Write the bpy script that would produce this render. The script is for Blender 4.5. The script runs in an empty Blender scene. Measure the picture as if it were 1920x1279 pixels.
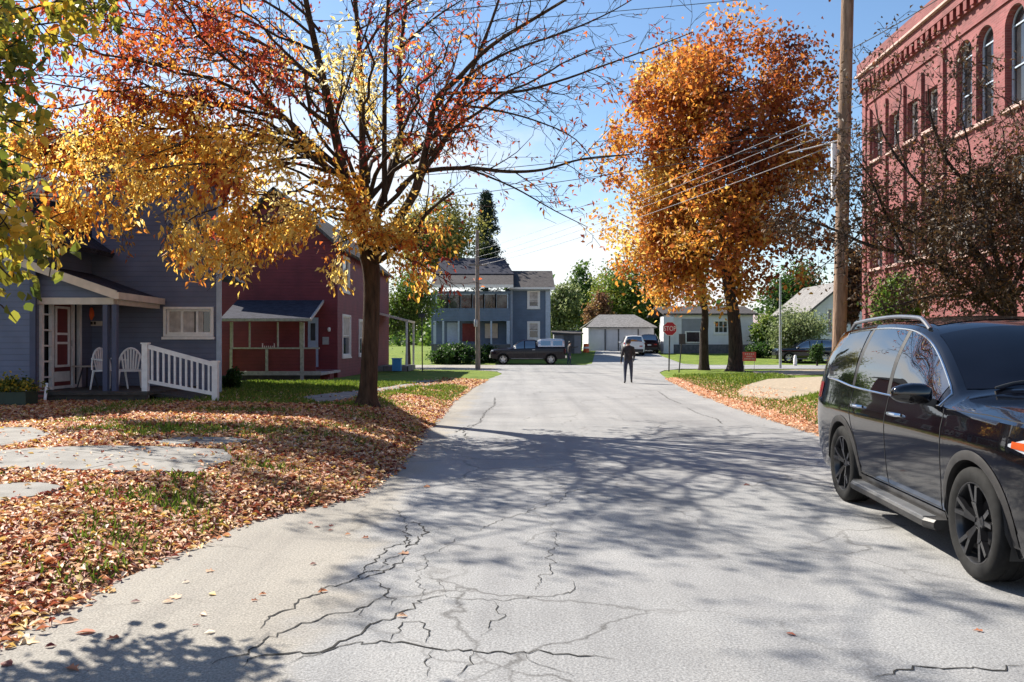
import bpy, bmesh, math, random
import numpy as np
from mathutils import Vector, Matrix, noise as mnoise

scene = bpy.context.scene
COL = scene.collection
rnd = random.Random(7)
rng = np.random.default_rng(11)
R = math.radians
CAMH, FPX, CX, HY = 1.6, 1550.0, 960.0, 645.0

# ------------------------------------------------------------------ camera
cd = bpy.data.cameras.new('camera')
cam = bpy.data.objects.new('camera', cd)
COL.objects.link(cam)
cam.location = (0, 0, CAMH)
cam.rotation_euler = (R(90), 0, 0)
cd.sensor_width = 36.0
cd.lens = 36.0 * FPX / 1920.0
cd.shift_y = (HY - 639.5) / 1920.0
cd.clip_start = 0.05
cd.clip_end = 3000
scene.camera = cam

# ------------------------------------------------------------------ light
SUN_AZ = R(-47)      # measured from +Y (forward), negative = to the left
SUN_EL = R(40)
sx, sy, sz = math.sin(SUN_AZ) * math.cos(SUN_EL), math.cos(SUN_AZ) * math.cos(SUN_EL), math.sin(SUN_EL)
sl = bpy.data.lights.new('sun', 'SUN')
sl.energy = 4.9
sl.angle = R(0.5)
sl.color = (1.0, 0.93, 0.82)
so = bpy.data.objects.new('sun', sl)
COL.objects.link(so)
so.location = (-30, 20, 40)
so.rotation_euler = Vector((-sx, -sy, -sz)).to_track_quat('-Z', 'Y').to_euler()


def N(nt, typ, **kw):
    n = nt.nodes.new(typ)
    for k, v in kw.items():
        if k in n.inputs.keys():
            n.inputs[k].default_value = v
        else:
            setattr(n, k, v)
    return n


def world_setup():
    w = bpy.data.worlds.new('World')
    scene.world = w
    w.use_nodes = True
    nt = w.node_tree
    nt.nodes.clear()
    out = N(nt, 'ShaderNodeOutputWorld')
    sky = N(nt, 'ShaderNodeTexSky', sky_type='NISHITA')
    sky.sun_disc = False
    sky.sun_elevation = SUN_EL
    sky.sun_rotation = SUN_AZ
    sky.altitude = 100
    sky.air_density = 1.0
    sky.dust_density = 0.35
    sky.ozone_density = 1.5
    b1 = N(nt, 'ShaderNodeBackground')
    b1.inputs['Strength'].default_value = 0.078
    hs = N(nt, 'ShaderNodeHueSaturation')
    hs.inputs['Saturation'].default_value = 1.12
    nt.links.new(sky.outputs[0], hs.inputs['Color'])
    nt.links.new(hs.outputs[0], b1.inputs['Color'])
    # clouds: soft white banks low over the far end of the street
    tc = N(nt, 'ShaderNodeTexCoord')
    mp = N(nt, 'ShaderNodeMapping')
    mp.inputs['Scale'].default_value = (1.5, 1.5, 3.6)
    mp.inputs['Location'].default_value = (0.35, 0.0, 0.2)
    nt.links.new(tc.outputs['Generated'], mp.inputs['Vector'])
    n1 = N(nt, 'ShaderNodeTexNoise')
    n1.inputs['Scale'].default_value = 1.7
    n1.inputs['Detail'].default_value = 7
    n1.inputs['Roughness'].default_value = 0.55
    nt.links.new(mp.outputs[0], n1.inputs['Vector'])
    sep = N(nt, 'ShaderNodeSeparateXYZ')
    nt.links.new(tc.outputs['Generated'], sep.inputs[0])
    # lower = more cloud
    el = N(nt, 'ShaderNodeMapRange')
    el.inputs['From Min'].default_value = 0.02
    el.inputs['From Max'].default_value = 0.36
    el.inputs['To Min'].default_value = 0.40
    el.inputs['To Max'].default_value = -0.08
    nt.links.new(sep.outputs['Z'], el.inputs['Value'])
    # more to the left/centre than to the right
    ex = N(nt, 'ShaderNodeMapRange')
    ex.inputs['From Min'].default_value = -0.3
    ex.inputs['From Max'].default_value = 0.45
    ex.inputs['To Min'].default_value = 0.05
    ex.inputs['To Max'].default_value = -0.15
    nt.links.new(sep.outputs['X'], ex.inputs['Value'])
    a1 = N(nt, 'ShaderNodeMath', operation='ADD')
    a2 = N(nt, 'ShaderNodeMath', operation='ADD')
    nt.links.new(n1.outputs[0], a1.inputs[0])
    nt.links.new(el.outputs[0], a1.inputs[1])
    nt.links.new(a1.outputs[0], a2.inputs[0])
    nt.links.new(ex.outputs[0], a2.inputs[1])
    rp = N(nt, 'ShaderNodeMapRange', interpolation_type='SMOOTHSTEP')
    rp.inputs['From Min'].default_value = 0.50
    rp.inputs['From Max'].default_value = 0.84
    rp.inputs['To Min'].default_value = 0.0
    rp.inputs['To Max'].default_value = 0.95
    nt.links.new(a2.outputs[0], rp.inputs['Value'])
    b2 = N(nt, 'ShaderNodeBackground')
    b2.inputs['Color'].default_value = (1.0, 1.0, 1.0, 1)
    b2.inputs['Strength'].default_value = 0.50
    mx = N(nt, 'ShaderNodeMixShader')
    nt.links.new(rp.outputs[0], mx.inputs[0])
    nt.links.new(b1.outputs[0], mx.inputs[1])
    nt.links.new(b2.outputs[0], mx.inputs[2])
    nt.links.new(mx.outputs[0], out.inputs['Surface'])


world_setup()
scene.view_settings.view_transform = 'Standard'
scene.view_settings.look = 'None'
scene.view_settings.exposure = 1.17
scene.view_settings.gamma = 1
scene.render.engine = 'CYCLES'
scene.cycles.max_bounces = 6
scene.cycles.transparent_max_bounces = 6
scene.cycles.use_denoising = True

# ------------------------------------------------------------------ materials


def new_mat(name):
    m = bpy.data.materials.new(name)
    m.use_nodes = True
    nt = m.node_tree
    return m, nt, nt.nodes['Principled BSDF']


def ramp(nt, stops, interp='LINEAR'):
    r = N(nt, 'ShaderNodeValToRGB')
    r.color_ramp.interpolation = interp
    e = r.color_ramp.elements
    while len(e) < len(stops):
        e.new(0.5)
    for i, (p, c) in enumerate(stops):
        e[i].position = p
        e[i].color = (c[0], c[1], c[2], 1)
    return r


def mat(name, col, rough=0.6, metal=0.0, var=0.12, scale=6.0, bump=0.0, bscale=None, coat=0.0, spec=0.5, detail=5):
    """plain painted / solid surface with weathering noise"""
    m, nt, b = new_mat(name)
    b.inputs['Roughness'].default_value = rough
    b.inputs['Metallic'].default_value = metal
    b.inputs['Coat Weight'].default_value = coat
    b.inputs['Specular IOR Level'].default_value = spec
    tc = N(nt, 'ShaderNodeTexCoord')
    if var > 0:
        n = N(nt, 'ShaderNodeTexNoise')
        n.inputs['Scale'].default_value = scale
        n.inputs['Detail'].default_value = detail
        nt.links.new(tc.outputs['Object'], n.inputs['Vector'])
        lo = [max(0, c * (1 - var)) for c in col]
        hi = [min(1, c * (1 + var)) for c in col]
        r = ramp(nt, [(0.3, lo), (0.7, hi)])
        nt.links.new(n.outputs[0], r.inputs[0])
        nt.links.new(r.outputs[0], b.inputs['Base Color'])
    else:
        b.inputs['Base Color'].default_value = (*col, 1)
    if bump > 0:
        n2 = N(nt, 'ShaderNodeTexNoise')
        n2.inputs['Scale'].default_value = bscale or scale * 6
        n2.inputs['Detail'].default_value = 4
        nt.links.new(tc.outputs['Object'], n2.inputs['Vector'])
        bp = N(nt, 'ShaderNodeBump')
        bp.inputs['Strength'].default_value = bump
        bp.inputs['Distance'].default_value = 0.02
        nt.links.new(n2.outputs[0], bp.inputs['Height'])
        nt.links.new(bp.outputs[0], b.inputs['Normal'])
    return m


def siding(name, col, pitch=0.12, rough=0.65, var=0.13, depth=0.02):
    """horizontal clapboards: sawtooth bump along Z"""
    m, nt, b = new_mat(name)
    b.inputs['Roughness'].default_value = rough
    tc = N(nt, 'ShaderNodeTexCoord')
    sep = N(nt, 'ShaderNodeSeparateXYZ')
    nt.links.new(tc.outputs['Object'], sep.inputs[0])
    d = N(nt, 'ShaderNodeMath', operation='DIVIDE')
    d.inputs[1].default_value = pitch
    nt.links.new(sep.outputs['Z'], d.inputs[0])
    f = N(nt, 'ShaderNodeMath', operation='FRACT')
    nt.links.new(d.outputs[0], f.inputs[0])
    inv = N(nt, 'ShaderNodeMath', operation='SUBTRACT')
    inv.inputs[0].default_value = 1.0
    nt.links.new(f.outputs[0], inv.inputs[1])
    bp = N(nt, 'ShaderNodeBump')
    bp.inputs['Strength'].default_value = 0.8
    bp.inputs['Distance'].default_value = depth
    nt.links.new(inv.outputs[0], bp.inputs['Height'])
    nt.links.new(bp.outputs[0], b.inputs['Normal'])
    n = N(nt, 'ShaderNodeTexNoise')
    n.inputs['Scale'].default_value = 1.6
    n.inputs['Detail'].default_value = 8
    nt.links.new(tc.outputs['Object'], n.inputs['Vector'])
    lo = [c * (1 - var) for c in col]
    hi = [c * (1 + var) for c in col]
    r = ramp(nt, [(0.3, lo), (0.7, hi)])
    nt.links.new(n.outputs[0], r.inputs[0])
    # the board joint itself: a thin dark line
    ln = ramp(nt, [(0.0, (0.45, 0.45, 0.45)), (0.12, (1, 1, 1))])
    nt.links.new(f.outputs[0], ln.inputs[0])
    mm = N(nt, 'ShaderNodeMix', data_type='RGBA', blend_type='MULTIPLY')
    mm.inputs['Factor'].default_value = 0.7
    nt.links.new(r.outputs[0], mm.inputs['A'])
    nt.links.new(ln.outputs[0], mm.inputs['B'])
    nt.links.new(mm.outputs['Result'], b.inputs['Base Color'])
    return m


def shingle(name, col, var=0.3):
    m, nt, b = new_mat(name)
    b.inputs['Roughness'].default_value = 0.95
    b.inputs['Specular IOR Level'].default_value = 0.08
    tc = N(nt, 'ShaderNodeTexCoord')
    br = N(nt, 'ShaderNodeTexBrick')
    br.inputs['Scale'].default_value = 3.0
    br.inputs['Mortar Size'].default_value = 0.02
    br.inputs['Color1'].default_value = (*[c * (1 - var) for c in col], 1)
    br.inputs['Color2'].default_value = (*[c * (1 + var) for c in col], 1)
    br.inputs['Mortar'].default_value = (*[c * 0.5 for c in col], 1)
    nt.links.new(tc.outputs['Object'], br.inputs['Vector'])
    nt.links.new(br.outputs[0], b.inputs['Base Color'])
    return m


def brick_mat(name, c1, c2, mortar, axis='YZ'):
    m, nt, b = new_mat(name)
    b.inputs['Roughness'].default_value = 0.85
    tc = N(nt, 'ShaderNodeTexCoord')
    sep = N(nt, 'ShaderNodeSeparateXYZ')
    cmb = N(nt, 'ShaderNodeCombineXYZ')
    nt.links.new(tc.outputs['Object'], sep.inputs[0])
    ad = N(nt, 'ShaderNodeMath', operation='ADD')
    nt.links.new(sep.outputs['X'], ad.inputs[0])
    nt.links.new(sep.outputs['Y'], ad.inputs[1])
    nt.links.new(ad.outputs[0], cmb.inputs['X'])
    nt.links.new(sep.outputs['Z'], cmb.inputs['Y'])
    br = N(nt, 'ShaderNodeTexBrick')
    br.inputs['Scale'].default_value = 1.0
    br.inputs['Brick Width'].default_value = 0.23
    br.inputs['Row Height'].default_value = 0.075
    br.inputs['Mortar Size'].default_value = 0.007
    br.inputs['Color1'].default_value = (*c1, 1)
    br.inputs['Color2'].default_value = (*c2, 1)
    br.inputs['Mortar'].default_value = (*mortar, 1)
    nt.links.new(cmb.outputs[0], br.inputs['Vector'])
    n = N(nt, 'ShaderNodeTexNoise')
    n.inputs['Scale'].default_value = 0.9
    n.inputs['Detail'].default_value = 8
    nt.links.new(tc.outputs['Object'], n.inputs['Vector'])
    r = ramp(nt, [(0.25, (0.62, 0.60, 0.60)), (0.75, (1.25, 1.22, 1.22))])
    nt.links.new(n.outputs[0], r.inputs[0])
    mm = N(nt, 'ShaderNodeMix', data_type='RGBA', blend_type='MULTIPLY')
    mm.inputs['Factor'].default_value = 1
    nt.links.new(br.outputs[0], mm.inputs['A'])
    nt.links.new(r.outputs[0], mm.inputs['B'])
    nt.links.new(mm.outputs['Result'], b.inputs['Base Color'])
    bp = N(nt, 'ShaderNodeBump')
    bp.inputs['Strength'].default_value = 0.5
    bp.inputs['Distance'].default_value = 0.01
    iv = N(nt, 'ShaderNodeMath', operation='SUBTRACT')
    iv.inputs[0].default_value = 1
    nt.links.new(br.outputs['Fac'], iv.inputs[1])
    nt.links.new(iv.outputs[0], bp.inputs['Height'])
    nt.links.new(bp.outputs[0], b.inputs['Normal'])
    return m


def leaf_mat(name, stops, trans=0.5, rough=0.55):
    """leaf colour from the per-leaf attribute 't'; light passes through"""
    m, nt, b = new_mat(name)
    out = nt.nodes['Material Output']
    at = N(nt, 'ShaderNodeAttribute', attribute_name='t')
    r = ramp(nt, stops)
    nt.links.new(at.outputs['Fac'], r.inputs[0])
    nt.links.new(r.outputs[0], b.inputs['Base Color'])
    b.inputs['Roughness'].default_value = rough
    b.inputs['Specular IOR Level'].default_value = 0.35
    if trans > 0:
        tr = N(nt, 'ShaderNodeBsdfTranslucent')
        hs = N(nt, 'ShaderNodeHueSaturation')
        hs.inputs['Saturation'].default_value = 1.02
        hs.inputs['Value'].default_value = 1.5
        nt.links.new(r.outputs[0], hs.inputs['Color'])
        nt.links.new(hs.outputs[0], tr.inputs['Color'])
        mx = N(nt, 'ShaderNodeMixShader')
        mx.inputs[0].default_value = trans
        nt.links.new(b.outputs[0], mx.inputs[1])
        nt.links.new(tr.outputs[0], mx.inputs[2])
        nt.links.new(mx.outputs[0], out.inputs['Surface'])
    return m


def bark_mat(name, c1, c2, sc=3.0):
    m, nt, b = new_mat(name)
    b.inputs['Roughness'].default_value = 0.95
    b.inputs['Specular IOR Level'].default_value = 0.2
    tc = N(nt, 'ShaderNodeTexCoord')
    mp = N(nt, 'ShaderNodeMapping')
    mp.inputs['Scale'].default_value = (5 * sc, 5 * sc, 0.8 * sc)
    nt.links.new(tc.outputs['Object'], mp.inputs['Vector'])
    n = N(nt, 'ShaderNodeTexNoise')
    n.inputs['Scale'].default_value = 1.0
    n.inputs['Detail'].default_value = 8
    n.inputs['Roughness'].default_value = 0.65
    nt.links.new(mp.outputs[0], n.inputs['Vector'])
    r = ramp(nt, [(0.32, c1), (0.68, c2)])
    nt.links.new(n.outputs[0], r.inputs[0])
    nt.links.new(r.outputs[0], b.inputs['Base Color'])
    bp = N(nt, 'ShaderNodeBump')
    bp.inputs['Strength'].default_value = 0.9
    bp.inputs['Distance'].default_value = 0.05
    nt.links.new(n.outputs[0], bp.inputs['Height'])
    nt.links.new(bp.outputs[0], b.inputs['Normal'])
    return m


def glass_mat(name, col=(0.012, 0.014, 0.016), rough=0.04, spec=0.8):
    m, nt, b = new_mat(name)
    tc = N(nt, 'ShaderNodeTexCoord')
    n = N(nt, 'ShaderNodeTexNoise')
    n.inputs['Scale'].default_value = 1.3
    nt.links.new(tc.outputs['Object'], n.inputs['Vector'])
    r = ramp(nt, [(0.35, [c * 0.6 for c in col]), (0.65, [c * 1.5 for c in col])])
    nt.links.new(n.outputs[0], r.inputs[0])
    nt.links.new(r.outputs[0], b.inputs['Base Color'])
    b.inputs['Roughness'].default_value = rough
    b.inputs['Specular IOR Level'].default_value = spec
    b.inputs['IOR'].default_value = 1.52
    return m


def asphalt_mat():
    m, nt, b = new_mat('weathered_asphalt')
    b.inputs['Roughness'].default_value = 0.88
    b.inputs['Specular IOR Level'].default_value = 0.3
    tc = N(nt, 'ShaderNodeTexCoord')
    fine = N(nt, 'ShaderNodeTexNoise')
    fine.inputs['Scale'].default_value = 75
    fine.inputs['Detail'].default_value = 3
    fine.inputs['Roughness'].default_value = 0.7
    nt.links.new(tc.outputs['Object'], fine.inputs['Vector'])
    rf = ramp(nt, [(0.30, (0.145, 0.145, 0.144)), (0.5, (0.265, 0.265, 0.264)), (0.72, (0.42, 0.42, 0.415))])
    nt.links.new(fine.outputs[0], rf.inputs[0])
    big = N(nt, 'ShaderNodeTexNoise')
    big.inputs['Scale'].default_value = 0.45
    big.inputs['Detail'].default_value = 9
    big.inputs['Roughness'].default_value = 0.62
    nt.links.new(tc.outputs['Object'], big.inputs['Vector'])
    rb = ramp(nt, [(0.28, (0.64, 0.64, 0.66)), (0.42, (0.90, 0.90, 0.90)), (0.55, (1.0, 1.0, 1.0)), (0.74, (1.16, 1.15, 1.12))])
    nt.links.new(big.outputs[0], rb.inputs[0])
    mm = N(nt, 'ShaderNodeMix', data_type='RGBA', blend_type='MULTIPLY')
    mm.inputs['Factor'].default_value = 1
    nt.links.new(rf.outputs[0], mm.inputs['A'])
    nt.links.new(rb.outputs[0], mm.inputs['B'])
    # worn wheel tracks and streaks running along the street
    mps = N(nt, 'ShaderNodeMapping')
    mps.inputs['Scale'].default_value = (1.6, 0.07, 1)
    nt.links.new(tc.outputs['Object'], mps.inputs['Vector'])
    st = N(nt, 'ShaderNodeTexNoise')
    st.inputs['Scale'].default_value = 1.0
    st.inputs['Detail'].default_value = 7
    st.inputs['Roughness'].default_value = 0.6
    nt.links.new(mps.outputs[0], st.inputs['Vector'])
    rs = ramp(nt, [(0.3, (0.80, 0.80, 0.81)), (0.5, (1, 1, 1)), (0.7, (1.10, 1.09, 1.07))])
    nt.links.new(st.outputs[0], rs.inputs[0])
    m0 = mm
    mm = N(nt, 'ShaderNodeMix', data_type='RGBA', blend_type='MULTIPLY')
    mm.inputs['Factor'].default_value = 1
    nt.links.new(m0.outputs['Result'], mm.inputs['A'])
    nt.links.new(rs.outputs[0], mm.inputs['B'])
    # sandy, tan shoulder along the left side of the pavement (a different, older patch of paving)
    sep = N(nt, 'ShaderNodeSeparateXYZ')
    nt.links.new(tc.outputs['Object'], sep.inputs[0])
    w = N(nt, 'ShaderNodeTexNoise')
    w.inputs['Scale'].default_value = 1.4
    w.inputs['Detail'].default_value = 6
    nt.links.new(tc.outputs['Object'], w.inputs['Vector'])
    ma = N(nt, 'ShaderNodeMath', operation='MULTIPLY_ADD')
    ma.inputs[1].default_value = 1.1
    nt.links.new(w.outputs[0], ma.inputs[0])
    nt.links.new(sep.outputs['X'], ma.inputs[2])
    ss = N(nt, 'ShaderNodeMapRange', interpolation_type='SMOOTHSTEP')
    ss.inputs['From Min'].default_value = -0.75
    ss.inputs['From Max'].default_value = -0.35
    ss.inputs['To Min'].default_value = 0.9
    ss.inputs['To Max'].default_value = 0.0
    nt.links.new(ma.outputs[0], ss.inputs['Value'])
    tan = N(nt, 'ShaderNodeMix', data_type='RGBA', blend_type='MULTIPLY')
    tan.inputs['B'].default_value = (1.05, 0.97, 0.84, 1)
    nt.links.new(ss.outputs[0], tan.inputs['Factor'])
    nt.links.new(mm.outputs['Result'], tan.inputs['A'])
    # hairline crazing over the whole sheet
    dn = N(nt, 'ShaderNodeTexNoise')
    dn.inputs['Scale'].default_value = 2.2
    dn.inputs['Detail'].default_value = 5
    nt.links.new(tc.outputs['Object'], dn.inputs['Vector'])
    dv = N(nt, 'ShaderNodeMix', data_type='RGBA', blend_type='LINEAR_LIGHT')
    dv.inputs['Factor'].default_value = 0.22
    nt.links.new(tc.outputs['Object'], dv.inputs['A'])
    nt.links.new(dn.outputs['Color'], dv.inputs['B'])
    vo = N(nt, 'ShaderNodeTexVoronoi', feature='DISTANCE_TO_EDGE')
    vo.inputs['Scale'].default_value = 0.75
    nt.links.new(dv.outputs['Result'], vo.inputs['Vector'])
    rc = ramp(nt, [(0.0, (0.35, 0.34, 0.33)), (0.013, (1, 1, 1))])
    nt.links.new(vo.outputs['Distance'], rc.inputs[0])
    pn = N(nt, 'ShaderNodeTexNoise')
    pn.inputs['Scale'].default_value = 0.35
    nt.links.new(tc.outputs['Object'], pn.inputs['Vector'])
    pr = ramp(nt, [(0.42, (0.1, 0.1, 0.1)), (0.58, (0.85, 0.85, 0.85))])
    nt.links.new(pn.outputs[0], pr.inputs[0])
    cm = N(nt, 'ShaderNodeMix', data_type='RGBA', blend_type='MULTIPLY')
    nt.links.new(pr.outputs[0], cm.inputs['Factor'])
    nt.links.new(tan.outputs['Result'], cm.inputs['A'])
    nt.links.new(rc.outputs[0], cm.inputs['B'])
    nt.links.new(cm.outputs['Result'], b.inputs['Base Color'])
    bp = N(nt, 'ShaderNodeBump')
    bp.inputs['Strength'].default_value = 0.4
    bp.inputs['Distance'].default_value = 0.010
    nt.links.new(fine.outputs[0], bp.inputs['Height'])
    nt.links.new(bp.outputs[0], b.inputs['Normal'])
    return m


def lawn_mat():
    """grass with a mesh attribute 'litter' saying where the soil is covered by old leaves"""
    m, nt, b = new_mat('lawn')
    b.inputs['Roughness'].default_value = 0.95
    b.inputs['Specular IOR Level'].default_value = 0.15
    tc = N(nt, 'ShaderNodeTexCoord')
    g = N(nt, 'ShaderNodeTexNoise')
    g.inputs['Scale'].default_value = 9
    g.inputs['Detail'].default_value = 8
    g.inputs['Roughness'].default_value = 0.7
    nt.links.new(tc.outputs['Object'], g.inputs['Vector'])
    rg = ramp(nt, [(0.3, (0.065, 0.105, 0.016)), (0.5, (0.135, 0.195, 0.028)), (0.7, (0.25, 0.28, 0.05))])
    nt.links.new(g.outputs[0], rg.inputs[0])
    gw = N(nt, 'ShaderNodeTexNoise')
    gw.inputs['Scale'].default_value = 0.9
    gw.inputs['Detail'].default_value = 10
    gw.inputs['Roughness'].default_value = 0.72
    nt.links.new(tc.outputs['Object'], gw.inputs['Vector'])
    rw = ramp(nt, [(0.32, (0.45, 0.55, 0.5)), (0.5, (1, 1, 1)), (0.68, (1.35, 1.2, 1.15))])
    nt.links.new(gw.outputs[0], rw.inputs[0])
    gm = N(nt, 'ShaderNodeMix', data_type='RGBA', blend_type='MULTIPLY')
    gm.inputs['Factor'].default_value = 1
    nt.links.new(rg.outputs[0], gm.inputs['A'])
    nt.links.new(rw.outputs[0], gm.inputs['B'])
    g2 = N(nt, 'ShaderNodeTexNoise')
    g2.inputs['Scale'].default_value = 22
    g2.inputs['Detail'].default_value = 6
    nt.links.new(tc.outputs['Object'], g2.inputs['Vector'])
    rl = ramp(nt, [(0.3, (0.10, 0.05, 0.028)), (0.5, (0.29, 0.14, 0.07)), (0.68, (0.48, 0.30, 0.18))])
    nt.links.new(g2.outputs[0], rl.inputs[0])
    at = N(nt, 'ShaderNodeAttribute', attribute_name='litter')
    n3 = N(nt, 'ShaderNodeTexNoise')
    n3.inputs['Scale'].default_value = 2.6
    n3.inputs['Detail'].default_value = 6
    nt.links.new(tc.outputs['Object'], n3.inputs['Vector'])
    ad = N(nt, 'ShaderNodeMath', operation='ADD')
    nt.links.new(at.outputs['Fac'], ad.inputs[0])
    nt.links.new(n3.outputs[0], ad.inputs[1])
    mr = N(nt, 'ShaderNodeMapRange', interpolation_type='SMOOTHSTEP')
    mr.inputs['From Min'].default_value = 0.75
    mr.inputs['From Max'].default_value = 1.05
    nt.links.new(ad.outputs[0], mr.inputs['Value'])
    mx = N(nt, 'ShaderNodeMix', data_type='RGBA')
    nt.links.new(mr.outputs[0], mx.inputs['Factor'])
    nt.links.new(gm.outputs['Result'], mx.inputs['A'])
    nt.links.new(rl.outputs[0], mx.inputs['B'])
    nt.links.new(mx.outputs['Result'], b.inputs['Base Color'])
    bp = N(nt, 'ShaderNodeBump')
    bp.inputs['Strength'].default_value = 0.8
    bp.inputs['Distance'].default_value = 0.06
    nt.links.new(g.outputs[0], bp.inputs['Height'])
    nt.links.new(bp.outputs[0], b.inputs['Normal'])
    return m


def paint_mat(name, col, dust=(0.16, 0.15, 0.14), dust_amt=0.25, rough=0.12):
    m, nt, b = new_mat(name)
    tc = N(nt, 'ShaderNodeTexCoord')
    n = N(nt, 'ShaderNodeTexNoise')
    n.inputs['Scale'].default_value = 2.4
    n.inputs['Detail'].default_value = 7
    nt.links.new(tc.outputs['Object'], n.inputs['Vector'])
    sep = N(nt, 'ShaderNodeSeparateXYZ')
    nt.links.new(tc.outputs['Object'], sep.inputs[0])
    hz = N(nt, 'ShaderNodeMapRange')     # road dust sticks to the lower body
    hz.inputs['From Min'].default_value = 0.95
    hz.inputs['From Max'].default_value = 0.25
    hz.inputs['To Min'].default_value = 0.0
    hz.inputs['To Max'].default_value = 1.0
    nt.links.new(sep.outputs['Z'], hz.inputs['Value'])
    r = ramp(nt, [(0.35, (0, 0, 0)), (0.7, (1, 1, 1))])
    nt.links.new(n.outputs[0], r.inputs[0])
    mu = N(nt, 'ShaderNodeMath', operation='MULTIPLY')
    nt.links.new(hz.outputs[0], mu.inputs[0])
    nt.links.new(r.outputs[0], mu.inputs[1])
    mu2 = N(nt, 'ShaderNodeMath', operation='MULTIPLY')
    mu2.inputs[1].default_value = dust_amt
    nt.links.new(mu.outputs[0], mu2.inputs[0])
    mx = N(nt, 'ShaderNodeMix', data_type='RGBA')
    mx.inputs['A'].default_value = (*col, 1)
    mx.inputs['B'].default_value = (*dust, 1)
    nt.links.new(mu2.outputs[0], mx.inputs['Factor'])
    nt.links.new(mx.outputs['Result'], b.inputs['Base Color'])
    ra = N(nt, 'ShaderNodeMath', operation='MULTIPLY_ADD')
    ra.inputs[1].default_value = 0.5
    ra.inputs[2].default_value = rough
    nt.links.new(mu2.outputs[0], ra.inputs[0])
    nt.links.new(ra.outputs[0], b.inputs['Roughness'])
    b.inputs['Coat Weight'].default_value = 0.8
    b.inputs['Coat Roughness'].default_value = 0.02
    b.inputs['Coat IOR'].default_value = 1.6
    b.inputs['Specular IOR Level'].default_value = 0.25
    return m


M = {}
M['asphalt'] = asphalt_mat()
M['crack'] = mat('crack_dirt', (0.016, 0.015, 0.013), 0.95, var=0.5, scale=30)
M['lawn'] = lawn_mat()
M['concrete'] = mat('old_concrete', (0.235, 0.225, 0.205), 0.9, var=0.25, scale=3.5, bump=0.3, bscale=60, detail=9)
def joints(m):
    # saw-cut joints between the slabs
    nt = m.node_tree
    b = nt.nodes['Principled BSDF']
    src = b.inputs['Base Color'].links[0].from_socket
    tc = N(nt, 'ShaderNodeTexCoord')
    mp = N(nt, 'ShaderNodeMapping')
    mp.inputs['Rotation'].default_value = (0, 0, 0.35)
    nt.links.new(tc.outputs['Object'], mp.inputs['Vector'])
    br = N(nt, 'ShaderNodeTexBrick')
    br.inputs['Scale'].default_value = 1.0
    br.inputs['Brick Width'].default_value = 1.5
    br.inputs['Row Height'].default_value = 1.4
    br.inputs['Mortar Size'].default_value = 0.014
    br.inputs['Color1'].default_value = (1, 1, 1, 1)
    br.inputs['Color2'].default_value = (0.84, 0.85, 0.88, 1)
    br.inputs['Mortar'].default_value = (0.25, 0.23, 0.2, 1)
    nt.links.new(mp.outputs[0], br.inputs['Vector'])
    mm = N(nt, 'ShaderNodeMix', data_type='RGBA', blend_type='MULTIPLY')
    mm.inputs['Factor'].default_value = 1
    nt.links.new(src, mm.inputs['A'])
    nt.links.new(br.outputs[0], mm.inputs['B'])
    nt.links.new(mm.outputs['Result'], b.inputs['Base Color'])


joints(M['concrete'])
M['sand'] = mat('tan_gravel', (0.33, 0.275, 0.20), 0.95, var=0.25, scale=7, bump=0.5, bscale=80, detail=9)
M['blue_siding'] = siding('blue_grey_siding', (0.115, 0.132, 0.20))
M['blue_trim'] = mat('blue_trim', (0.055, 0.062, 0.115), 0.6)
M['white_paint'] = mat('white_paint', (0.74, 0.72, 0.70), 0.55, var=0.10, scale=9)
M['cream_paint'] = mat('cream_paint', (0.58, 0.50, 0.43), 0.6, var=0.12, scale=5)
M['red_siding'] = siding('red_siding', (0.17, 0.022, 0.028), pitch=0.14, var=0.2)
M['red_paint'] = mat('dark_red_paint', (0.16, 0.02, 0.026), 0.6, var=0.2)
M['door_red'] = mat('maroon_door', (0.16, 0.03, 0.03), 0.5)
M['roof_dark'] = shingle('dark_shingles', (0.05, 0.052, 0.07))
M['roof_grey'] = shingle('grey_shingles', (0.085, 0.078, 0.078))
M['roof_pale'] = shingle('pale_shingles', (0.24, 0.23, 0.225))
M['porch_white'] = mat('grey_white_paint', (0.40, 0.37, 0.36), 0.7, var=0.25, scale=9)  # mottled grey-white, darker than the plain white paint
M['brick'] = brick_mat('red_brick', (0.255, 0.072, 0.073), (0.175, 0.045, 0.046), (0.23, 0.115, 0.108))
M['brick_dark'] = mat('dark_red_stone', (0.17, 0.03, 0.028), 0.8, var=0.25, scale=4)
M['stone_trim'] = mat('pale_stone_trim', (0.48, 0.32, 0.28), 0.8, var=0.2, scale=5)
M['teal_siding'] = siding('slate_blue_siding', (0.11, 0.155, 0.225), pitch=0.13)
M['teal_trim'] = mat('pale_blue_trim', (0.38, 0.45, 0.55), 0.6)
M['white_siding'] = siding('white_siding', (0.68, 0.68, 0.70), pitch=0.13, var=0.08)
M['grey_siding'] = siding('grey_siding', (0.26, 0.26, 0.28), pitch=0.13, var=0.1)
M['foundation'] = mat('foundation_concrete', (0.11, 0.11, 0.12), 0.9, var=0.3, scale=4)
M['dark_wood'] = mat('dark_wood', (0.05, 0.042, 0.035), 0.85, var=0.4, scale=8)
M['glass'] = glass_mat('window_glass', (0.03, 0.032, 0.036))
M['curtain'] = mat('window_curtain', (0.42, 0.38, 0.36), 0.5, var=0.3, scale=5)
M['car_glass'] = glass_mat('tinted_car_glass', (0.006, 0.007, 0.008), 0.012, 1.0)
M['car_glass'].node_tree.nodes['Principled BSDF'].inputs['IOR'].default_value = 2.3
M['windscreen'] = glass_mat('windscreen_glass', (0.004, 0.005, 0.009), 0.02, 0.35)
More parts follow.
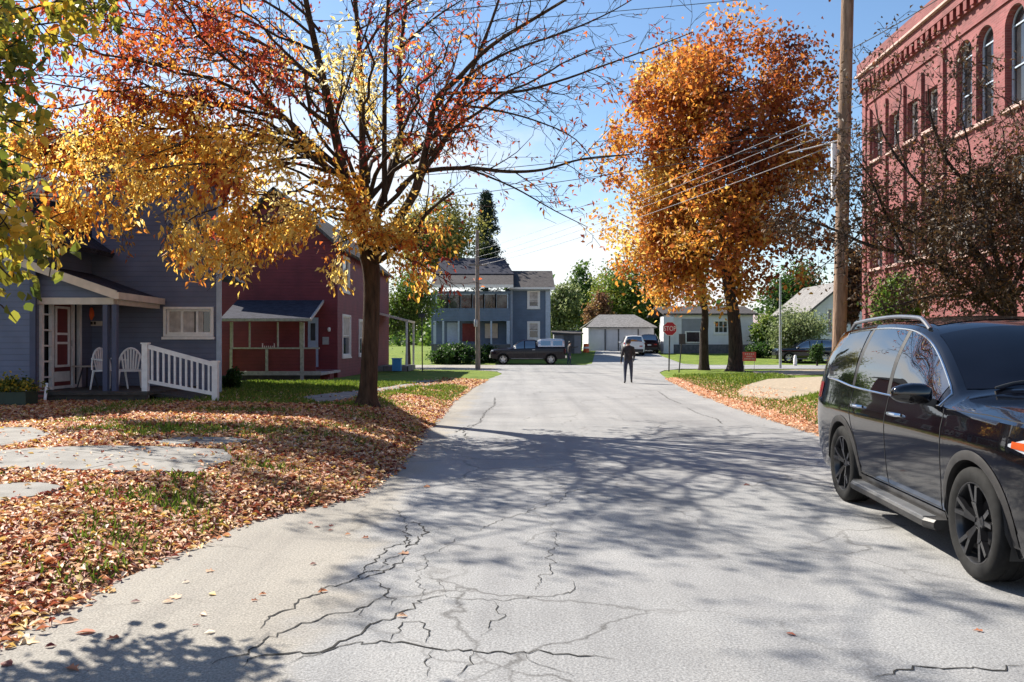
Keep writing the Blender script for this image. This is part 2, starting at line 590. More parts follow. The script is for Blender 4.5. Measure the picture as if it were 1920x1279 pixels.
M['black_paint'] = paint_mat('black_car_paint', (0.0025, 0.0025, 0.004), dust_amt=0.035)
M['white_car'] = paint_mat('white_car_paint', (0.75, 0.75, 0.76), dust_amt=0.15)
M['navy_car'] = paint_mat('dark_truck_paint', (0.010, 0.007, 0.013), dust_amt=0.04)
for n_ in M['navy_car'].node_tree.nodes:
    if n_.type == 'BSDF_PRINCIPLED':
        n_.inputs['Coat Weight'].default_value = 0.25
        n_.inputs['Coat IOR'].default_value = 1.4
        n_.inputs['Specular IOR Level'].default_value = 0.25
M['plastic'] = mat('black_plastic', (0.022, 0.022, 0.023), 0.55, var=0.2)
M['clad'] = mat('dusty_grey_plastic', (0.026, 0.025, 0.025), 0.5, var=0.3, scale=12)
M['rubber'] = mat('tyre_rubber', (0.012, 0.012, 0.012), 0.85, var=0.3, scale=20, spec=0.25)
M['black_alloy'] = mat('black_alloy', (0.022, 0.022, 0.024), 0.32, metal=0.3, var=0.2, coat=0.4)
M['chrome'] = mat('chrome', (0.75, 0.76, 0.78), 0.14, metal=1.0, var=0.05)
M['alu'] = mat('brushed_aluminium', (0.55, 0.56, 0.58), 0.32, metal=0.9, var=0.1)
M['rail'] = mat('satin_rail', (0.30, 0.31, 0.33), 0.3, metal=0.9, var=0.1)
M['steel'] = mat('galvanised_steel', (0.42, 0.44, 0.46), 0.5, metal=0.6, var=0.15)
M['dark_steel'] = mat('dark_steel', (0.05, 0.05, 0.055), 0.5, metal=0.3, var=0.2)
M['lamp_clear'] = mat('clear_lens', (0.36, 0.38, 0.42), 0.08, var=0.1, coat=1.0)
M['lamp_amber'] = mat('amber_lens', (0.42, 0.07, 0.015), 0.1, var=0.1, coat=1.0)
M['lamp_red'] = mat('red_lens', (0.34, 0.01, 0.015), 0.1, var=0.1, coat=1.0)
M['sign_red'] = mat('sign_red', (0.42, 0.012, 0.03), 0.45, var=0.1)
M['sign_white'] = mat('sign_white', (0.78, 0.78, 0.78), 0.45, var=0.05)
M['pole_wood'] = bark_mat('weathered_pole_wood', (0.12, 0.075, 0.05), (0.36, 0.25, 0.18), 2.0)
M['pole_grey'] = bark_mat('grey_pole_wood', (0.16, 0.13, 0.11), (0.38, 0.32, 0.28), 2.0)
M['bark'] = bark_mat('maple_bark', (0.025, 0.016, 0.011), (0.095, 0.058, 0.038))
M['bark_dark'] = bark_mat('dark_bark', (0.018, 0.014, 0.013), (0.075, 0.055, 0.045))
M['wire'] = mat('cable_black', (0.03, 0.03, 0.033), 0.6, var=0.1)
M['wire_grey'] = mat('cable_grey', (0.30, 0.30, 0.32), 0.4, metal=0.3, var=0.1)
M['plastic_white'] = mat('white_plastic', (0.72, 0.72, 0.72), 0.4, var=0.06)
M['orange'] = mat('orange_plastic', (0.75, 0.12, 0.02), 0.5, var=0.1)
M['blue_bin'] = mat('blue_plastic', (0.06, 0.30, 0.62), 0.45, var=0.1)
M['sky_door'] = mat('pale_blue_door', (0.34, 0.42, 0.55), 0.5, var=0.1)
M['skin'] = mat('skin', (0.48, 0.28, 0.20), 0.55, var=0.08)
M['jacket'] = mat('dark_jacket', (0.030, 0.027, 0.029), 0.85, var=0.4, scale=11, bump=0.4)
M['jeans'] = mat('dark_jeans', (0.036, 0.044, 0.072), 0.9, var=0.35, scale=14, bump=0.4)
M['cap'] = mat('dark_cap', (0.035, 0.04, 0.06), 0.8, var=0.2)
M['shoe'] = mat('dark_shoe', (0.03, 0.028, 0.026), 0.6, var=0.2)
M['leaf_road'] = None
AUT = [(0.0, (0.20, 0.035, 0.026)), (0.18, (0.36, 0.075, 0.03)), (0.38, (0.50, 0.19, 0.04)), (0.58, (0.60, 0.34, 0.06)),
       (0.78, (0.66, 0.48, 0.12)), (1.0, (0.70, 0.62, 0.34))]
M['leaf_ash'] = leaf_mat('autumn_ash_leaves', AUT, 0.62)
M['leaf_maple'] = leaf_mat('rusty_maple_leaves', [(0.0, (0.085, 0.026, 0.016)), (0.25, (0.25, 0.066, 0.026)), (0.5, (0.42, 0.14, 0.036)),
                                                  (0.75, (0.50, 0.25, 0.045)), (1.0, (0.58, 0.42, 0.12))], 0.5)
M['leaf_near'] = leaf_mat('yellow_green_leaves', [(0.0, (0.035, 0.055, 0.012)), (0.35, (0.10, 0.12, 0.02)), (0.6, (0.30, 0.27, 0.04)),
                                                  (0.8, (0.58, 0.37, 0.05)), (1.0, (0.55, 0.12, 0.035))], 0.5)
M['leaf_green'] = leaf_mat('green_leaves', [(0.0, (0.018, 0.045, 0.012)), (0.4, (0.055, 0.11, 0.02)), (0.75, (0.13, 0.19, 0.03)),
                                            (1.0, (0.26, 0.27, 0.05))], 0.35)
M['leaf_pale'] = leaf_mat('greyish_green_leaves', [(0.0, (0.05, 0.08, 0.03)), (0.5, (0.14, 0.18, 0.07)), (1.0, (0.30, 0.33, 0.15))], 0.35)
M['leaf_olive'] = leaf_mat('olive_yellow_leaves', [(0.0, (0.06, 0.07, 0.02)), (0.5, (0.20, 0.19, 0.05)), (1.0, (0.42, 0.36, 0.12))], 0.4)
M['leaf_conifer'] = leaf_mat('dark_conifer_needles', [(0.0, (0.010, 0.022, 0.014)), (1.0, (0.035, 0.06, 0.03))], 0.1)
M['leaf_rust'] = leaf_mat('rust_shrub_leaves', [(0.0, (0.10, 0.04, 0.03)), (0.5, (0.22, 0.11, 0.06)), (1.0, (0.32, 0.26, 0.08))], 0.35)
M['leaf_crab'] = leaf_mat('dark_olive_leaves', [(0.0, (0.030, 0.020, 0.014)), (0.5, (0.085, 0.052, 0.024)), (0.8, (0.17, 0.085, 0.03)), (1.0, (0.28, 0.065, 0.035))], 0.25)
M['leaf_litter'] = leaf_mat('fallen_leaves', [(0.0, (0.11, 0.022, 0.022)), (0.2, (0.28, 0.065, 0.038)), (0.42, (0.50, 0.20, 0.09)), (0.62, (0.68, 0.41, 0.25)),
                                              (0.8, (0.78, 0.58, 0.42)), (0.92, (0.62, 0.40, 0.06)), (1.0, (0.84, 0.70, 0.56))], 0.22, 0.6)
M['grass'] = leaf_mat('grass_blades', [(0.0, (0.05, 0.09, 0.012)), (0.6, (0.14, 0.21, 0.025)), (1.0, (0.34, 0.36, 0.07))], 0.3)
# ------------------------------------------------------------------ scene bookkeeping


def tag(o, label=None, cat=None, group=None, kind=None):
    if label: o['label'] = label
    if cat: o['category'] = cat
    if group: o['group'] = group
    if kind: o['kind'] = kind
    return o


def thing(name, label, cat, loc=(0, 0, 0), rz=0.0, group=None):
    o = bpy.data.objects.new(name, None)
    COL.objects.link(o)
    o.location = loc
    o.rotation_euler = (0, 0, rz)
    o.empty_display_size = 0.2
    return tag(o, label, cat, group)


def kids(o):
    return [c for c in bpy.data.objects if c.parent == o]


def copy_tree(o, parent=None):
    c = o.copy()
    COL.objects.link(c)
    c.parent = parent
    for ch in kids(o):
        copy_tree(ch, c)
    return c


def root_loc(p):
    while p.parent is not None:
        p = p.parent
    return Vector(p.location)


class MB:
    """collects shapes and links them as ONE mesh object"""

    def __init__(s):
        s.v, s.f, s.m, s.cur = [], [], [], 0

    def add(s, verts, faces):
        n = len(s.v)
        s.v += [tuple(p) for p in verts]
        for f in faces:
            s.f.append([i + n for i in f])
            s.m.append(s.cur)

    def quad(s, a, b, c, d):
        s.add([a, b, c, d], [(0, 1, 2, 3)])

    def box(s, c, d, rz=0.0, tilt=None):
        hx, hy, hz = d[0] / 2, d[1] / 2, d[2] / 2
        pts = [Vector((x * hx, y * hy, z * hz)) for z in (-1, 1) for y in (-1, 1) for x in (-1, 1)]
        m = Matrix.Rotation(rz, 3, 'Z')
        if tilt is not None:
            m = m @ tilt
        pts = [m @ p + Vector(c) for p in pts]
        s.add(pts, [(0, 2, 3, 1), (4, 5, 7, 6), (0, 1, 5, 4), (2, 6, 7, 3), (0, 4, 6, 2), (1, 3, 7, 5)])

    def bbox(s, x0, x1, y0, y1, z0, z1):
        s.box(((x0 + x1) / 2, (y0 + y1) / 2, (z0 + z1) / 2), (abs(x1 - x0), abs(y1 - y0), abs(z1 - z0)))

    def bar(s, a, b, w, h=None, up=(0, 0, 1)):
        """square bar from a to b"""
        h = h or w
        a, b = Vector(a), Vector(b)
        d = (b - a).normalized()
        u = Vector(up)
        if abs(d.dot(u)) > 0.98:
            u = Vector((0, 1, 0))
        x = d.cross(u).normalized()
        y = x.cross(d).normalized()
        pts = []
        for p in (a, b):
            for sx_, sy_ in ((-1, -1), (1, -1), (1, 1), (-1, 1)):
                pts.append(p + x * sx_ * w / 2 + y * sy_ * h / 2)
        s.add(pts, [(0, 3, 2, 1), (4, 5, 6, 7), (0, 1, 5, 4), (1, 2, 6, 5), (2, 3, 7, 6), (3, 0, 4, 7)])

    def tube(s, pts, radii, n=8, cap=True, closed=False):
        pts = [Vector(p) for p in pts]
        k = len(pts)
        if not hasattr(radii, '__len__'):
            radii = [radii] * k
        vs, prev = [], None
        for i, p in enumerate(pts):
            if closed:
                t = (pts[(i + 1) % k] - pts[i - 1])
            else:
                t = pts[min(i + 1, k - 1)] - pts[max(i - 1, 0)]
            if t.length < 1e-9:
                t = Vector((0, 0, 1))
            t.normalize()
            if prev is None:
                a = t.orthogonal().normalized()
            else:
                a = prev - t * prev.dot(t)
                a = a.normalized() if a.length > 1e-6 else t.orthogonal().normalized()
            prev = a
            b = t.cross(a)
            for j in range(n):
                th = 2 * math.pi * j / n
                vs.append(p + (a * math.cos(th) + b * math.sin(th)) * radii[i])
        fs = []
        for i in range(k if closed else k - 1):
            i2 = (i + 1) % k
            for j in range(n):
                fs.append((i * n + j, i * n + (j + 1) % n, i2 * n + (j + 1) % n, i2 * n + j))
        if cap and not closed:
            fs.append(tuple(range(n - 1, -1, -1)))
            fs.append(tuple((k - 1) * n + j for j in range(n)))
        s.add(vs, fs)

    def lathe(s, prof, n=32, c=(0, 0, 0), axis='Z'):
        """prof: list of (r, h)"""
        vs, fs = [], []
        for r, h in prof:
            for j in range(n):
                th = 2 * math.pi * j / n
                if axis == 'Z':
                    q = (r * math.cos(th), r * math.sin(th), h)
                elif axis == 'X':
                    q = (h, r * math.cos(th), r * math.sin(th))
                else:
                    q = (r * math.cos(th), h, r * math.sin(th))
                vs.append((q[0] + c[0], q[1] + c[1], q[2] + c[2]))
        for i in range(len(prof) - 1):
            for j in range(n):
                fs.append((i * n + j, i * n + (j + 1) % n, (i + 1) * n + (j + 1) % n, (i + 1) * n + j))
        s.add(vs, fs)

    def disc(s, c, r, n=24, axis='Z'):
        s.lathe([(0.0001, 0), (r, 0)], n, c, axis)

    def prism(s, poly, z0, z1):
        """poly: list of (x, y); vertical prism (z0/z1 may be lists)"""
        k = len(poly)
        z0 = z0 if hasattr(z0, '__len__') else [z0] * k
        z1 = z1 if hasattr(z1, '__len__') else [z1] * k
        vs = [(p[0], p[1], z0[i]) for i, p in enumerate(poly)] + [(p[0], p[1], z1[i]) for i, p in enumerate(poly)]
        fs = [tuple(range(k - 1, -1, -1)), tuple(range(k, 2 * k))]
        for i in range(k):
            j = (i + 1) % k
            fs.append((i, j, k + j, k + i))
        s.add(vs, fs)

    def build(s, name, mats, parent=None, smooth=False, local=False, ang=40):
        if not isinstance(mats, (list, tuple)):
            mats = [mats]
        off = Vector((0, 0, 0))
        if parent is not None and not local:
            off = root_loc(parent)
        me = bpy.data.meshes.new(name)
        me.from_pydata([(p[0] - off.x, p[1] - off.y, p[2] - off.z) for p in s.v], [], s.f)
        for m in mats:
            me.materials.append(m)
        if len(mats) > 1:
            me.polygons.foreach_set('material_index', s.m)
        me.validate()
        me.update()
        if smooth:
            me.shade_smooth()
            me.set_sharp_from_angle(angle=R(ang))
        o = bpy.data.objects.new(name, me)
        COL.objects.link(o)
        if parent is not None:
            o.parent = parent
        return o


def outward(o):
    """make normals consistent"""
    bm = bmesh.new()
    bm.from_mesh(o.data)
    bmesh.ops.recalc_face_normals(bm, faces=bm.faces)
    bm.to_mesh(o.data)
    bm.free()
    return o


# ------------------------------------------------------------------ terrain
def sm(a, b, x):
    t = np.clip((np.asarray(x, float) - a) / (b - a), 0, 1)
    return t * t * (3 - 2 * t)


LY = [0, 4.4, 6, 7.4, 8.0, 8.6, 10.7, 15.2, 22, 28.5, 38, 44, 48, 50, 52]
LX = [-2.9, -2.74, -2.6, -2.35, -1.95, -1.6, -1.5, -1.62, -1.66, -1.5, -1.0, -0.5, -0.9, -2.2, -6]
RY = [0, 10, 14.2, 20, 26, 38, 46, 50, 53, 55]
RX = [5.35, 5.35, 5.35, 5.55, 5.9, 7.1, 8.2, 9.2, 11.0, 15.0]


def ledge(y): return np.interp(y, LY, LX)
def redge(y): return np.interp(y, RY, RX)


def gz(x, y):
    x = np.asarray(x, float)
    y = np.asarray(y, float)
    eL = np.maximum(ledge(np.minimum(y, 48)) - x, 0)
    fL = np.interp(y, [0, 20, 34, 48, 52], [1, 1, 0.35, 0.1, 0.0])
    hL = (0.36 * (1 - np.exp(-eL / 1.1)) + 0.008 * np.minimum(eL, 12)) * fL
    eR = np.maximum(x - redge(np.minimum(y, 50)), 0)
    fR = np.interp(y, [0, 30, 46, 52], [1, 1, 0.6, 0.0])
    hR = 0.14 * (1 - np.exp(-eR / 1.4)) * fR
    rise = 0.040 * np.clip(y - 63, 0, 22) + 0.004 * np.clip(y - 85, 0, 300)
    return hL + hR + rise


def gzf(x, y): return float(gz(x, y))


def P(px, py, d):
    """world point at depth d seen at photo pixel (px, py)"""
    return Vector(((px - CX) / FPX * d, d, CAMH - (py - HY) / FPX * d))


def X(px, d): return (px - CX) / FPX * d
def Z(py, d): return CAMH - (py - HY) / FPX * d


def G(px, py):
    """ground point hit by the ray through (px, py)"""
    rx, rzv = (px - CX) / FPX, -(py - HY) / FPX
    d = 2.5
    while d < 250:
        if CAMH + rzv * d <= gzf(rx * d, d):
            break
        d += 0.03
    return Vector((rx * d, d, gzf(rx * d, d)))


def axis_vals(segs):
    out = []
    for a, b, st in segs:
        out += list(np.arange(a, b - 1e-6, st))
    out.append(segs[-1][1])
    return np.array(out)


def sheet(name, XX, YY, ZZ, m, smooth=True, kind='structure', attr=None):
    """regular grid -> one mesh"""
    nr, nc = XX.shape
    vs = np.stack([XX, YY, ZZ], -1).reshape(-1, 3)
    i = np.arange(nr - 1)[:, None] * nc + np.arange(nc - 1)[None, :]
    f = np.stack([i, i + 1, i + 1 + nc, i + nc], -1).reshape(-1, 4)
    me = bpy.data.meshes.new(name)
    me.vertices.add(len(vs))
    me.vertices.foreach_set('co', vs.ravel())
    me.loops.add(f.size)
    me.loops.foreach_set('vertex_index', f.ravel().astype(np.int32))
    me.polygons.add(len(f))
    me.polygons.foreach_set('loop_start', np.arange(len(f), dtype=np.int32) * 4)
    me.materials.append(m)
    if attr:
        for k, a in attr.items():
            at = me.attributes.new(k, 'FLOAT', 'POINT')
            at.data.foreach_set('value', np.asarray(a, np.float32).ravel())
    me.update(calc_edges=True)
    me.validate()
    if smooth:
        me.shade_smooth()
    o = bpy.data.objects.new(name, me)
    COL.objects.link(o)
    tag(o, kind=kind)
    return o


def ground():
    xs = axis_vals([(-900, -200, 100), (-200, -60, 20), (-60, -20, 4), (-20, -10, 0.5), (-10, 10, 0.2), (10, 24, 0.5), (24, 60, 4), (60, 200, 20), (200, 900, 100)])
    ys = axis_vals([(-60, 0, 6), (0, 3, 0.5), (3, 30, 0.2), (30, 56, 0.5), (56, 90, 1), (90, 200, 10), (200, 1500, 100)])
    XX, YY = np.meshgrid(xs, ys)
    ZZ = gz(XX, YY)
    # inside the pavement the soil lies a little lower than the paving
    inside = (XX > ledge(YY)) & (XX < redge(YY)) & (YY < 53)
    ZZ = ZZ - 0.03 * inside
    ZZ = ZZ - 0.03 * ((YY > 51) & (YY < 63))
    bump = 0.02 * np.sin(XX * 1.7 + 0.6 * np.sin(YY)) * np.sin(YY * 1.3 + XX * 0.4)
    ZZ = ZZ + bump * sm(0.4, 1.5, np.maximum(ledge(YY) - XX, XX - redge(YY)))
    li = np.zeros_like(XX)
    eL = ledge(YY) - XX
    li += (eL > -0.3) * sm(26, 19, YY) * 0.75 * sm(12.5, 8.5, eL)
    li += (eL > -0.3) * (eL < 2.5) * sm(40, 25, YY) * 0.35
    li = np.where(YY < 13, li * .75, li)
    eR = XX - redge(YY)
    li += (eR > -0.3) * sm(2.6, 0.6, eR - 0.03 * (26 - YY)) * sm(44, 28, YY) * 0.7
    li = np.where((YY > 16.5) & (YY < 24) & (XX < -3.2) & (XX > -7), li * 0.55, li)
    return sheet('ground', XX, YY, ZZ, M['lawn'], attr={'litter': li})


ground()


def wob(y, s, amp):
    return amp * np.array([mnoise.noise(Vector((float(v) * 1.1, s, 0))) + 0.5 * mnoise.noise(Vector((float(v) * 3.7, s, 3))) for v in y])


def road():
    ys = axis_vals([(-12, 3, 1.0), (3, 30, 0.15), (30, 53.01, 0.5)])
    t = np.linspace(0, 1, 40)
    l = ledge(ys) + wob(ys, 2.0, 0.10)
    r = redge(ys) + wob(ys, 9.0, 0.10)
    XX = l[:, None] * (1 - t) + r[:, None] * t
    YY = np.repeat(ys[:, None], len(t), 1)
    ZZ = 0.012 + 0 * XX
    o = sheet('road', XX, YY, ZZ, M['asphalt'])
    xs = axis_vals([(-80, 80.1, 2.0)])
    ys = np.linspace(52.6, 62.3, 8)
    XX, YY = np.meshgrid(xs, ys)
    YY = YY + np.array([[0.25 * mnoise.noise(Vector((float(v) * 0.3, 1, 0))) for v in xs]])
    sheet('cross_street', XX, YY, gz(XX, YY) + 0.020, M['asphalt'])
    # paved yard beyond the cross street
    ys = np.linspace(62.0, 84.5, 24)
    t = np.linspace(0, 1, 10)
    l = np.interp(ys, [62, 64, 85], [5.0, 6.2, 8.6])
    r = np.interp(ys, [62, 64, 74, 85], [14.8, 13.2, 13.5, 14.5])
    XX = l[:, None] * (1 - t) + r[:, None] * t
    YY = np.repeat(ys[:, None], len(t), 1)
    sheet('driveway', XX, YY, gz(XX, YY) + 0.035, M['asphalt'])
    return o


road()


def cracks():
    """open cracks in the old pavement, filled with dirt; lie 3 mm above the road"""
    lines = [[(90, 850), (120, 825), (240, 800), (340, 735), (440, 685), (520, 650), (620, 625), (740, 600), (775, 585), (830, 550), (875, 530)],
             [(305, 690), (330, 655), (400, 610), (480, 565), (560, 530), (615, 500), (700, 475), (770, 435), (840, 415), (960, 400)],
             [(230, 860), (260, 825), (400, 800), (470, 795), (560, 790), (650, 745), (730, 720), (820, 665), (880, 640), (950, 605), (1030, 565), (1080, 545), (1140, 530)],
             [(440, 840), (560, 800), (720, 755), (880, 740), (960, 750), (1080, 768), (1200, 788), (1330, 785), (1450, 798), (1560, 795), (1740, 805), (1850, 812), (1930, 825)],
             [(1140, 530), (1155, 545), (1300, 548), (1400, 550), (1560, 540), (1640, 530), (1720, 515), (1730, 495), (1715, 470)],
             [(1630, 235), (1635, 280), (1620, 330), (1615, 385), (1605, 425), (1565, 445), (1550, 480), (1545, 510)],
             [(770, 430), (775, 405), (830, 370), (855, 345), (870, 320), (950, 295), (975, 265), (960, 240), (965, 210)],
             [(965, 210), (1000, 195), (1030, 215), (1055, 240), (1010, 290), (975, 310), (985, 280), (960, 270)],
             [(800, 460), (850, 480), (880, 505), (875, 530), (910, 550), (885, 585)],
             [(760, 640), (760, 610), (775, 585)],
             [(890, 740), (915, 700), (940, 660), (1000, 660), (1060, 680), (1075, 710), (1050, 750)],
             [(1355, 555), (1390, 585), (1385, 620), (1340, 665), (1300, 720)],
             [(1265, 790), (1255, 830), (1240, 860), (1190, 910)],
             [(1080, 770), (1065, 830), (1060, 900)],
             [(1500, 800), (1505, 830), (1600, 855), (1690, 880), (1720, 910)],
             [(960, 400), (1030, 420), (1060, 380), (1050, 350), (1120, 320), (1200, 265)],
             [(1260, 250), (1350, 205), (1450, 170), (1540, 140), (1660, 100), (1690, 60), (1800, 35)],
             [(1030, 420), (1015, 470), (1035, 500), (1030, 555)], [(1030, 440), (1110, 460), (1140, 520)],
             [(965, 210), (930, 150), (890, 130)], [(1055, 240), (1200, 215), (1330, 195)],
             [(700, 475), (775, 455), (860, 430), (900, 405), (965, 350)], [(840, 415), (880, 370), (950, 340), (990, 310)]]
    wd = [1.25, 1.3, 1.4, 1.1, 0.7, 0.6, 1.3, 1.3, 1.0, 0.9, 0.8, 0.7, 1.1, 0.6, 0.6, 0.5, 0.6, 0.4, 0.4, 0.6, 0.4, 1.2, 1.1]
    P2 = [([(360 + a / 2.4, 900 + b / 2.4) for a, b in L], w) for L, w in zip(lines, wd)]
    for L in ([(490, 345), (480, 310), (540, 280), (560, 240), (600, 210), (600, 180)], [(1240, 155), (1280, 185), (1330, 205)],
              [(1350, 220), (1400, 245), (1470, 265), (1490, 285)], [(540, 285), (500, 290), (440, 320)]):
        P2.append(([(640 + a / 2.087, 660 + b / 2.087) for a, b in L], 1.6))
    P2.append(([(1640, 1276), (1700, 1262), (1760, 1258), (1860, 1262), (1925, 1254)], 1.2))
    b = MB()
    for L, w in P2:
        pts = [G(*q) for q in L]
        fine = []
        for a, c in zip(pts[:-1], pts[1:]):
            n = max(2, int((c - a).length / 0.035))
            for k in range(n):
                fine.append(a.lerp(c, k / n))
        fine.append(pts[-1])
        k = len(fine)
        if k < 3:
            continue
        ph = rnd.random() * 50
        for i in range(k):
            p = fine[i]
            s = min(1.0, i / 4, (k - 1 - i) / 4)
            p.x += 0.045 * s * mnoise.noise(Vector((ph, i * 0.35, 0))) + 0.045 * s * mnoise.noise(Vector((ph, i * 1.3, 7)))
            p.y += 0.045 * s * mnoise.noise(Vector((ph + 9, i * 0.35, 0))) + 0.05 * s * mnoise.noise(Vector((ph, i * 1.3, 2)))
        vs = []
        for i in range(k):
            t = (fine[min(i + 1, k - 1)] - fine[max(i - 1, 0)])
            t.z = 0
            t.normalize()
            nrm = Vector((-t.y, t.x, 0))
            hw = 0.0056 * w * (0.55 + 0.75 * abs(mnoise.noise(Vector((ph, i * 0.6, 21))) * 1.8)) * min(1, (i + 1) / 6, (k - i) / 6)
            vs.append((fine[i].x + nrm.x * hw, fine[i].y + nrm.y * hw, 0.0155))
            vs.append((fine[i].x - nrm.x * hw, fine[i].y - nrm.y * hw, 0.0155))
        b.add(vs, [(2 * i, 2 * i + 2, 2 * i + 3, 2 * i + 1) for i in range(k - 1)])
    o = b.build('road_cracks', M['crack'])
    tag(o, kind='structure')


cracks()


def slab(name, pix, m, lift=0.03, n=3):
    """draped paving patch from photo outline (converted to ground points), triangulated finely"""
    pts = [G(*q) for q in pix]
    bm = bmesh.new()
    vs = [bm.verts.new((p.x, p.y, 0)) for p in pts]
    bm.faces.new(vs)
    bmesh.ops.triangulate(bm, faces=bm.faces[:])
    for _ in range(n):
        long_e = [e for e in bm.edges if e.calc_length() > 0.35]
        if not long_e:
            break
        bmesh.ops.subdivide_edges(bm, edges=long_e, cuts=1)
        bmesh.ops.triangulate(bm, faces=bm.faces[:])
    for v in bm.verts:
        v.co.z = gzf(v.co.x, v.co.y) + lift
    # a skirt so that it has thickness
    be = [e for e in bm.edges if e.is_boundary]
    r = bmesh.ops.extrude_edge_only(bm, edges=be)
    for e in r['geom']:
        if isinstance(e, bmesh.types.BMVert):
            e.co.z -= 0.08
    bmesh.ops.recalc_face_normals(bm, faces=bm.faces)
    me = bpy.data.meshes.new(name)
    bm.to_mesh(me)
    bm.free()
    me.materials.append(m)
    o = bpy.data.objects.new(name, me)
    COL.objects.link(o)
    tag(o, kind='structure')
    return o


slab('sidewalk', [(-120, 862), (60, 846), (175, 841), (300, 842), (420, 848), (440, 866), (370, 892), (180, 889), (-120, 882)], M['concrete'], 0.035, 5)
slab('sidewalk', [(-100, 815), (0, 806), (60, 806), (95, 818), (70, 830), (0, 842), (-100, 852)], M['concrete'], 0.035, 4)
slab('sidewalk', [(290, 833), (340, 825), (440, 826), (475, 832), (420, 838), (310, 840)], M['concrete'], 0.04, 4)
slab('sidewalk', [(-60, 925), (0, 913), (80, 912), (125, 921), (60, 938), (-60, 952)], M['concrete'], 0.035, 4)
slab('sidewalk', [(560, 748), (640, 738), (705, 731), (760, 722), (880, 717), (880, 721), (770, 728), (720, 738), (650, 750), (600, 757)], M['concrete'], 0.035, 4)
slab('sidewalk', [(690, 722), (760, 717), (820, 714), (820, 716), (740, 723)], M['concrete'], 0.035, 4)
slab('driveway', [(1380, 737), (1398, 724), (1440, 712), (1620, 704), (1700, 716), (1560, 733), (1520, 741), (1470, 752), (1420, 750), (1385, 745)], M['sand'], 0.03, 5)
slab('driveway', [(1410, 697), (1500, 694), (1640, 694), (1640, 700), (1460, 705), (1420, 703)], M['sand'], 0.03, 4)

# ------------------------------------------------------------------ leaves (numpy)
T4v = np.array([(0, 0, 0), (0.5, 0.42, 0.12), (0, 1, 0), (-0.5, 0.42, 0.12)], float)
T4f = [(0, 1, 2), (0, 2, 3)]
T7v = np.array([(0, 0, 0), (0.36, 0.22, 0.10), (0.5, 0.55, 0.16), (0, 1, -0.06), (-0.5, 0.55, 0.16), (-0.36, 0.22, 0.10), (0, 0.5, 0.0)], float)
T7f = [(0, 1, 2, 6), (6, 2, 3), (6, 3, 4), (0, 6, 4, 5)]
# broad maple-like lobed leaf
T9v = np.array([(0, 0, 0), (0.55, 0.10, 0.10), (0.30, 0.38, 0.04), (0.60, 0.62, 0.14), (0.22, 0.66, 0.03), (0, 1.0, -0.08),
                (-0.22, 0.66, 0.03), (-0.60, 0.62, 0.14), (-0.30, 0.38, 0.04), (-0.55, 0.10, 0.10), (0, 0.45, -0.02)], float)
T9f = [(0, 1, 2, 10), (10, 2, 3, 4), (10, 4, 5), (10, 5, 6), (10, 6, 7, 8), (0, 10, 8, 9)]


def norm(a):
    return a / np.maximum(np.linalg.norm(a, axis=-1, keepdims=True), 1e-9)


def leaves_object(name, pos, direc, nrm, length, width, t, m, parent=None, tmpl='4', curl=None, kind=None):
    tv, tf = {'4': (T4v, T4f), '7': (T7v, T7f), '9': (T9v, T9f)}[tmpl]
    n = len(pos)
    d = norm(direc)
    s = norm(np.cross(d, nrm))
    u = np.cross(s, d)
    L = np.asarray(length)[:, None, None] * np.ones((n, 1, 1))
    W = np.asarray(width)[:, None, None] * np.ones((n, 1, 1))
    cz = np.ones((n, 1, 1)) if curl is None else np.asarray(curl)[:, None, None]
    V = pos[:, None, :] + s[:, None, :] * tv[None, :, 0:1] * W + d[:, None, :] * tv[None, :, 1:2] * L + u[:, None, :] * tv[None, :, 2:3] * L * cz
    k = len(tv)
    off = root_loc(parent) if parent is not None else Vector((0, 0, 0))
    V = V.reshape(-1, 3) - np.array(off)
    loops, starts, c = [], [], 0
    base = np.arange(n)[:, None] * k
    sizes = [len(f) for f in tf]
    LI = np.concatenate([base + np.array(f)[None, :] for f in tf], 1)      # n x total
    tot = LI.shape[1]
    st = np.concatenate([[0], np.cumsum(sizes)[:-1]])
    LS = (np.arange(n)[:, None] * tot + st[None, :]).ravel()
    me = bpy.data.meshes.new(name)
    me.vertices.add(len(V))
    me.vertices.foreach_set('co', V.astype(np.float32).ravel())
    me.loops.add(LI.size)
    me.loops.foreach_set('vertex_index', LI.astype(np.int32).ravel())
    me.polygons.add(len(LS))
    me.polygons.foreach_set('loop_start', LS.astype(np.int32))
    at = me.attributes.new('t', 'FLOAT', 'POINT')
    at.data.foreach_set('value', np.repeat(np.clip(t, 0, 1), k).astype(np.float32))
    me.materials.append(m)
    me.update(calc_edges=True)
    o = bpy.data.objects.new(name, me)
    COL.objects.link(o)
    if parent is not None:
        o.parent = parent
    if kind:
        tag(o, kind=kind)
    return o


def nz(p, s, seed=0.0):
    return np.array([mnoise.noise(Vector((float(a[0]) * s + seed, float(a[1]) * s, float(a[2]) * s))) for a in p])


def on_slab(x, y):
    return False


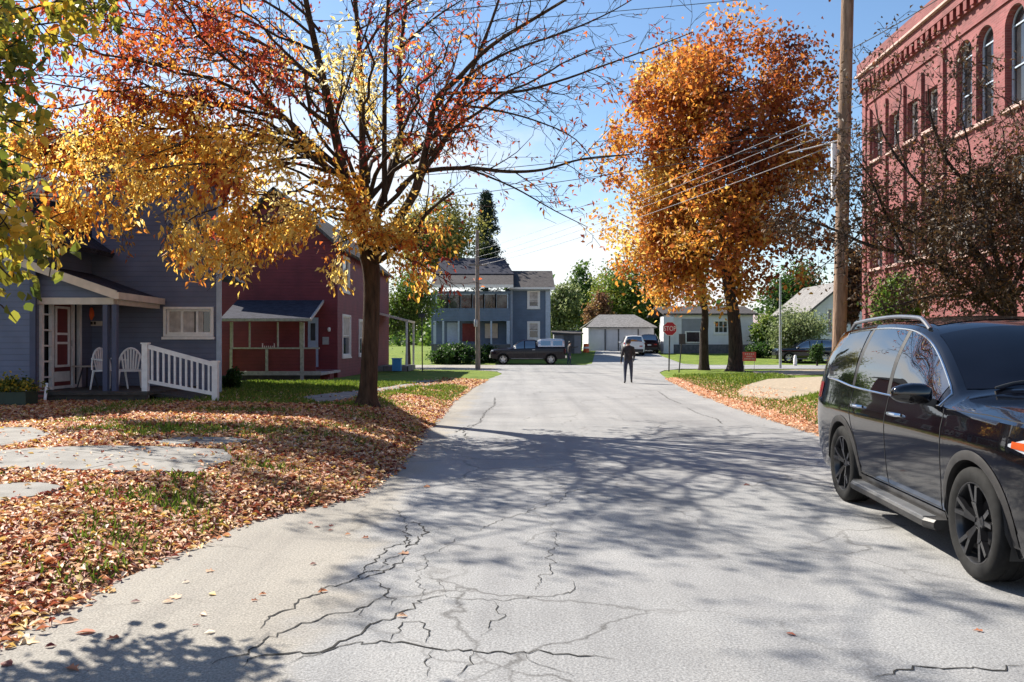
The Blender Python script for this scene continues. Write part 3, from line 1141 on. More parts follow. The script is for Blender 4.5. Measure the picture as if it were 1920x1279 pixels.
def litter():
    # left bank
    n = 150000
    y = 3.0 + (rng.random(n) ** 1.35) * 19.0
    x = ledge(y) + 0.12 - rng.random(n) ** 1.15 * 8.6
    p = np.stack([x, y, 0 * x], 1)
    ns = nz(p, 0.55, 3.1) + 0.6 * nz(p, 1.7, 8.0)
    e = ledge(y) - x
    keep = (ns + rng.normal(0, 0.24, n)) > -0.44
    keep &= (e > rng.normal(-0.02, 0.07, n))
    # paved pads stay mostly clear of leaves
    px = CX + x / y * FPX
    for poly in PADS:
        ins = inside_poly(x, y, poly)
        keep &= ~(ins & (rng.random(n) > 0.025))
    # greener zone behind the trunk
    gr = (y > 16.8) & (x < -3.3) & (rng.random(n) < 0.75)
    keep &= ~gr
    a = p[keep]
    # right verge
    n2 = 26000
    y2 = 11.5 + rng.random(n2) ** 1.2 * 26
    x2 = redge(y2) - 0.1 + np.abs(rng.normal(0, 0.95, n2)) * (1.0 + 0.02 * (28 - y2))
    q = np.stack([x2, y2, 0 * x2], 1)
    k2 = (nz(q, 0.6, 12) + rng.normal(0, 0.25, n2)) > -0.3
    for poly in PADS:
        ins = inside_poly(x2, y2, poly)
        k2 &= ~(ins & (rng.random(n2) > 0.15))
    b = q[k2]
    # sparse leaves far along the left kerb
    n3 = 7000
    y3 = 18 + rng.random(n3) * 18
    x3 = ledge(y3) - np.abs(rng.normal(0, 0.8, n3)) + 0.05
    c = np.stack([x3, y3, 0 * x3], 1)
    pos = np.concatenate([a, b, c])
    n = len(pos)
    pos[:, 2] = gz(pos[:, 0], pos[:, 1]) + 0.010 + rng.random(n) * 0.03
    for poly in PADS:
        ins = inside_poly(pos[:, 0], pos[:, 1], poly)
        pos[:, 2] += 0.03 * ins
    th = rng.random(n) * 2 * np.pi
    d = np.stack([np.cos(th), np.sin(th), rng.normal(0, 0.22, n)], 1)
    nr = np.stack([rng.normal(-.06, 0.19, n), rng.normal(0, 0.19, n), np.ones(n)], 1)
    big = 1 + 0.025 * np.clip(pos[:, 1] - 8, 0, 20)
    L = rng.uniform(0.036, 0.082, n) * big
    W = L * rng.uniform(0.34, 0.62, n)
    t = rng.beta(1.35, 1.1, n)
    t = np.clip(t + 0.10 * nz(pos, 0.8, 5), 0, 0.9)
    t = np.where(rng.random(n) < 0.07, rng.uniform(0.9, 1.0, n), t)
    t = np.where(rng.random(n) < 0.05, 0.05, t)
    # right verge is paler / more orange
    right = pos[:, 0] > 3
    t = np.where(right, 0.35 + 0.5 * t, t)
    leaves_object('fallen_leaves', pos, d, nr, L, W, t, M['leaf_litter'], None, '7', rng.uniform(0.4, 2.4, n), 'stuff')


def inside_poly(x, y, poly):
    x = np.asarray(x)
    y = np.asarray(y)
    r = np.zeros(x.shape, bool)
    k = len(poly)
    for i in range(k):
        x1, y1 = poly[i]
        x2, y2 = poly[(i + 1) % k]
        c = ((y1 > y) != (y2 > y)) & (x < (x2 - x1) * (y - y1) / (y2 - y1 + 1e-12) + x1)
        r ^= c
    return r


def gp(pix):
    return [(G(*q).x, G(*q).y) for q in pix]


PADS = [gp([(-120, 862), (60, 846), (175, 841), (300, 842), (420, 848), (440, 866), (370, 892), (180, 889), (-120, 882)]),
        gp([(-100, 815), (0, 806), (60, 806), (95, 818), (70, 830), (0, 842), (-100, 852)]),
        gp([(290, 833), (340, 825), (440, 826), (475, 832), (420, 838), (310, 840)]),
        gp([(-60, 925), (0, 913), (80, 912), (125, 921), (60, 938), (-60, 952)]),
        gp([(1380, 737), (1398, 724), (1440, 712), (1620, 704), (1700, 716), (1560, 733), (1520, 741), (1470, 752), (1420, 750), (1385, 745)]),
        gp([(560, 748), (640, 738), (705, 731), (760, 722), (880, 717), (880, 721), (770, 728), (720, 738), (650, 750), (600, 757)])]
litter()


def grass_blades():
    n = 90000
    y = 3.2 + rng.random(n) ** 1.3 * 26
    x = ledge(y) - 0.05 - rng.random(n) * 7.5
    p = np.stack([x, y, 0 * x], 1)
    ns = nz(p, 0.9, 31)
    back = (y > 16.8) & (x < -3.0) | (y > 22)
    keep = np.where(back, ns > -0.35, (ns + rng.normal(0, .12, n)) > np.where(y < 13, -5, 0.28))
    for poly in PADS:
        keep &= ~inside_poly(x, y, poly)
    keep &= (y >= 13) | ((nz(p, 0.55, 3.1) + 0.6 * nz(p, 1.7, 8.0)) < -0.34 + rng.normal(0, .14, n))
    p = p[keep]
    # right lawn
    n2 = 22000
    y2 = 14 + rng.random(n2) * 26
    x2 = redge(y2) + 0.4 + rng.random(n2) * 5
    k2 = np.ones(n2, bool)
    for poly in PADS:
        k2 &= ~inside_poly(x2, y2, poly)
    q = np.stack([x2, y2, 0 * x2], 1)[k2]
    p = np.concatenate([p, q])
    n = len(p)
    p[:, 2] = gz(p[:, 0], p[:, 1]) - 0.005
    d = np.stack([rng.normal(0, 0.45, n), rng.normal(0, 0.45, n), np.ones(n)], 1)
    nr = np.stack([rng.normal(0, 1, n), rng.normal(0, 1, n), 0.2 * np.ones(n)], 1)
    L = rng.uniform(0.04, 0.10, n) * (1 + 0.022 * p[:, 1])
    leaves_object('lawn_grass', p, d, nr, L, 0.012 * (1 + 0.06 * p[:, 1]), rng.beta(2, 2, n), M['grass'], None, '4', None, 'stuff')


grass_blades()

ROADLEAF = [
    (395, 1076, .075, 0.62, 'curled tan leaf on the pale shoulder, farther than the yellow leaf'),
    (348, 1096, .06, 1.0, 'whitish leaf lying flat on the pale shoulder beyond the pair of tan leaves'),
    (398, 1120, .075, 0.9, 'yellow leaf on the pale shoulder, the only bright yellow one'),
    (327, 1127, .10, 0.60, 'large tan leaf on the shoulder, upper one of an overlapping pair'),
    (315, 1135, .08, 0.75, 'pale leaf on the shoulder, lower one of an overlapping pair'),
    (254, 1134, .075, 0.02, 'dark purple crumpled leaf on the shoulder left of the pair of tan leaves'),
    (210, 1205, .085, 0.25, 'red and orange curled leaf on the pavement near the left corner'),
    (160, 1192, .13, 0.3, 'long narrow reddish leaf on the pavement beside the red and orange curled leaf'),
    (130, 1171, .12, 0.45, 'thin brownish leaf at the edge of the leaf litter, lower left'),
    (57, 1211, .12, 0.85, 'long pale leaf on the pavement below the leaf litter edge'),
    (95, 1221, .07, 0.03, 'dark curled leaf standing on the pavement right of a long pale leaf'),
    (12, 1252, .10, 0.15, 'red brown leaf lying on a crack at the lower left corner of the photo'),
    (138, 1261, .11, 0.35, 'brown leaf lying on the crack along the bottom edge of the photo'),
    (381, 1160, .07, 0.7, 'small pale curled leaf just above the leafy shadow on the pavement'),
    (393, 1192, .07, 1.0, 'white crumpled leaf at the edge of the leafy shadow'),
    (368, 1180, .05, 0.1, 'small dark leaf left of the white crumpled leaf'),
    (582, 985, .07, 0.2, 'dark leaf in the group on the shoulder near the shade, leftmost'),
    (594, 993, .075, 0.12, 'dark curled leaf in the group on the shoulder near the shade, nearest'),
    (622, 989, .06, 0.1, 'dark leaf in the group on the shoulder near the shade, rightmost and farthest'),
    (620, 999, .06, 0.15, 'dark leaf in the group on the shoulder near the shade, right of the nearest'),
    (652, 1007, .06, 0.45, 'flat brown leaf on the shoulder left of the cracked patch, smaller of two'),
    (684, 1012, .07, 0.3, 'brown leaf on the shoulder beside the cracked patch, closest to the cracks'),
    (587, 1062, .06, 0.05, 'lone dark leaf in the middle of the sunlit shoulder'),
    (492, 1120, .06, 0.4, 'brown leaf on the shoulder, upper of a loose pair left of the long crack'),
    (478, 1133, .05, 0.3, 'brown leaf on the shoulder, lower of a loose pair left of the long crack'),
    (605, 1116, .08, 0.42, 'orange leaf caught in the long crack'),
    (1483, 1197, .07, 0.25, 'lone brown leaf on the sunlit road below the shade, right of centre'),
    (1833, 1188, .06, 0.35, 'orange brown leaf on the road in front of the black car'),
    (1400, 913, .10, 0.04, 'dark clump of leaf lying in the shaded middle of the road'),
    (800, 916, .10, 0.45, 'orange leaf in the shade at the left edge of the road'),
    (756, 1042, .10, 0.55, 'tan leaf wedged in the cracked patch'),
    (754, 1163, .08, 0.66, 'tan leaf lying on the junction of cracks below the cracked patch'),
]


def road_leaves():
    for i, (px, py, L, t, lab) in enumerate(ROADLEAF):
        p = G(px, py)
        r2 = np.random.default_rng(100 + i)
        th = r2.uniform(-0.7, 0.7) + (math.pi if r2.random() < 0.5 else 0)
        L *= .85
        pos = np.array([[-0.5 * L * math.cos(th), -0.5 * L * math.sin(th), 0.003]])
        d = np.array([[math.cos(th), math.sin(th), 0.03]])
        nr = np.array([[r2.normal(0, .18), -0.12 + r2.normal(0, .12), 1.0]])
        o = leaves_object('fallen_leaf', pos, d, nr, np.array([L]), np.array([L * r2.uniform(.45, .7)]), np.array([t]), M['leaf_litter'], None, '9' if i % 3 == 0 else '7', np.array([r2.uniform(0.6, 1.5)]))
        o.location = (p.x, p.y, p.z + 0.014)
        tag(o, lab, 'leaf', 'single leaves lying on the road')


road_leaves()
# ------------------------------------------------------------------ buildings


def wall(b, O, d, inn, L, z0, z1, ops=(), depth=0.18, s0=0.0):
    """front skin of a wall with real openings and reveals. ops: (s0, s1, z0, z1, arch)"""
    O = Vector((O[0], O[1], 0)); d = Vector((d[0], d[1], 0)); inn = Vector((inn[0], inn[1], 0))

    def pt(s, z, k=0.0):
        q = O + d * s + inn * k
        return (q.x, q.y, z)
    ss = sorted({s0, L} | {o[0] for o in ops} | {o[1] for o in ops})
    rects = []
    for o in ops:
        top = o[3] if not (len(o) > 4 and o[4]) else o[3]
        rects.append((o[0], o[1], o[2], top))
    zs = sorted({z0, z1} | {r[2] for r in rects} | {r[3] for r in rects})
    for a, c in zip(ss[:-1], ss[1:]):
        for e, f in zip(zs[:-1], zs[1:]):
            ms, mz = (a + c) / 2, (e + f) / 2
            if any(r[0] < ms < r[1] and r[2] < mz < r[3] for r in rects):
                continue
            b.quad(pt(a, e), pt(c, e), pt(c, f), pt(a, f))
    for o in ops:
        a, c, e, f = o[:4]
        arch = len(o) > 4 and o[4]
        zt = f - (c - a) / 2 if arch else f
        b.quad(pt(a, e), pt(a, zt), pt(a, zt, depth), pt(a, e, depth))
        b.quad(pt(c, zt), pt(c, e), pt(c, e, depth), pt(c, zt, depth))
        b.quad(pt(a, e, depth), pt(c, e, depth), pt(c, e), pt(a, e))
        if not arch:
            b.quad(pt(a, f), pt(c, f), pt(c, f, depth), pt(a, f, depth))
        else:
            r = (c - a) / 2
            m = (a + c) / 2
            n = 14
            for i in range(n):
                t0, t1 = math.pi * (1 - i / n), math.pi * (1 - (i + 1) / n)
                p0 = (m + r * math.cos(t0), zt + r * math.sin(t0))
                p1 = (m + r * math.cos(t1), zt + r * math.sin(t1))
                b.quad(pt(*p0), pt(*p1), pt(p1[0], f), pt(p0[0], f))
                b.quad(pt(*p0), pt(*p1), pt(*p1, depth), pt(*p0, depth))


def window(root, O, d, inn, s0, s1, z0, z1, frame=None, glass=None, depth=0.10, arch=False, mull=0, rail=True, casing=0.0, fw=0.05,
           sill=True, name='window', curtain=None):
    """a window set into a wall opening: frame > pane, sill"""
    frame = frame or M['white_paint']
    glass = glass or M['glass']
    O = Vector((O[0], O[1], 0)); d = Vector((d[0], d[1], 0)); inn = Vector((inn[0], inn[1], 0))

    def pt(s, z, k=0.0):
        q = O + d * s + inn * k
        return Vector((q.x, q.y, z))
    b = MB()
    upv = inn
    zt = z1 - (s1 - s0) / 2 if arch else z1

    def br(a, c, w, h, k):
        b.bar(pt(a[0], a[1], k), pt(c[0], c[1], k), w, h, up=upv)
    k = depth
    br((s0 + fw / 2, z0), (s0 + fw / 2, zt), fw, fw * 1.2, k)
    br((s1 - fw / 2, z0), (s1 - fw / 2, zt), fw, fw * 1.2, k)
    br((s0 + fw, z0 + fw / 2), (s1 - fw, z0 + fw / 2), fw, fw * 1.2, k)
    if arch:
        m, r = (s0 + s1) / 2, (s1 - s0) / 2 - fw / 2
        pts = [pt(m + r * math.cos(t), zt + r * math.sin(t), k) for t in np.linspace(0, math.pi, 15)]
        b.tube(pts, fw * 0.62, 4)
        br((s0 + fw, zt), (s1 - fw, zt), fw * .8, fw, k)
    else:
        br((s0 + fw, z1 - fw / 2), (s1 - fw, z1 - fw / 2), fw, fw * 1.2, k)
    if rail:
        zm = (z0 + zt) / 2
        br((s0 + fw, zm), (s1 - fw, zm), fw * 0.8, fw, k)
    for i in range(mull):
        s = s0 + (s1 - s0) * (i + 1) / (mull + 1)
        br((s, z0 + fw), (s, zt - (0 if arch else fw)), fw * 1.1, fw, k - 0.003)
    if casing:
        c = casing
        br((s0 - c / 2, z0 - c), (s0 - c / 2, z1 + c), c, 0.05, -0.026)
        br((s1 + c / 2, z0 - c), (s1 + c / 2, z1 + c), c, 0.05, -0.026)
        br((s0, z1 + c / 2), (s1, z1 + c / 2), c, 0.05, -0.026)
        br((s0, z0 - c / 2), (s1, z0 - c / 2), c, 0.06, -0.031)
    w = b.build(name, frame, root)
    p = MB()
    if arch:
        m, r = (s0 + s1) / 2, (s1 - s0) / 2 - 0.01
        vs = [pt(s0 + .01, z0, k + .01), pt(s1 - .01, z0, k + .01)] + [pt(m + r * math.cos(t), zt + r * math.sin(t), k + .01) for t in np.linspace(0, math.pi, 15)]
        p.add(vs, [tuple(range(len(vs)))])
    else:
        p.quad(pt(s0 + .01, z0 + .01, k + .01), pt(s1 - .01, z0 + .01, k + .01), pt(s1 - .01, z1 - .01, k + .01), pt(s0 + .01, z1 - .01, k + .01))
    p.build('pane', glass, w)
    if curtain:
        cb = MB()
        for (a0, a1, c0, c1) in curtain:
            A0, A1 = s0 + (s1 - s0) * a0, s0 + (s1 - s0) * a1
            C0, C1 = z0 + (z1 - z0) * c0, z0 + (z1 - z0) * c1
            nf = 6
            for i in range(nf):
                q0, q1 = A0 + (A1 - A0) * i / nf, A0 + (A1 - A0) * (i + 1) / nf
                e0, e1 = (0.0, 0.004) if i % 2 else (0.004, 0.0)
                cb.quad(pt(q0, C0, k + .003 - e0), pt(q1, C0, k + .003 - e1), pt(q1, C1, k + .003 - e1), pt(q0, C1, k + .003 - e0))
        cb.build('curtain', M['curtain'], w)
    if sill:
        s = MB()
        q0, q1 = pt(s0 - casing - 0.03, z0 - casing - 0.035, -0.03), pt(s1 + casing + 0.03, z0 - casing - 0.035, -0.03)
        s.bar(q0, q1, 0.06, 0.12, up=upv) if False else s.bar(q0, q1, 0.10, 0.06, up=(0, 0, 1))
        s.build('sill', frame, w)
    return w


def roof_slab(b, pts, th=0.12):
    """thick roof plane from 4 corner points"""
    p = [Vector(q) for q in pts]
    nrm = (p[1] - p[0]).cross(p[3] - p[0]).normalized()
    if nrm.z < 0:
        nrm = -nrm
    lo = [q - nrm * th for q in p]
    n = len(p)
    b.add(p + lo, [tuple(range(n)), tuple(range(2 * n - 1, n - 1, -1))] + [(i, (i + 1) % n, n + (i + 1) % n, n + i) for i in range(n)])


# ---------------- blue house on the left
def blue_house():
    gz0 = 0.30
    r = thing('blue_house', 'blue grey house with a white trimmed porch at the left edge of the photo', 'house', (-9.0, 20.0, gz0))
    yA = 19.4
    xc, xp, xl = X(415, yA), X(283, yA), -9.86
    w = MB()
    # wing wall facing the street, with the wide white window
    sW0, sW1 = X(312, yA) - xl, X(397, yA) - xl
    zW0, zW1 = Z(627, yA), Z(580, yA)
    ops = [(sW0, sW1, zW0, zW1)]
    wall(w, (xl, yA), (1, 0), (0, 1), xc - xl, gz0 - .3, 6.4, ops, 0.12)
    # right end wall runs away from the street
    w.quad((xc, yA, gz0 - .3), (-10.7, 29.5, gz0 - .3), (-10.7, 29.5, 6.4), (xc, yA, 6.4))
    # left block: side wall with the door, and its front wall
    y0 = 17.0
    dS0, dS1 = 17.28 - y0, 18.80 - y0
    zt = Z(560, 17.4)
    wall(w, (xl, y0), (0, 1), (-1, 0), yA - y0, gz0 - .3, 3.95, [(dS0, dS1, 0.62, zt)], 0.10)
    wall(w, (-16.5, y0), (1, 0), (0, 1), 16.5 + xl, gz0 - .3, 3.95, [], 0.1)
    # gable triangle of the left block, ridge runs away from the camera
    w.add([(xl, y0, 3.95), (-16.5, y0, 3.95), (-13.2, y0, 6.3)], [(0, 1, 2)])
    w.quad((xl, y0, 3.95), (xl, yA, 3.95), (-13.2, yA, 6.3), (-13.2, y0, 6.3))
    wall(w, (-16.5, y0), (0, 1), (1, 0), 12, gz0 - .3, 3.95)
    outward(w.build('wall', M['blue_siding'], r))
    # corner boards
    for bx_ in (((xc - .05, yA - .012, 3.2), (.11, .05, 6.6)), ((xl + .02, y0 - .012, 2.1), (.12, .05, 3.7))):
        c = MB()
        c.box(*bx_)
        c.build('corner_board', M['blue_trim'] if bx_[0][2] < 3 else M['teal_trim'], r)
    rf = MB()
    roof_slab(rf, [(xl + .55, y0 - .45, 3.72), (xl + .55, 29, 3.72), (-13.2, 29, 6.45), (-13.2, y0 - .45, 6.45)])
    roof_slab(rf, [(-17, y0 - .45, 3.6), (-17, 29, 3.6), (-13.2, 29, 6.45), (-13.2, y0 - .45, 6.45)])
    roof_slab(rf, [(-12.2, yA - .3, 6.42), (xc + .2, yA - .3, 6.42), (-10.2, 29.7, 6.62), (-13, 29.7, 6.62)])
    ro = rf.build('roof', M['roof_dark'], r)
    fs = MB()
    fs.bar((xl + .55, y0 - .47, 3.64), (-13.2, y0 - .47, 6.37), .20, .05, up=(0, 1, 0))
    fs.build('fascia', M['cream_paint'], ro)
    fs = MB()
    fs.bar((-12.2, yA - .42, 6.28), (xc + .25, yA - .42, 6.28), .05, .16)
    fs.build('fascia', M['cream_paint'], ro)
    window(r, (xl, yA), (1, 0), (0, 1), sW0, sW1, zW0, zW1, M['white_paint'], M['glass'], .05, mull=2, rail=False, casing=.055,
           curtain=[(0.0, .33, 0, 1), (.36, .60, 0, 1), (.68, .80, 0, .9)])
    # door with side lights
    dr = MB()

    def ds(s, z, k):
        return (xl - k, y0 + s, z)

    def dbar(a, c, ww, k=-.02):
        dr.bar(ds(a[0], a[1], k), ds(c[0], c[1], k), ww, .07, up=(1, 0, 0))
    sA, sB = dS0 + .38, dS1 - .30
    for s in (dS0, sA, sB, dS1):
        dbar((s, .62), (s, zt), .09)
    dbar((dS0, zt + .03), (dS1, zt + .03), .10)
    dbar((dS0 + .05, .66), (dS1 - .05, .66), .06, -.01)
    for i in range(5):
        z = .9 + i * (zt - .9) / 5.0
        dbar((dS0 + .045, z), (sA - .045, z), .035)
    door = dr.build('door', M['white_paint'], r)
    pn = MB()
    pn.quad(ds(dS0, .62, .06), ds(dS1, .62, .06), ds(dS1, zt, .06), ds(dS0, zt, .06))
    pn.build('pane', M['glass'], door)
    st = MB()
    st.bbox(xl - .03, xl + .01, y0 + sA + .05, y0 + sB - .05, .66, zt - .05)
    st.build('panel', M['door_red'], door)
    sf = MB()
    for s in (sA + .16, sB - .16):
        sf.bar(ds(s, 1.12, -.03), ds(s, zt - .16, -.03), .05, .03, up=(1, 0, 0))
    for z in (1.12, 1.62, 1.82, zt - .16):
        sf.bar(ds(sA + .14, z, -.031), ds(sB - .14, z, -.031), .05, .03, up=(1, 0, 0))
    sf.bbox(xl + .01, xl + .03, y0 + sA + .12, y0 + sB - .12, .78, 1.0)
    sf.build('screen_frame', M['white_paint'], door)
    hd = MB()
    hd.tube([ds(sB - .10, 1.55, -.06), ds(sB - .10, 1.68, -.06)], .015, 6)
    hd.build('handle', M['steel'], door)
    # porch roof over the corner: gable front, eave coming back to the wing wall
    yp = 17.15
    xr = X(212, yp)
    ze = Z(549, yp)
    pr = MB()
    xm = -10.9
    roof_slab(pr, [(xr + .10, yp - .15, ze), (xr + .10 - .05, yA - .02, ze - .0), (xm, yA - .02, ze + .95), (xm, yp - .15, ze + .95)], .10)
    po = pr.build('porch_roof', M['roof_dark'], r)
    pf = MB()
    pf.bar((xr + .13, yp - .17, ze - .05), (xm, yp - .17, ze + .90), .17, .05, up=(0, 1, 0))
    pf.bar((xr + .16, yp - .2, ze - .07), (xr + .10, yA - .03, ze - .07), .10, .14)
    pf.build('fascia', M['cream_paint'], po)
    bm_ = MB()
    bm_.bbox(-10.6, xr, yp + .02, yp + .14, ze - .24, ze - .10)
    bm_.bbox(xr - .1, xr + .02, yp + .14, yA - .02, ze - .24, ze - .10)
    bm_.build('porch_beam', M['cream_paint'], r)
    tri = MB()
    tri.add([(xr, yp + .06, ze - .10), (-10.9, yp + .06, ze - .10), (-10.9, yp + .06, ze + .85)], [(0, 1, 2)])
    tri.build('porch_gable', M['blue_siding'], r)
    gzp = 0.36
    for px in (199, 216):
        p = MB()
        xx = X(px, yp + .08)
        p.box((xx, yp + .08, (gzp + .2 + ze - .24) / 2), (.10, .10, ze - .24 - gzp - .2))
        p.build('porch_post', M['blue_trim'], r)
    # deck and its skirt
    dk = MB()
    dk.bbox(-9.82, X(290, 17.1), 16.75, yA - .02, .56, .62)
    dk.bbox(-9.80, X(288, 17.1), 16.80, 16.84, gz0 - .2, .555)
    dk.build('porch_deck', M['dark_wood'], r)
    # ramp down to the walk
    x0, x1 = X(268, 17.2), X(411, 17.2)
    rm = MB()
    roof_slab(rm, [(x0 - .02, 17.25, .62), (x1, 17.25, .36), (x1, 18.5, .36), (x0 - .02, 18.5, .62)], .08)
    rm.build('ramp', M['dark_wood'], r)
    # ramp railing
    yr = 17.2
    rl = MB()
    zA, zB = Z(650, yr), Z(683, yr)
    bA, bB = Z(715, yr), Z(738, yr)
    for x, za, zb_ in ((X(273, yr), .34, Z(645, yr)), (X(404, yr), .28, Z(679, yr))):
        rl.box((x, yr, (za + zb_) / 2), (.115, .115, zb_ - za))
        rl.box((x, yr, zb_ + .012), (.15, .15, .03))
    rl.bar((X(278, yr), yr, zA), (X(399, yr), yr, zB), .05, .09)
    rl.bar((X(278, yr), yr, bA), (X(399, yr), yr, bB), .05, .07)
    n = 11
    for i in range(n):
        f = (i + .7) / (n + .4)
        x = X(278, yr) + f * (X(399, yr) - X(278, yr))
        rl.box((x, yr, (zA + (zB - zA) * f + bA + (bB - bA) * f) / 2), (.036, .036, zA + (zB - zA) * f - bA - (bB - bA) * f))
    rl.build('ramp_railing', M['white_paint'], r)
    return r


blue_house()


def porch_things():
    y = 18.0
    # orange wind sock ornament and plaque, on the wall behind the porch
    ys = 19.35
    t = thing('wall_ornament', 'orange red hanging ornament on the porch wall above the pale plaque', 'ornament', (X(171, ys), ys, Z(590, ys)))
    b = MB()
    b.tube([(X(171, ys), ys, Z(577, ys)), (X(171, ys), ys, Z(583, ys)), (X(171, ys), ys, Z(592, ys)), (X(171, ys), ys, Z(600, ys))], [.03, .06, .07, .02], 8)
    b.build('body', M['orange'], t, smooth=True)
    t = thing('wall_plaque', 'pale rectangular plaque on the porch wall under the orange ornament', 'plaque', (X(177, ys), ys, Z(607, ys)))
    b = MB()
    b.bbox(X(163, ys), X(191, ys), ys, ys + .03, Z(611, ys), Z(602, ys))
    b.build('board', M['cream_paint'], t)
    b = MB()
    for i in range(3):
        b.box((X(166 + 6 * i, ys), ys - .008, Z(606, ys)), (.05, .012, .07))
    b.build('motif', M['dark_wood'], t)

    def chair(x, yy, rz, label):
        c = thing('garden_chair', label, 'chair', (x, yy, .62), rz, 'white plastic armchairs on the blue porch')
        s = MB()
        s.prism([(-.24, -.24), (.24, -.24), (.22, .22), (-.22, .22)], [.40, .40, .38, .38], [.43, .43, .41, .41])
        s.build('seat', M['plastic_white'], c, local=True)
        bk = MB()
        arc = [(-.25 * math.cos(a), .22 + .05 * math.sin(a), .42 + .47 * math.sin(a)) for a in np.linspace(0, math.pi, 13)]
        bk.tube(arc, .022, 6)
        for i in range(-3, 4):
            xx = i * .06
            bk.bar((xx * .75, .22, .41), (xx, .26, .42 + .46 * math.sqrt(max(0, 1 - (xx / .25) ** 2))), .035, .012, up=(0, 1, 0))
        bk.build('backrest', M['plastic_white'], c, local=True)
        for sx_ in (-1, 1):
            a = MB()
            a.tube([(.26 * sx_, .22, .66), (.29 * sx_, .0, .64), (.28 * sx_, -.22, .63), (.265 * sx_, -.25, .42)], .020, 6)
            a.build('armrest', M['plastic_white'], c, local=True)
            for sy_ in (-1, 1):
                l = MB()
                l.tube([(.22 * sx_, .21 * sy_, .42), (.26 * sx_, .26 * sy_, 0)], [.028, .018], 6)
                l.build('leg', M['plastic_white'], c, local=True)
        return c
    chair(X(205, 17.9), 17.9, R(70), 'white plastic armchair in profile between the small table and the second armchair')
    chair(X(243, 18.1), 18.1, R(-150), 'white plastic armchair next to the white ramp railing')
    t = thing('porch_table', 'small low table on the blue porch left of the white plastic armchairs', 'table', (X(164, 18.3), 18.3, .62))
    b = MB()
    b.lathe([(0.001, .50), (.30, .50), (.32, .485), (.30, .47), (0.001, .47)], 20, (X(164, 18.3), 18.3, .62))
    b.build('tabletop', M['cream_paint'], t)
    for k in range(3):
        a = k * 2.094
        b = MB()
        b.tube([(X(164, 18.3) + .1 * math.cos(a), 18.3 + .1 * math.sin(a), 1.1), (X(164, 18.3) + .24 * math.cos(a), 18.3 + .24 * math.sin(a), .63)], .016, 6)
        b.build('leg', M['dark_steel'], t)
    # slatted red crate leaning at the left of the door
    xx, yy = X(66, 16.7), 16.7
    t = thing('wooden_bench', 'small red slatted wooden bench with white ends left of the blue house door', 'bench', (xx, yy, .33))
    b = MB()
    for i in range(4):
        b.box((xx + .02, yy - .02 + .04 * i, .47 + .075 * i), (.44 - .03 * i, .02, .05))
    b.build('backrest', M['door_red'], t)
    for s in (-1, 1):
        b = MB()
        b.bar((xx + s * .24, yy - .1, .34), (xx + s * .20 - .03, yy + .12, .80), .05, .03)
        b.build('end_post', M['white_paint'], t)
    b = MB()
    b.box((xx, yy - .08, .46), (.46, .20, .025))
    b.build('seat', M['door_red'], t)
    # satellite dish on the wing wall
    yy = 19.0
    c = Vector((X(363, yy), yy, Z(440, yy)))
    t = thing('satellite_dish', 'small round grey satellite dish on the blue house wall among yellow leaves', 'dish', c)
    b = MB()
    b.lathe([(.001, .05), (.08, .04), (.15, .01), (.165, -.02), (.15, .005), (.08, .03), (.001, .04)], 20, c, axis='Y')
    b.build('reflector', M['teal_trim'], t, smooth=True)
    b = MB()
    b.tube([c + Vector((0, .05, 0)), c + Vector((0, .3, -.1)), c + Vector((0, .40, -.1))], .02, 6)
    b.tube([c + Vector((0, 0, -.15)), c + Vector((0, -.2, -.06))], .01, 5)
    b.build('bracket', M['steel'], t)
    # planter with yellow flowers at far left
    xx, yy = X(22, 15.6), 15.6
    t = thing('flower_planter', 'dark planter of yellow flowers in front of the blue house at the left edge', 'planter', (xx, yy, gzf(xx, yy)))
    b = MB()
    b.prism([(xx - .38, yy - .2), (xx + .38, yy - .2), (xx + .38, yy + .2), (xx - .38, yy + .2)], gzf(xx, yy), gzf(xx, yy) + .28)
    b.build('box', mat('dark_green_planter', (.02, .04, .025), .6), t)
    n = 900
    p = np.stack([rng.normal(xx, .22, n), rng.normal(yy, .12, n), gzf(xx, yy) + .3 + np.abs(rng.normal(0, .12, n))], 1)
    d = rng.normal(0, 1, (n, 3)); nr = rng.normal(0, 1, (n, 3))
    leaves_object('foliage', p, d, nr, rng.uniform(.05, .10, n), .05 * np.ones(n), rng.random(n) * .8, M['leaf_near'], t)


porch_things()


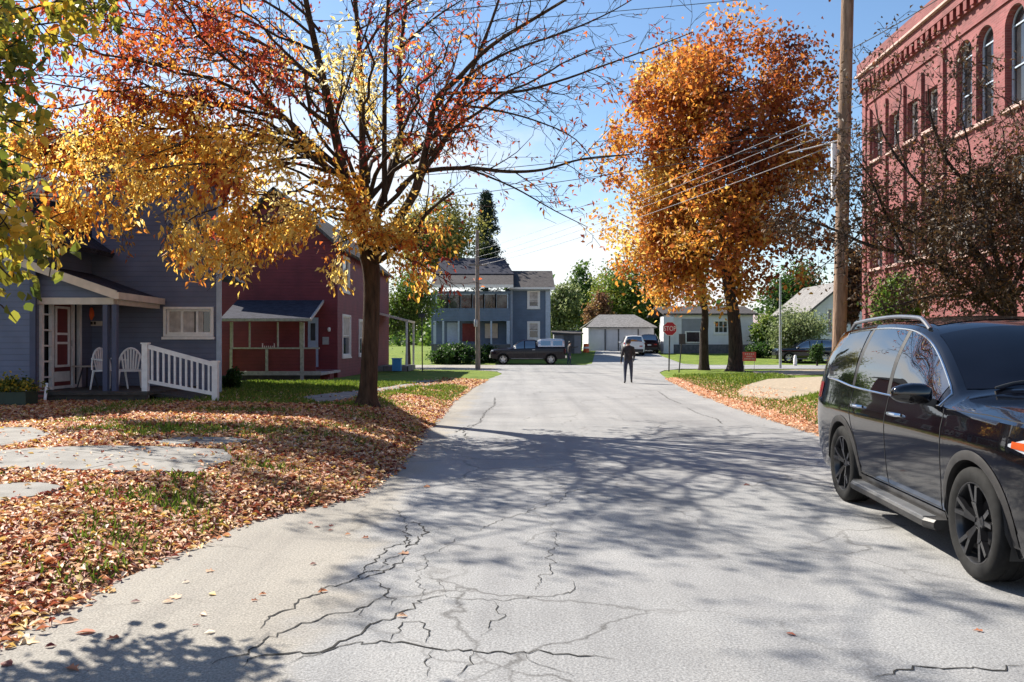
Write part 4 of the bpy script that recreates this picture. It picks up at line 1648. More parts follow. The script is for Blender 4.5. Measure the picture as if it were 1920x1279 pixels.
# ---------------- red house
def red_house():
    yF, yP = 36.0, 32.3
    xl, xc = X(400, yF), X(633, yF)
    g = 0.08
    r = thing('red_house', 'dark red wooden house with a dark porch roof left of the big tree trunk', 'house', (-9.5, 36, g))
    w = MB()
    H = 6.0
    # front wall with the pale door
    dA, dB = X(578, yF) - xl, X(597, yF) - xl
    wall(w, (xl, yF), (1, 0), (0, 1), xc - xl, g - .3, H, [], .1)
    # side wall facing the street
    yE = 51.0
    ops = []
    for (y0, y1, z0, z1) in ((37.0, 38.7, 1.1, 2.85), (41.0, 42.3, 1.1, 2.75), (45.0, 46.0, 1.1, 2.7), (37.0, 38.4, 4.05, 5.5), (43.0, 44.2, 4.05, 5.5)):
        ops.append((y0 - yF, y1 - yF, z0, z1))
    wall(w, (xc, yF), (0, 1), (-1, 0), yE - yF, g - .3, H, ops, .1)
    w.quad((xl, yE, g - .3), (xc, yE, g - .3), (xc, yE, H), (xl, yE, H))
    w.quad((xl, yF, g - .3), (xl, yE, g - .3), (xl, yE, H), (xl, yF, H))
    xm = (xl + xc) / 2
    w.add([(xl, yF, H), (xc, yF, H), (xm, yF, H + 2.3)], [(0, 1, 2)])
    outward(w.build('wall', M['red_siding'], r))
    rf = MB()
    roof_slab(rf, [(xc + .35, yF - .35, H - .32), (xc + .35, yE + .3, H - .32), (xm, yE + .3, H + 2.4), (xm, yF - .35, H + 2.4)])
    roof_slab(rf, [(xl - .35, yF - .35, H - .32), (xl - .35, yE + .3, H - .32), (xm, yE + .3, H + 2.4), (xm, yF - .35, H + 2.4)])
    rf.build('roof', M['roof_grey'], r)
    for i, o in enumerate(ops):
        window(r, (xc, yF), (0, 1), (-1, 0), *o, frame=M['white_paint'], casing=.09, depth=.03, curtain=[(0, 1, .45, 1)] if i < 2 else None)
    # front door, pale blue, on the right of the porch
    d = MB()
    d.bbox(xl + dA, xl + dB, yF - .06, yF - .01, .60, 2.75)
    do = d.build('door', M['sky_door'], r)
    d = MB()
    d.bbox(xl + dA + .12, xl + dB - .12, yF - .075, yF - .061, 1.75, 2.5)
    d.build('pane', M['glass'], do)
    d = MB()
    d.box((xl + dB - .06, yF - .09, 1.55), (.04, .05, .05))
    d.build('handle', M['steel'], do)
    # porch
    pxl, pxr = X(431, yP), X(597, yP)
    zdk, zra, zev = Z(699, yP), Z(653, yP), Z(600, yP)
    dk = MB()
    dk.bbox(pxl, pxr + .1, yP, yF - .02, zdk - .10, zdk)
    dk.build('porch_deck', M['porch_white'], r)
    lat = MB()
    lat.bbox(pxl + .04, pxr + .05, yP + .04, yP + .08, g - .2, zdk - .10)
    lat.build('porch_skirt', M['dark_wood'], r)
    hw = MB()
    hw.bbox(pxl + .08, pxr - .12, yP + .05, yP + .11, zdk + .06, zra - .03)
    hw.bbox(pxl + .03, pxl + .09, yP + .12, yF - .1, zdk + .06, zra - .03)
    hw.build('half_wall', M['red_siding'], r)
    tr = MB()
    tr.bbox(pxl, pxr + .02, yP + .03, yP + .13, zra - .03, zra + .03)
    tr.bbox(pxl, pxr + .1, yP - .005, yP + .05, zdk - .02, zdk + .055)
    tr.build('rail', M['porch_white'], r)
    for px, ww in ((433, .10), (467, .05), (520, .05), (563, .08)):
        p = MB()
        x = X(px, yP)
        p.box((x, yP + .08, (zra + .03 + zev - .08) / 2), (ww, .09, zev - .08 - zra - .03))
        if px == 433:
            p.box((x, yP + .02, (zdk + .06 + zra) / 2 - .02), (.10, .05, zra - zdk - .1))
        p.build('porch_post', M['porch_white'], r)
    p = MB()
    xx = X(500, yP)
    p.box((xx, yP + .02, (zdk + .06 + zra) / 2 - .02), (.10, .05, zra - zdk - .1))
    p.build('trim_post', M['porch_white'], r)
    p = MB()
    xx = X(566, yP)
    p.box((xx, yP + .08, (g + zev) / 2 - .05), (.14, .14, zev - g - .1))
    p.build('corner_post', M['porch_white'], r)
    rfp = MB()
    roof_slab(rfp, [(pxl - .25, yP - .35, zev + .05), (X(582, yP - .3), yP - .35, zev + .05), (X(606, yF), yF - .02, Z(563, yF)), (X(445, yF), yF - .02, Z(563, yF))], .10)
    ro = rfp.build('porch_roof', M['roof_dark'], r)
    f = MB()
    f.bar((pxl - .25, yP - .37, zev - .01), (X(582, yP - .3), yP - .37, zev - .01), .05, .10)
    f.build('fascia', M['porch_white'], ro)
    f = MB()
    f.bar((X(582, yP - .3) + .02, yP - .36, zev - .0), (X(606, yF) + .02, yF - .03, Z(563, yF) - .05), .05, .12)
    f.build('fascia', M['porch_white'], ro)
    # steps to the door
    for i in range(3):
        s = MB()
        s.bbox(X(583, 34), X(603, 34) + .35, 33.6 + .35 * i, 34.0 + .35 * i, g - .1, g + .14 * (i + 1))
        s.build('step', M['brick_dark'], r)
    # mailbox and lamp beside the door
    m = MB()
    m.bbox(X(606, yF), X(617, yF), yF - .14, yF - .01, Z(646, yF), Z(632, yF))
    m.build('mailbox', M['steel'], r)
    m = MB()
    m.lathe([(.001, .1), (.05, .09), (.07, 0), (.05, -.08), (.001, -.1)], 10, (X(618, yF), yF - .10, Z(618, yF)))
    m.build('wall_lamp', M['white_paint'], r)
    # small side porch at the far end
    b = MB()
    roof_slab(b, [(xc, 46.6, 3.4), (xc + 1.75, 46.6, 2.95), (xc + 1.75, 50, 2.95), (xc, 50, 3.4)], .12)
    b.build('side_porch_roof', M['cream_paint'], r)
    for yy in (46.7, 49.9):
        b = MB()
        b.box((xc + 1.65, yy, 1.45), (.11, .11, 2.8))
        b.build('side_porch_post', M['white_paint'], r)
    b = MB()
    b.bbox(xc + .02, xc + 1.75, 46.6, 50, .05, .35)
    b.build('side_porch_deck', M['concrete'], r)
    # a rocking chair on the porch, a bright blue bin by the side porch
    t = thing('porch_chair', 'white high backed chair standing on the red house porch', 'chair', (X(500, 33.6), 33.6, zdk))
    b = MB()
    xx = X(500, 33.6)
    for s in (-1, 1):
        b.tube([(xx + s * .24, 33.8, zdk), (xx + s * .24, 33.85, zdk + 1.15)], .025, 6)
        b.tube([(xx + s * .24, 33.35, zdk), (xx + s * .24, 33.35, zdk + .62)], .022, 6)
        b.bar((xx + s * .24, 33.3, zdk + .62), (xx + s * .24, 33.8, zdk + .65), .05, .02)
    b.build('frame', M['white_paint'], t)
    b = MB()
    for i in range(5):
        b.bar((xx - .16 + .08 * i, 33.83, zdk + .42), (xx - .16 + .08 * i, 33.85, zdk + 1.05), .03, .015)
    b.build('backrest', M['white_paint'], t)
    b = MB()
    b.bbox(xx - .24, xx + .24, 33.33, 33.8, zdk + .38, zdk + .42)
    b.build('seat', M['white_paint'], t)
    yy = 45.6
    x0 = X(734, yy)
    t = thing('recycling_bin', 'bright blue plastic bin beside the side porch of the red house', 'bin', (x0 + .3, yy, gzf(x0, yy)))
    b = MB()
    zz = gzf(x0, yy)
    k = [(x0 + .03, yy), (x0 + .50, yy), (x0 + .50, yy + .5), (x0 + .03, yy + .5)]
    b.prism(k, zz + .05, zz + .70)
    b.build('body', M['blue_bin'], t)
    b = MB()
    b.bbox(x0, x0 + .53, yy - .03, yy + .53, zz + .70, zz + .76)
    b.build('lid', M['blue_bin'], t)
    for s in (.08, .45):
        b = MB()
        b.lathe([(.06, -.02), (.06, .02)], 10, (x0 + s, yy + .4, zz + .06), axis='X')
        b.build('wheel', M['rubber'], t)
    return r


red_house()


# ---------------- slate blue house at the corner
def corner_house():
    y = 70.0
    g = gzf(0, y)
    r = thing('slate_blue_house', 'two storey slate blue house with a double porch behind the dark pickup', 'house', (-2, y, g))
    xa, xb, xr = X(812, y), X(957, y), X(1030, y)
    zt = Z(546, y)
    w = MB()
    # main wall right of the porch (set back 1.5 m)
    y2 = 71.5
    o1 = (X(992, y2) - xb, X(1009, y2) - xb, Z(575, y2), Z(547, y2))
    o2 = (X(992, y2) - xb, X(1009, y2) - xb, Z(634, y2), Z(606, y2))
    wall(w, (xb - .4, y2), (1, 0), (0, 1), xr - xb + .55, g - .3, Z(541, y2), [(o[0] + .4, o[1] + .4, o[2], o[3]) for o in (o1, o2)], .1)
    xR = xr + .15
    w.quad((xR, y2, g - .3), (xR, 82, g - .3), (xR, 82, Z(541, y2)), (xR, y2, Z(541, y2)))
    # porch bay: back wall, parapets between the storeys
    wall(w, (xa - .3, y2 + .02), (1, 0), (0, 1), xb - xa, g - .3, zt, [], .1)
    w.bbox(xa, xb, y, y + .12, Z(602, y), Z(578, y))
    w.bbox(xa, xb, y, y + .12, g, Z(645, y))
    w.bbox(xa, xb, y, y + .12, Z(551, y), zt)
    w.bbox(xa, xa + .12, y + .12, y2, Z(602, y), Z(578, y))
    w.bbox(xb - .12, xb, y + .12, y2, g, zt)
    wl = outward(w.build('wall', M['teal_siding'], r))
    # upper band of porch windows
    for i in range(6):
        x0 = xa + .35 + i * (xb - xa - .5) / 6
        x1 = x0 + (xb - xa - .5) / 6 - .15
        b = MB()
        z0, z1 = Z(578, y), Z(551, y)
        b.bar((x0 - .07, y + .06, z0), (x0 - .07, y + .06, z1), .12, .10)
        b.bar((x1 + .07, y + .06, z0), (x1 + .07, y + .06, z1), .10, .10)
        b.bar((x0, y + .06, z1 - .03), (x1, y + .06, z1 - .03), .08, .06)
        wdw = b.build('window', M['teal_trim'], r)
        b = MB()
        b.quad((x0, y + .08, z0), (x1, y + .08, z0), (x1, y + .08, z1), (x0, y + .08, z1))
        b.build('pane', M['glass'], wdw)
    # ground floor posts
    for px, ww in ((815, .22), (831, .16), (860, .14), (894, .12), (921, .14), (953, .28)):
        b = MB()
        b.box((X(px, y), y + .06, (Z(645, y) + Z(602, y)) / 2), (ww, .13, Z(602, y) - Z(645, y)))
        b.build('porch_post', M['teal_trim'], r)
    b = MB()
    b.bbox(X(865, y), X(890, y), y2 - .06, y2 - .02, Z(640, y), Z(606, y))
    b.build('door', M['brick_dark'], r)
    b = MB()
    b.bbox(X(836, y), X(858, y), y2 - .08, y2 - .03, Z(645, y), Z(604, y))
    b.build('door', M['sky_door'], r)
    window(r, (xb - .4, y2), (1, 0), (0, 1), o1[0] + .4, o1[1] + .4, o1[2], o1[3], M['white_paint'], casing=.16, depth=.04, curtain=[(0, 1, .3, 1)])
    window(r, (xb - .4, y2), (1, 0), (0, 1), o2[0] + .4, o2[1] + .4, o2[2], o2[3], M['white_paint'], casing=.16, depth=.04, curtain=[(0, 1, .6, 1)])
    for q in (((xR - .2, y2 - .03, (g + Z(541, y2)) / 2), (.42, .08, Z(541, y2) - g)), ((xb + .1, y2 - .03, (g + Z(541, y2)) / 2), (.18, .08, Z(541, y2) - g))):
        b = MB()
        b.box(*q)
        b.build('corner_board', M['teal_trim'], r)
    b = MB()
    b.box(((xb + xR) / 2 + .0, y2 - .035, Z(543, y2)), (xR - xb - .5, .09, .22))
    b.build('frieze_board', M['teal_trim'], r)
    rf = MB()
    # porch roof slope and main roof
    roof_slab(rf, [(xa - .2, y - .6, Z(536, y)), (xb + .25, y - .6, Z(536, y)), (xb + .25, y2 + 2.3, Z(512, 72)), (xa - .2, y2 + 2.3, Z(512, 72))], .15)
    roof_slab(rf, [(xb - .1, y2 - .5, Z(541, y2)), (xR + .4, y2 - .5, Z(541, y2)), (xR + .4, 76.5, Z(507, 76)), (xb - .1, 76.5, Z(507, 76))], .15)
    roof_slab(rf, [(xb - .1, 81.8, Z(541, y2)), (xR + .4, 81.8, Z(541, y2)), (xR + .4, 76.5, Z(507, 76)), (xb - .1, 76.5, Z(507, 76))], .15)
    ro = rf.build('roof', M['roof_grey'], r)
    b = MB()
    roof_slab(b, [(xa - .2, y2 + 2.2, Z(512, 73)), (xb + .3, y2 + 2.2, Z(512, 73)), (xb - .6, 78, Z(484, 78)), (xa - .2, 78, Z(484, 78))], .2)
    roof_slab(b, [(xa - .2, 82, Z(512, 73)), (xb + .3, 82, Z(512, 73)), (xb - .6, 78, Z(484, 78)), (xa - .2, 78, Z(484, 78))], .2)
    b.add([(xb + .3, y2 + 2.2, Z(512, 73)), (xb + .3, 82, Z(512, 73)), (xb - .6, 78, Z(484, 78))], [(0, 1, 2)])
    b.build('upper_roof', M['roof_dark'], ro)
    b = MB()
    b.bar((xa - .25, y - .63, Z(537.5, y)), (xb + .25, y - .63, Z(537.5, y)), .06, .24)
    b.bar((xa - .28, y - .6, Z(538, y)), (xa - 1.3, y + .8, Z(526, y)), .06, .24)
    b.bar((xb - .1, y2 - .53, Z(541, y2) - .02), (xR + .4, y2 - .53, Z(541, y2) - .02), .06, .18)
    b.build('gutter', M['white_paint'], ro)
    b = MB()
    b.bbox(xa - .3, xb - .2, y + .15, y2, Z(648, y), Z(645, y))
    b.bbox(xa, xb, y - .02, y + .0, g - .2, Z(646, y))
    b.build('porch_deck', M['foundation'], r)
    b = MB()
    b.bbox(xb - 2.2, xb - 1.1, y2 - .08, y2 - .03, Z(634, y), Z(606, y))
    b.build('window', M['cream_paint'], r)
    return r


corner_house()


# ---------------- garage, white building, side houses
def garage():
    y = 86.0
    g = gzf(10, y)
    x0, x1 = X(1103, y), X(1226, y)
    r = thing('white_garage', 'low white double garage with a grey roof behind the white car', 'garage', ((x0 + x1) / 2, y, g))
    zt = Z(613, y)
    w = MB()
    wall(w, (x0, y), (1, 0), (0, 1), x1 - x0, g - .3, zt, [])
    w.quad((x0, y, g - .3), (x0, y + 7, g - .3), (x0, y + 7, zt), (x0, y, zt))
    w.quad((x1, y, g - .3), (x1, y + 7, g - .3), (x1, y + 7, zt), (x1, y, zt))
    w.build('wall', M['white_siding'], r)
    for a, c in ((1108, 1133), (1138, 1158), (1161, 1195)):
        b = MB()
        b.bbox(X(a, y), X(c, y), y - .06, y - .02, g, Z(619, y))
        d = b.build('garage_door', M['white_siding'], r)
        b = MB()
        b.bbox(X(c, y) + .02, X(c, y) + .16, y - .05, y - .012, g, Z(617, y))
        b.build('door_jamb', M['foundation'], d)
    rf = MB()
    yr = y + 3.5
    roof_slab(rf, [(x0 - .3, y - .4, zt - .02), (x1 + .3, y - .4, zt - .02), (x1 - 1.5, yr, Z(590, yr)), (x0 + 1.5, yr, Z(590, yr))], .12)
    roof_slab(rf, [(x0 - .3, y + 7.4, zt - .02), (x1 + .3, y + 7.4, zt - .02), (x1 - 1.5, yr, Z(590, yr)), (x0 + 1.5, yr, Z(590, yr))], .12)
    rf.build('roof', M['roof_pale'], r)


garage()


def white_building():
    y = 80.0
    g = gzf(16, y)
    x0, x1 = X(1262, y), X(1412, y)
    r = thing('white_building', 'white sided building behind the stop sign and the two maple trunks', 'building', ((x0 + x1) / 2, y, g))
    zt = Z(588, y)
    zf = Z(646, y)
    w = MB()
    ops = [(X(1295, y) - x0, X(1311, y) - x0, Z(643, y), Z(622, y)), (X(1340, y) - x0, X(1364, y) - x0, Z(624, y), Z(602, y))]
    wall(w, (x0, y), (1, 0), (0, 1), x1 - x0, zf, zt, ops, .15)
    # lit end wall on the left
    w.quad((x0, y, zf), (x0 + .3, y + 9, zf), (x0 + .3, y + 9, zt), (x0, y, zt))
    w.bbox(x0 - 1.0, x0 - .02, y - .4, y + 1.2, g, Z(594, y))
    w.quad((x1, y, zf), (x1, y + 9, zf), (x1, y + 9, zt), (x1, y, zt))
    outward(w.build('wall', M['white_siding'], r))
    b = MB()
    b.bbox(x0 - .02, x1 + .02, y - .04, y + 9, g - .5, zf)
    b.build('foundation', M['foundation'], r)
    b = MB()
    xa, xb = X(1278, y), X(1318, y)
    b.bbox(xa, xb, y - .03, y - .005, Z(645, y), Z(598, y))
    b.build('panel', M['grey_siding'], r)
    b = MB()
    b.bbox(X(1284, y), X(1314, y), y - .09, y - .04, Z(643, y), Z(621, y))
    wn = b.build('window', M['white_paint'], r)
    b = MB()
    b.bbox(X(1287, y), X(1311, y), y - .10, y - .085, Z(641, y), Z(623, y))
    b.build('pane', M['glass'], wn)
    window(r, (x0, y), (1, 0), (0, 1), *ops[1], frame=M['white_paint'], casing=.12, depth=.05, mull=2)
    b = MB()
    b.bbox(X(1317, y), X(1321, y), y - .12, y - .05, g, Z(600, y))
    b.build('drain_pipe', M['white_paint'], r)
    rf = MB()
    roof_slab(rf, [(x0 - 1, y - .4, zt), (x1 + .4, y - .4, zt), (x1 + .4, y + 4.5, zt + .9), (x0 - 1, y + 4.5, zt + .9)], .15)
    roof_slab(rf, [(x0 - 1, y + 9.4, zt), (x1 + .4, y + 9.4, zt), (x1 + .4, y + 4.5, zt + .9), (x0 - 1, y + 4.5, zt + .9)], .15)
    rf.build('roof', M['roof_grey'], r)


white_building()


def right_white_house():
    y = 74.0
    g = gzf(30, y)
    r = thing('white_house', 'white gabled house partly hidden behind the wooden utility pole at right', 'house', (X(1570, y), y, g))
    xl, xr = X(1526, y), X(1640, y)
    zt = Z(574, y)
    w = MB()
    o = (X(1552, y) - xl, X(1560, y) - xl, Z(625, y), Z(580, y))
    wall(w, (xl, y), (1, 0), (0, 1), xr - xl, g - .3, zt, [o], .1)
    w.quad((xl, y, g - .3), (xl, y + 10, g - .3), (xl, y + 10, zt), (xl, y, zt))
    xm = (xl + xr) / 2
    zr = zt + (xm - xl) * .80
    w.add([(xl, y, zt), (xr, y, zt), (xm, y, zr)], [(0, 1, 2)])
    outward(w.build('wall', M['white_siding'], r))
    rf = MB()
    roof_slab(rf, [(xl - .7, y - .5, zt - .55), (xl - .7, y + 10.4, zt - .55), (xm, y + 10.4, zr + .12), (xm, y - .5, zr + .12)], .18)
    roof_slab(rf, [(xr + .7, y - .5, zt - .55), (xr + .7, y + 10.4, zt - .55), (xm, y + 10.4, zr + .12), (xm, y - .5, zr + .12)], .18)
    rf.build('roof', M['roof_pale'], r)
    window(r, (xl, y), (1, 0), (0, 1), *o, frame=M['white_paint'], casing=.12, depth=.04)
    # little pale house further left
    y = 100
    g = gzf(30, y)
    r = thing('pale_house', 'small pale house with a pinkish roof seen far between the maple and the bushes', 'house', (X(1428, y), y, g))
    xl, xr = X(1408, y), X(1452, y)
    zt = Z(618, y)
    w = MB()
    wall(w, (xl, y), (1, 0), (0, 1), xr - xl, g - .3, zt, [])
    w.quad((xl, y, g - .3), (xl, y + 8, g - .3), (xl, y + 8, zt), (xl, y, zt))
    outward(w.build('wall', M['white_siding'], r))
    rf = MB()
    roof_slab(rf, [(xl - .3, y - .4, zt), (xr + .3, y - .4, zt), (xr + .3, y + 4, Z(588, y + 4)), (xl - .3, y + 4, Z(588, y + 4))], .15)
    rf.build('roof', mat('pinkish_roof', (.55, .42, .40), .8), r)
    # dark shed by the pickup tail
    y = 80
    g = gzf(6, y)
    x0, x1 = X(1040, y), X(1090, y)
    r = thing('garden_shed', 'low dark grey shed left of the white garage', 'shed', ((x0 + x1) / 2, y, g))
    w = MB()
    w.bbox(x0, x1, y, y + 3, g - .3, Z(626, y))
    w.build('wall', M['grey_siding'], r)
    rf = MB()
    roof_slab(rf, [(x0 - .2, y - .2, Z(625, y)), (x1 + .2, y - .2, Z(625, y)), (x1 + .2, y + 3.2, Z(619, y)), (x0 - .2, y + 3.2, Z(619, y))], .1)
    rf.build('roof', M['roof_grey'], r)
    b = MB()
    b.bbox(x0 + .9, x0 + 1.9, y - .05, y - .01, g, g + 1.9)
    b.build('door', M['foundation'], r)
    # far pale blue house behind the greenish tree
    y = 110
    g = gzf(8, y)
    x0, x1 = X(1042, y), X(1082, y)
    r = thing('pale_blue_house', 'pale blue house with a light roof far behind the trees left of the garage', 'house', ((x0 + x1) / 2, y, g))
    w = MB()
    zt = Z(596, y)
    wall(w, (x0, y), (1, 0), (0, 1), x1 - x0, g - .3, zt, [(.9, 1.7, Z(626, y), Z(606, y)), (2.0, 2.7, Z(626, y), Z(606, y))])
    w.quad((x1, y, g - .3), (x1, y + 7, g - .3), (x1, y + 7, zt), (x1, y, zt))
    outward(w.build('wall', M['teal_trim'], r))
    for a, c in ((.9, 1.7), (2.0, 2.7)):
        window(r, (x0, y), (1, 0), (0, 1), a, c, Z(626, y), Z(606, y), casing=.1, depth=.05)
    rf = MB()
    roof_slab(rf, [(x0 - .4, y - .5, zt), (x1 + .5, y - .5, zt), (x1 + .5, y + 4, Z(566, y + 4)), (x0 - .4, y + 4, Z(566, y + 4))], .15)
    rf.build('roof', M['roof_pale'], r)


right_white_house()


# ---------------- the big brick building on the right
def brick_building():
    VP = 1020.5
    k = (VP - CX) / FPX
    A = 13.15
    nrm = math.hypot(1, k)
    d = (-k / nrm, -1 / nrm)           # along the facade, towards the camera
    inn = (1 / nrm, -k / nrm)          # into the building (to the right)
    y0 = 34.0
    O = (A + k * y0, y0)
    g = 0.3
    r = thing('brick_building', 'tall red brick building with arched windows on the right side of the street', 'building', (O[0] + 7, 22, g))

    def s_of(px):
        yy = A * FPX / (px - VP)
        return (y0 - yy) * nrm
    L = 27.0
    zc = 12.95
    ops, kinds = [], []
    up = [(1637, 1653), (1667, 1684), (1701, 1720), (1735, 1756)]
    for a, c in up:
        ops.append((s_of(a), s_of(a) + .92, 8.9, 10.3)); kinds.append('up')
    for s in (s_of(1793), s_of(1830), s_of(1884), s_of(1884) + 1.7, s_of(1884) + 3.4, s_of(1884) + 5.4, s_of(1884) + 7.1, s_of(1884) + 8.8):
        ops.append((s, s + .98, 8.25, 11.1, True)); kinds.append('arch')
    for a, c in up:
        ops.append((s_of(a), s_of(a) + .92, 4.6, 6.7)); kinds.append('low')
    for s in (s_of(1793), s_of(1830), s_of(1884), s_of(1884) + 1.7, s_of(1884) + 3.4, s_of(1884) + 5.4):
        ops.append((s, s + .98, 4.4, 6.9)); kinds.append('low')
    w = MB()
    wall(w, O, d, inn, L, g - .5, zc - .75, ops, .26)

    def pt(s, z, kk=0.0):
        return (O[0] + d[0] * s + inn[0] * kk, O[1] + d[1] * s + inn[1] * kk, z)
    D = 16
    # back end wall (faces up the street) and near end wall
    w.quad(pt(0, g - .5), pt(0, g - .5, D), pt(0, zc - .75, D), pt(0, zc - .75))
    w.quad(pt(L, g - .5), pt(L, g - .5, D), pt(L, zc - .75, D), pt(L, zc - .75))
    w.quad(pt(0, zc - .76), pt(L, zc - .76), pt(L, zc - .76, D), pt(0, zc - .76, D))
    w.build('wall', M['brick'], r)
    # pilaster strips between the upper windows
    p = MB()

    def strip(s0, s1, z0, z1, out):
        a = [pt(s0, z0, -out), pt(s1, z0, -out), pt(s1, z1, -out), pt(s0, z1, -out)]
        b_ = [pt(s0, z0, .02), pt(s1, z0, .02), pt(s1, z1, .02), pt(s0, z1, .02)]
        p.add(a + b_, [(0, 1, 2, 3), (0, 1, 5, 4), (1, 2, 6, 5), (2, 3, 7, 6), (3, 0, 4, 7)])
    for a, c in up:
        strip(s_of(a) - .36, s_of(a) - .10, 3.9, 11.0, .10)
    strip(s_of(1757) + .25, s_of(1757) + .60, 3.9, 11.3, .10)
    strip(0, .35, g, 11.9, .08)
    p.build('pilaster', M['brick'], r)
    # cornice: courses and dentils, parapet
    p = MB()
    strip(-.08, L, zc - .75, zc - .42, .22)
    strip(-.04, L, 11.86, 11.98, .10)
    strip(-.04, L, 11.30, 11.38, .06)
    p.build('cornice', M['brick'], r)
    p = MB()
    strip(-.16, L, zc - .42, zc - .34, .34)
    p.build('cornice_ledge', M['stone_trim'], r)
    p = MB()
    strip(-.10, L, zc - .34, zc + .12, .26)
    p.build('parapet', M['brick'], r)
    n = int(L / .42)
    for i in range(n):
        p = MB()
        strip(.05 + i * .42, .05 + i * .42 + .2, zc - 1.06, zc - .75, .20)
        p.build('dentil', M['brick_dark'], r)
    for o, kd in zip(ops, kinds):
        arch = kd == 'arch'
        wn = window(r, O, d, inn, o[0] + .02, o[1] - .02, o[2], o[3] - .02, M['teal_trim'] if arch else M['white_paint'], M['glass'], .22, arch=arch,
                    mull=0, rail=True, sill=False, fw=.055)
        q = MB()
        q.bar(pt(o[0] - .06, o[2] - .05, -.05), pt(o[1] + .06, o[2] - .05, -.05), .14, .10)
        q.build('sill', M['stone_trim'], wn)
    # low stone base
    p = MB()
    strip(-.05, L, g - .5, 1.35, .07)
    p.build('base_course', M['brick_dark'], r)


brick_building()


def far_fill():
    """a few neighbouring things that close the far view"""
    # orange barrel and dark tyres near the shed
    y = 82
    x = X(1099, y)
    g = gzf(x, y)
    t = thing('orange_barrel', 'small orange plastic barrel between the shed and the white garage', 'barrel', (x, y, g))
    b = MB()
    b.lathe([(.001, 0), (.32, 0), (.30, .3), (.27, .62), (.26, .85), (.001, .87)], 14, (x, y, g))
    b.build('body', M['orange'], t, smooth=True)
    b = MB()
    b.lathe([(.298, .38), (.305, .38), (.285, .56), (.278, .56)], 14, (x, y, g))
    b.build('band', M['white_paint'], t)


far_fill()
# ------------------------------------------------------------------ vehicles


def pchip(xs, ys):
    xs = np.array(xs, float); ys = np.array(ys, float)
    o = np.argsort(xs); xs, ys = xs[o], ys[o]
    h = np.diff(xs); dl = np.diff(ys) / h
    m = np.zeros_like(ys)
    m[0], m[-1] = dl[0], dl[-1]
    for i in range(1, len(xs) - 1):
        if dl[i - 1] * dl[i] > 0:
            w1, w2 = 2 * h[i] + h[i - 1], h[i] + 2 * h[i - 1]
            m[i] = (w1 + w2) / (w1 / dl[i - 1] + w2 / dl[i])

    def f(x):
        x = min(max(x, xs[0]), xs[-1])
        i = min(max(int(np.searchsorted(xs, x) - 1), 0), len(xs) - 2)
        t = (x - xs[i]) / h[i]
        return ((1 + 2 * t) * (1 - t) ** 2 * ys[i] + t * (1 - t) ** 2 * h[i] * m[i] + t * t * (3 - 2 * t) * ys[i + 1] + t * t * (t - 1) * h[i] * m[i + 1])
    return f


SUV = dict(
    half=2.47, axF=1.52, axR=-1.30, R=.435, zc=.375, tyre=.378, rimr=.265, track=.865, tw=.245, sill=.25,
    zt=pchip([2.47, 2.43, 2.33, 2.1, 1.6, 1.10, 1.02, .83, .56, .29, .14, -.15, -.7, -1.3, -1.9, -2.15, -2.25, -2.36, -2.43, -2.47],
             [.95, 1.06, 1.13, 1.18, 1.22, 1.25, 1.268, 1.41, 1.59, 1.725, 1.775, 1.82, 1.84, 1.83, 1.80, 1.775, 1.72, 1.45, 1.20, .97]),
    zb=pchip([2.47, 2.4, 2.2, 1.6, 1.1, 0, -1.0, -1.7, -2.1, -2.4, -2.47], [.86, .98, 1.065, 1.09, 1.108, 1.125, 1.15, 1.20, 1.21, 1.13, .92]),
    w=pchip([2.47, 2.43, 2.33, 2.15, 1.85, 1.4, 0, -1.4, -1.9, -2.2, -2.38, -2.47], [.72, .82, .91, .955, .98, .99, .985, .99, .985, .96, .91, .82]),
    wr=pchip([2.47, 2.3, 1.9, 1.15, .78, .28, .1, -1.0, -1.8, -2.2, -2.42, -2.47], [.55, .70, .80, .82, .775, .72, .725, .725, .705, .685, .74, .70]),
    drop=pchip([2.47, 2.2, 1.12, .8, .28, 0, -2, -2.2, -2.47], [.03, .05, .07, .09, .085, .075, .07, .06, .04]),
    side=([.20, .30, .42, .55, .68, .80, .90, .97, 1.03, 1.12, 1.2], [.90, .935, .965, .982, .992, 1.0, 1.0, .992, .975, .955, .94]))

TRUCK = dict(
    half=2.85, axF=1.88, axR=-1.75, R=.46, zc=.40, tyre=.40, rimr=.26, track=.84, tw=.26, sill=.42,
    zt=pchip([2.85, 2.78, 2.6, 2.0, 1.4, 1.25, .95, .62, .45, .2, -.4, -.62, -.72, -.76, -1.5, -2.7, -2.8, -2.85],
             [1.02, 1.14, 1.19, 1.25, 1.29, 1.32, 1.58, 1.83, 1.89, 1.92, 1.92, 1.88, 1.42, 1.37, 1.36, 1.36, 1.35, 1.2]),
    zb=pchip([2.85, 2.7, 2.2, 1.3, 0, -.7, -.8, -2.85], [.95, 1.07, 1.14, 1.18, 1.22, 1.24, 1.26, 1.15]),
    w=pchip([2.85, 2.78, 2.6, 2.3, 1.5, 0, -2.6, -2.85], [.82, .90, .955, .975, .98, .975, .975, .96]),
    wr=pchip([2.85, 2.6, 1.5, .9, .45, 0, -.6, -.75, -2.85], [.72, .80, .82, .76, .66, .66, .66, .90, .90]),
    drop=pchip([2.85, 2, 1.3, .5, 0, -.6, -.75, -2.85], [.03, .05, .06, .08, .08, .07, .05, .03]),
    side=([.3, .45, .6, .8, 1.0, 1.12, 1.25], [.95, .975, .985, 1.0, .995, .98, .965]))


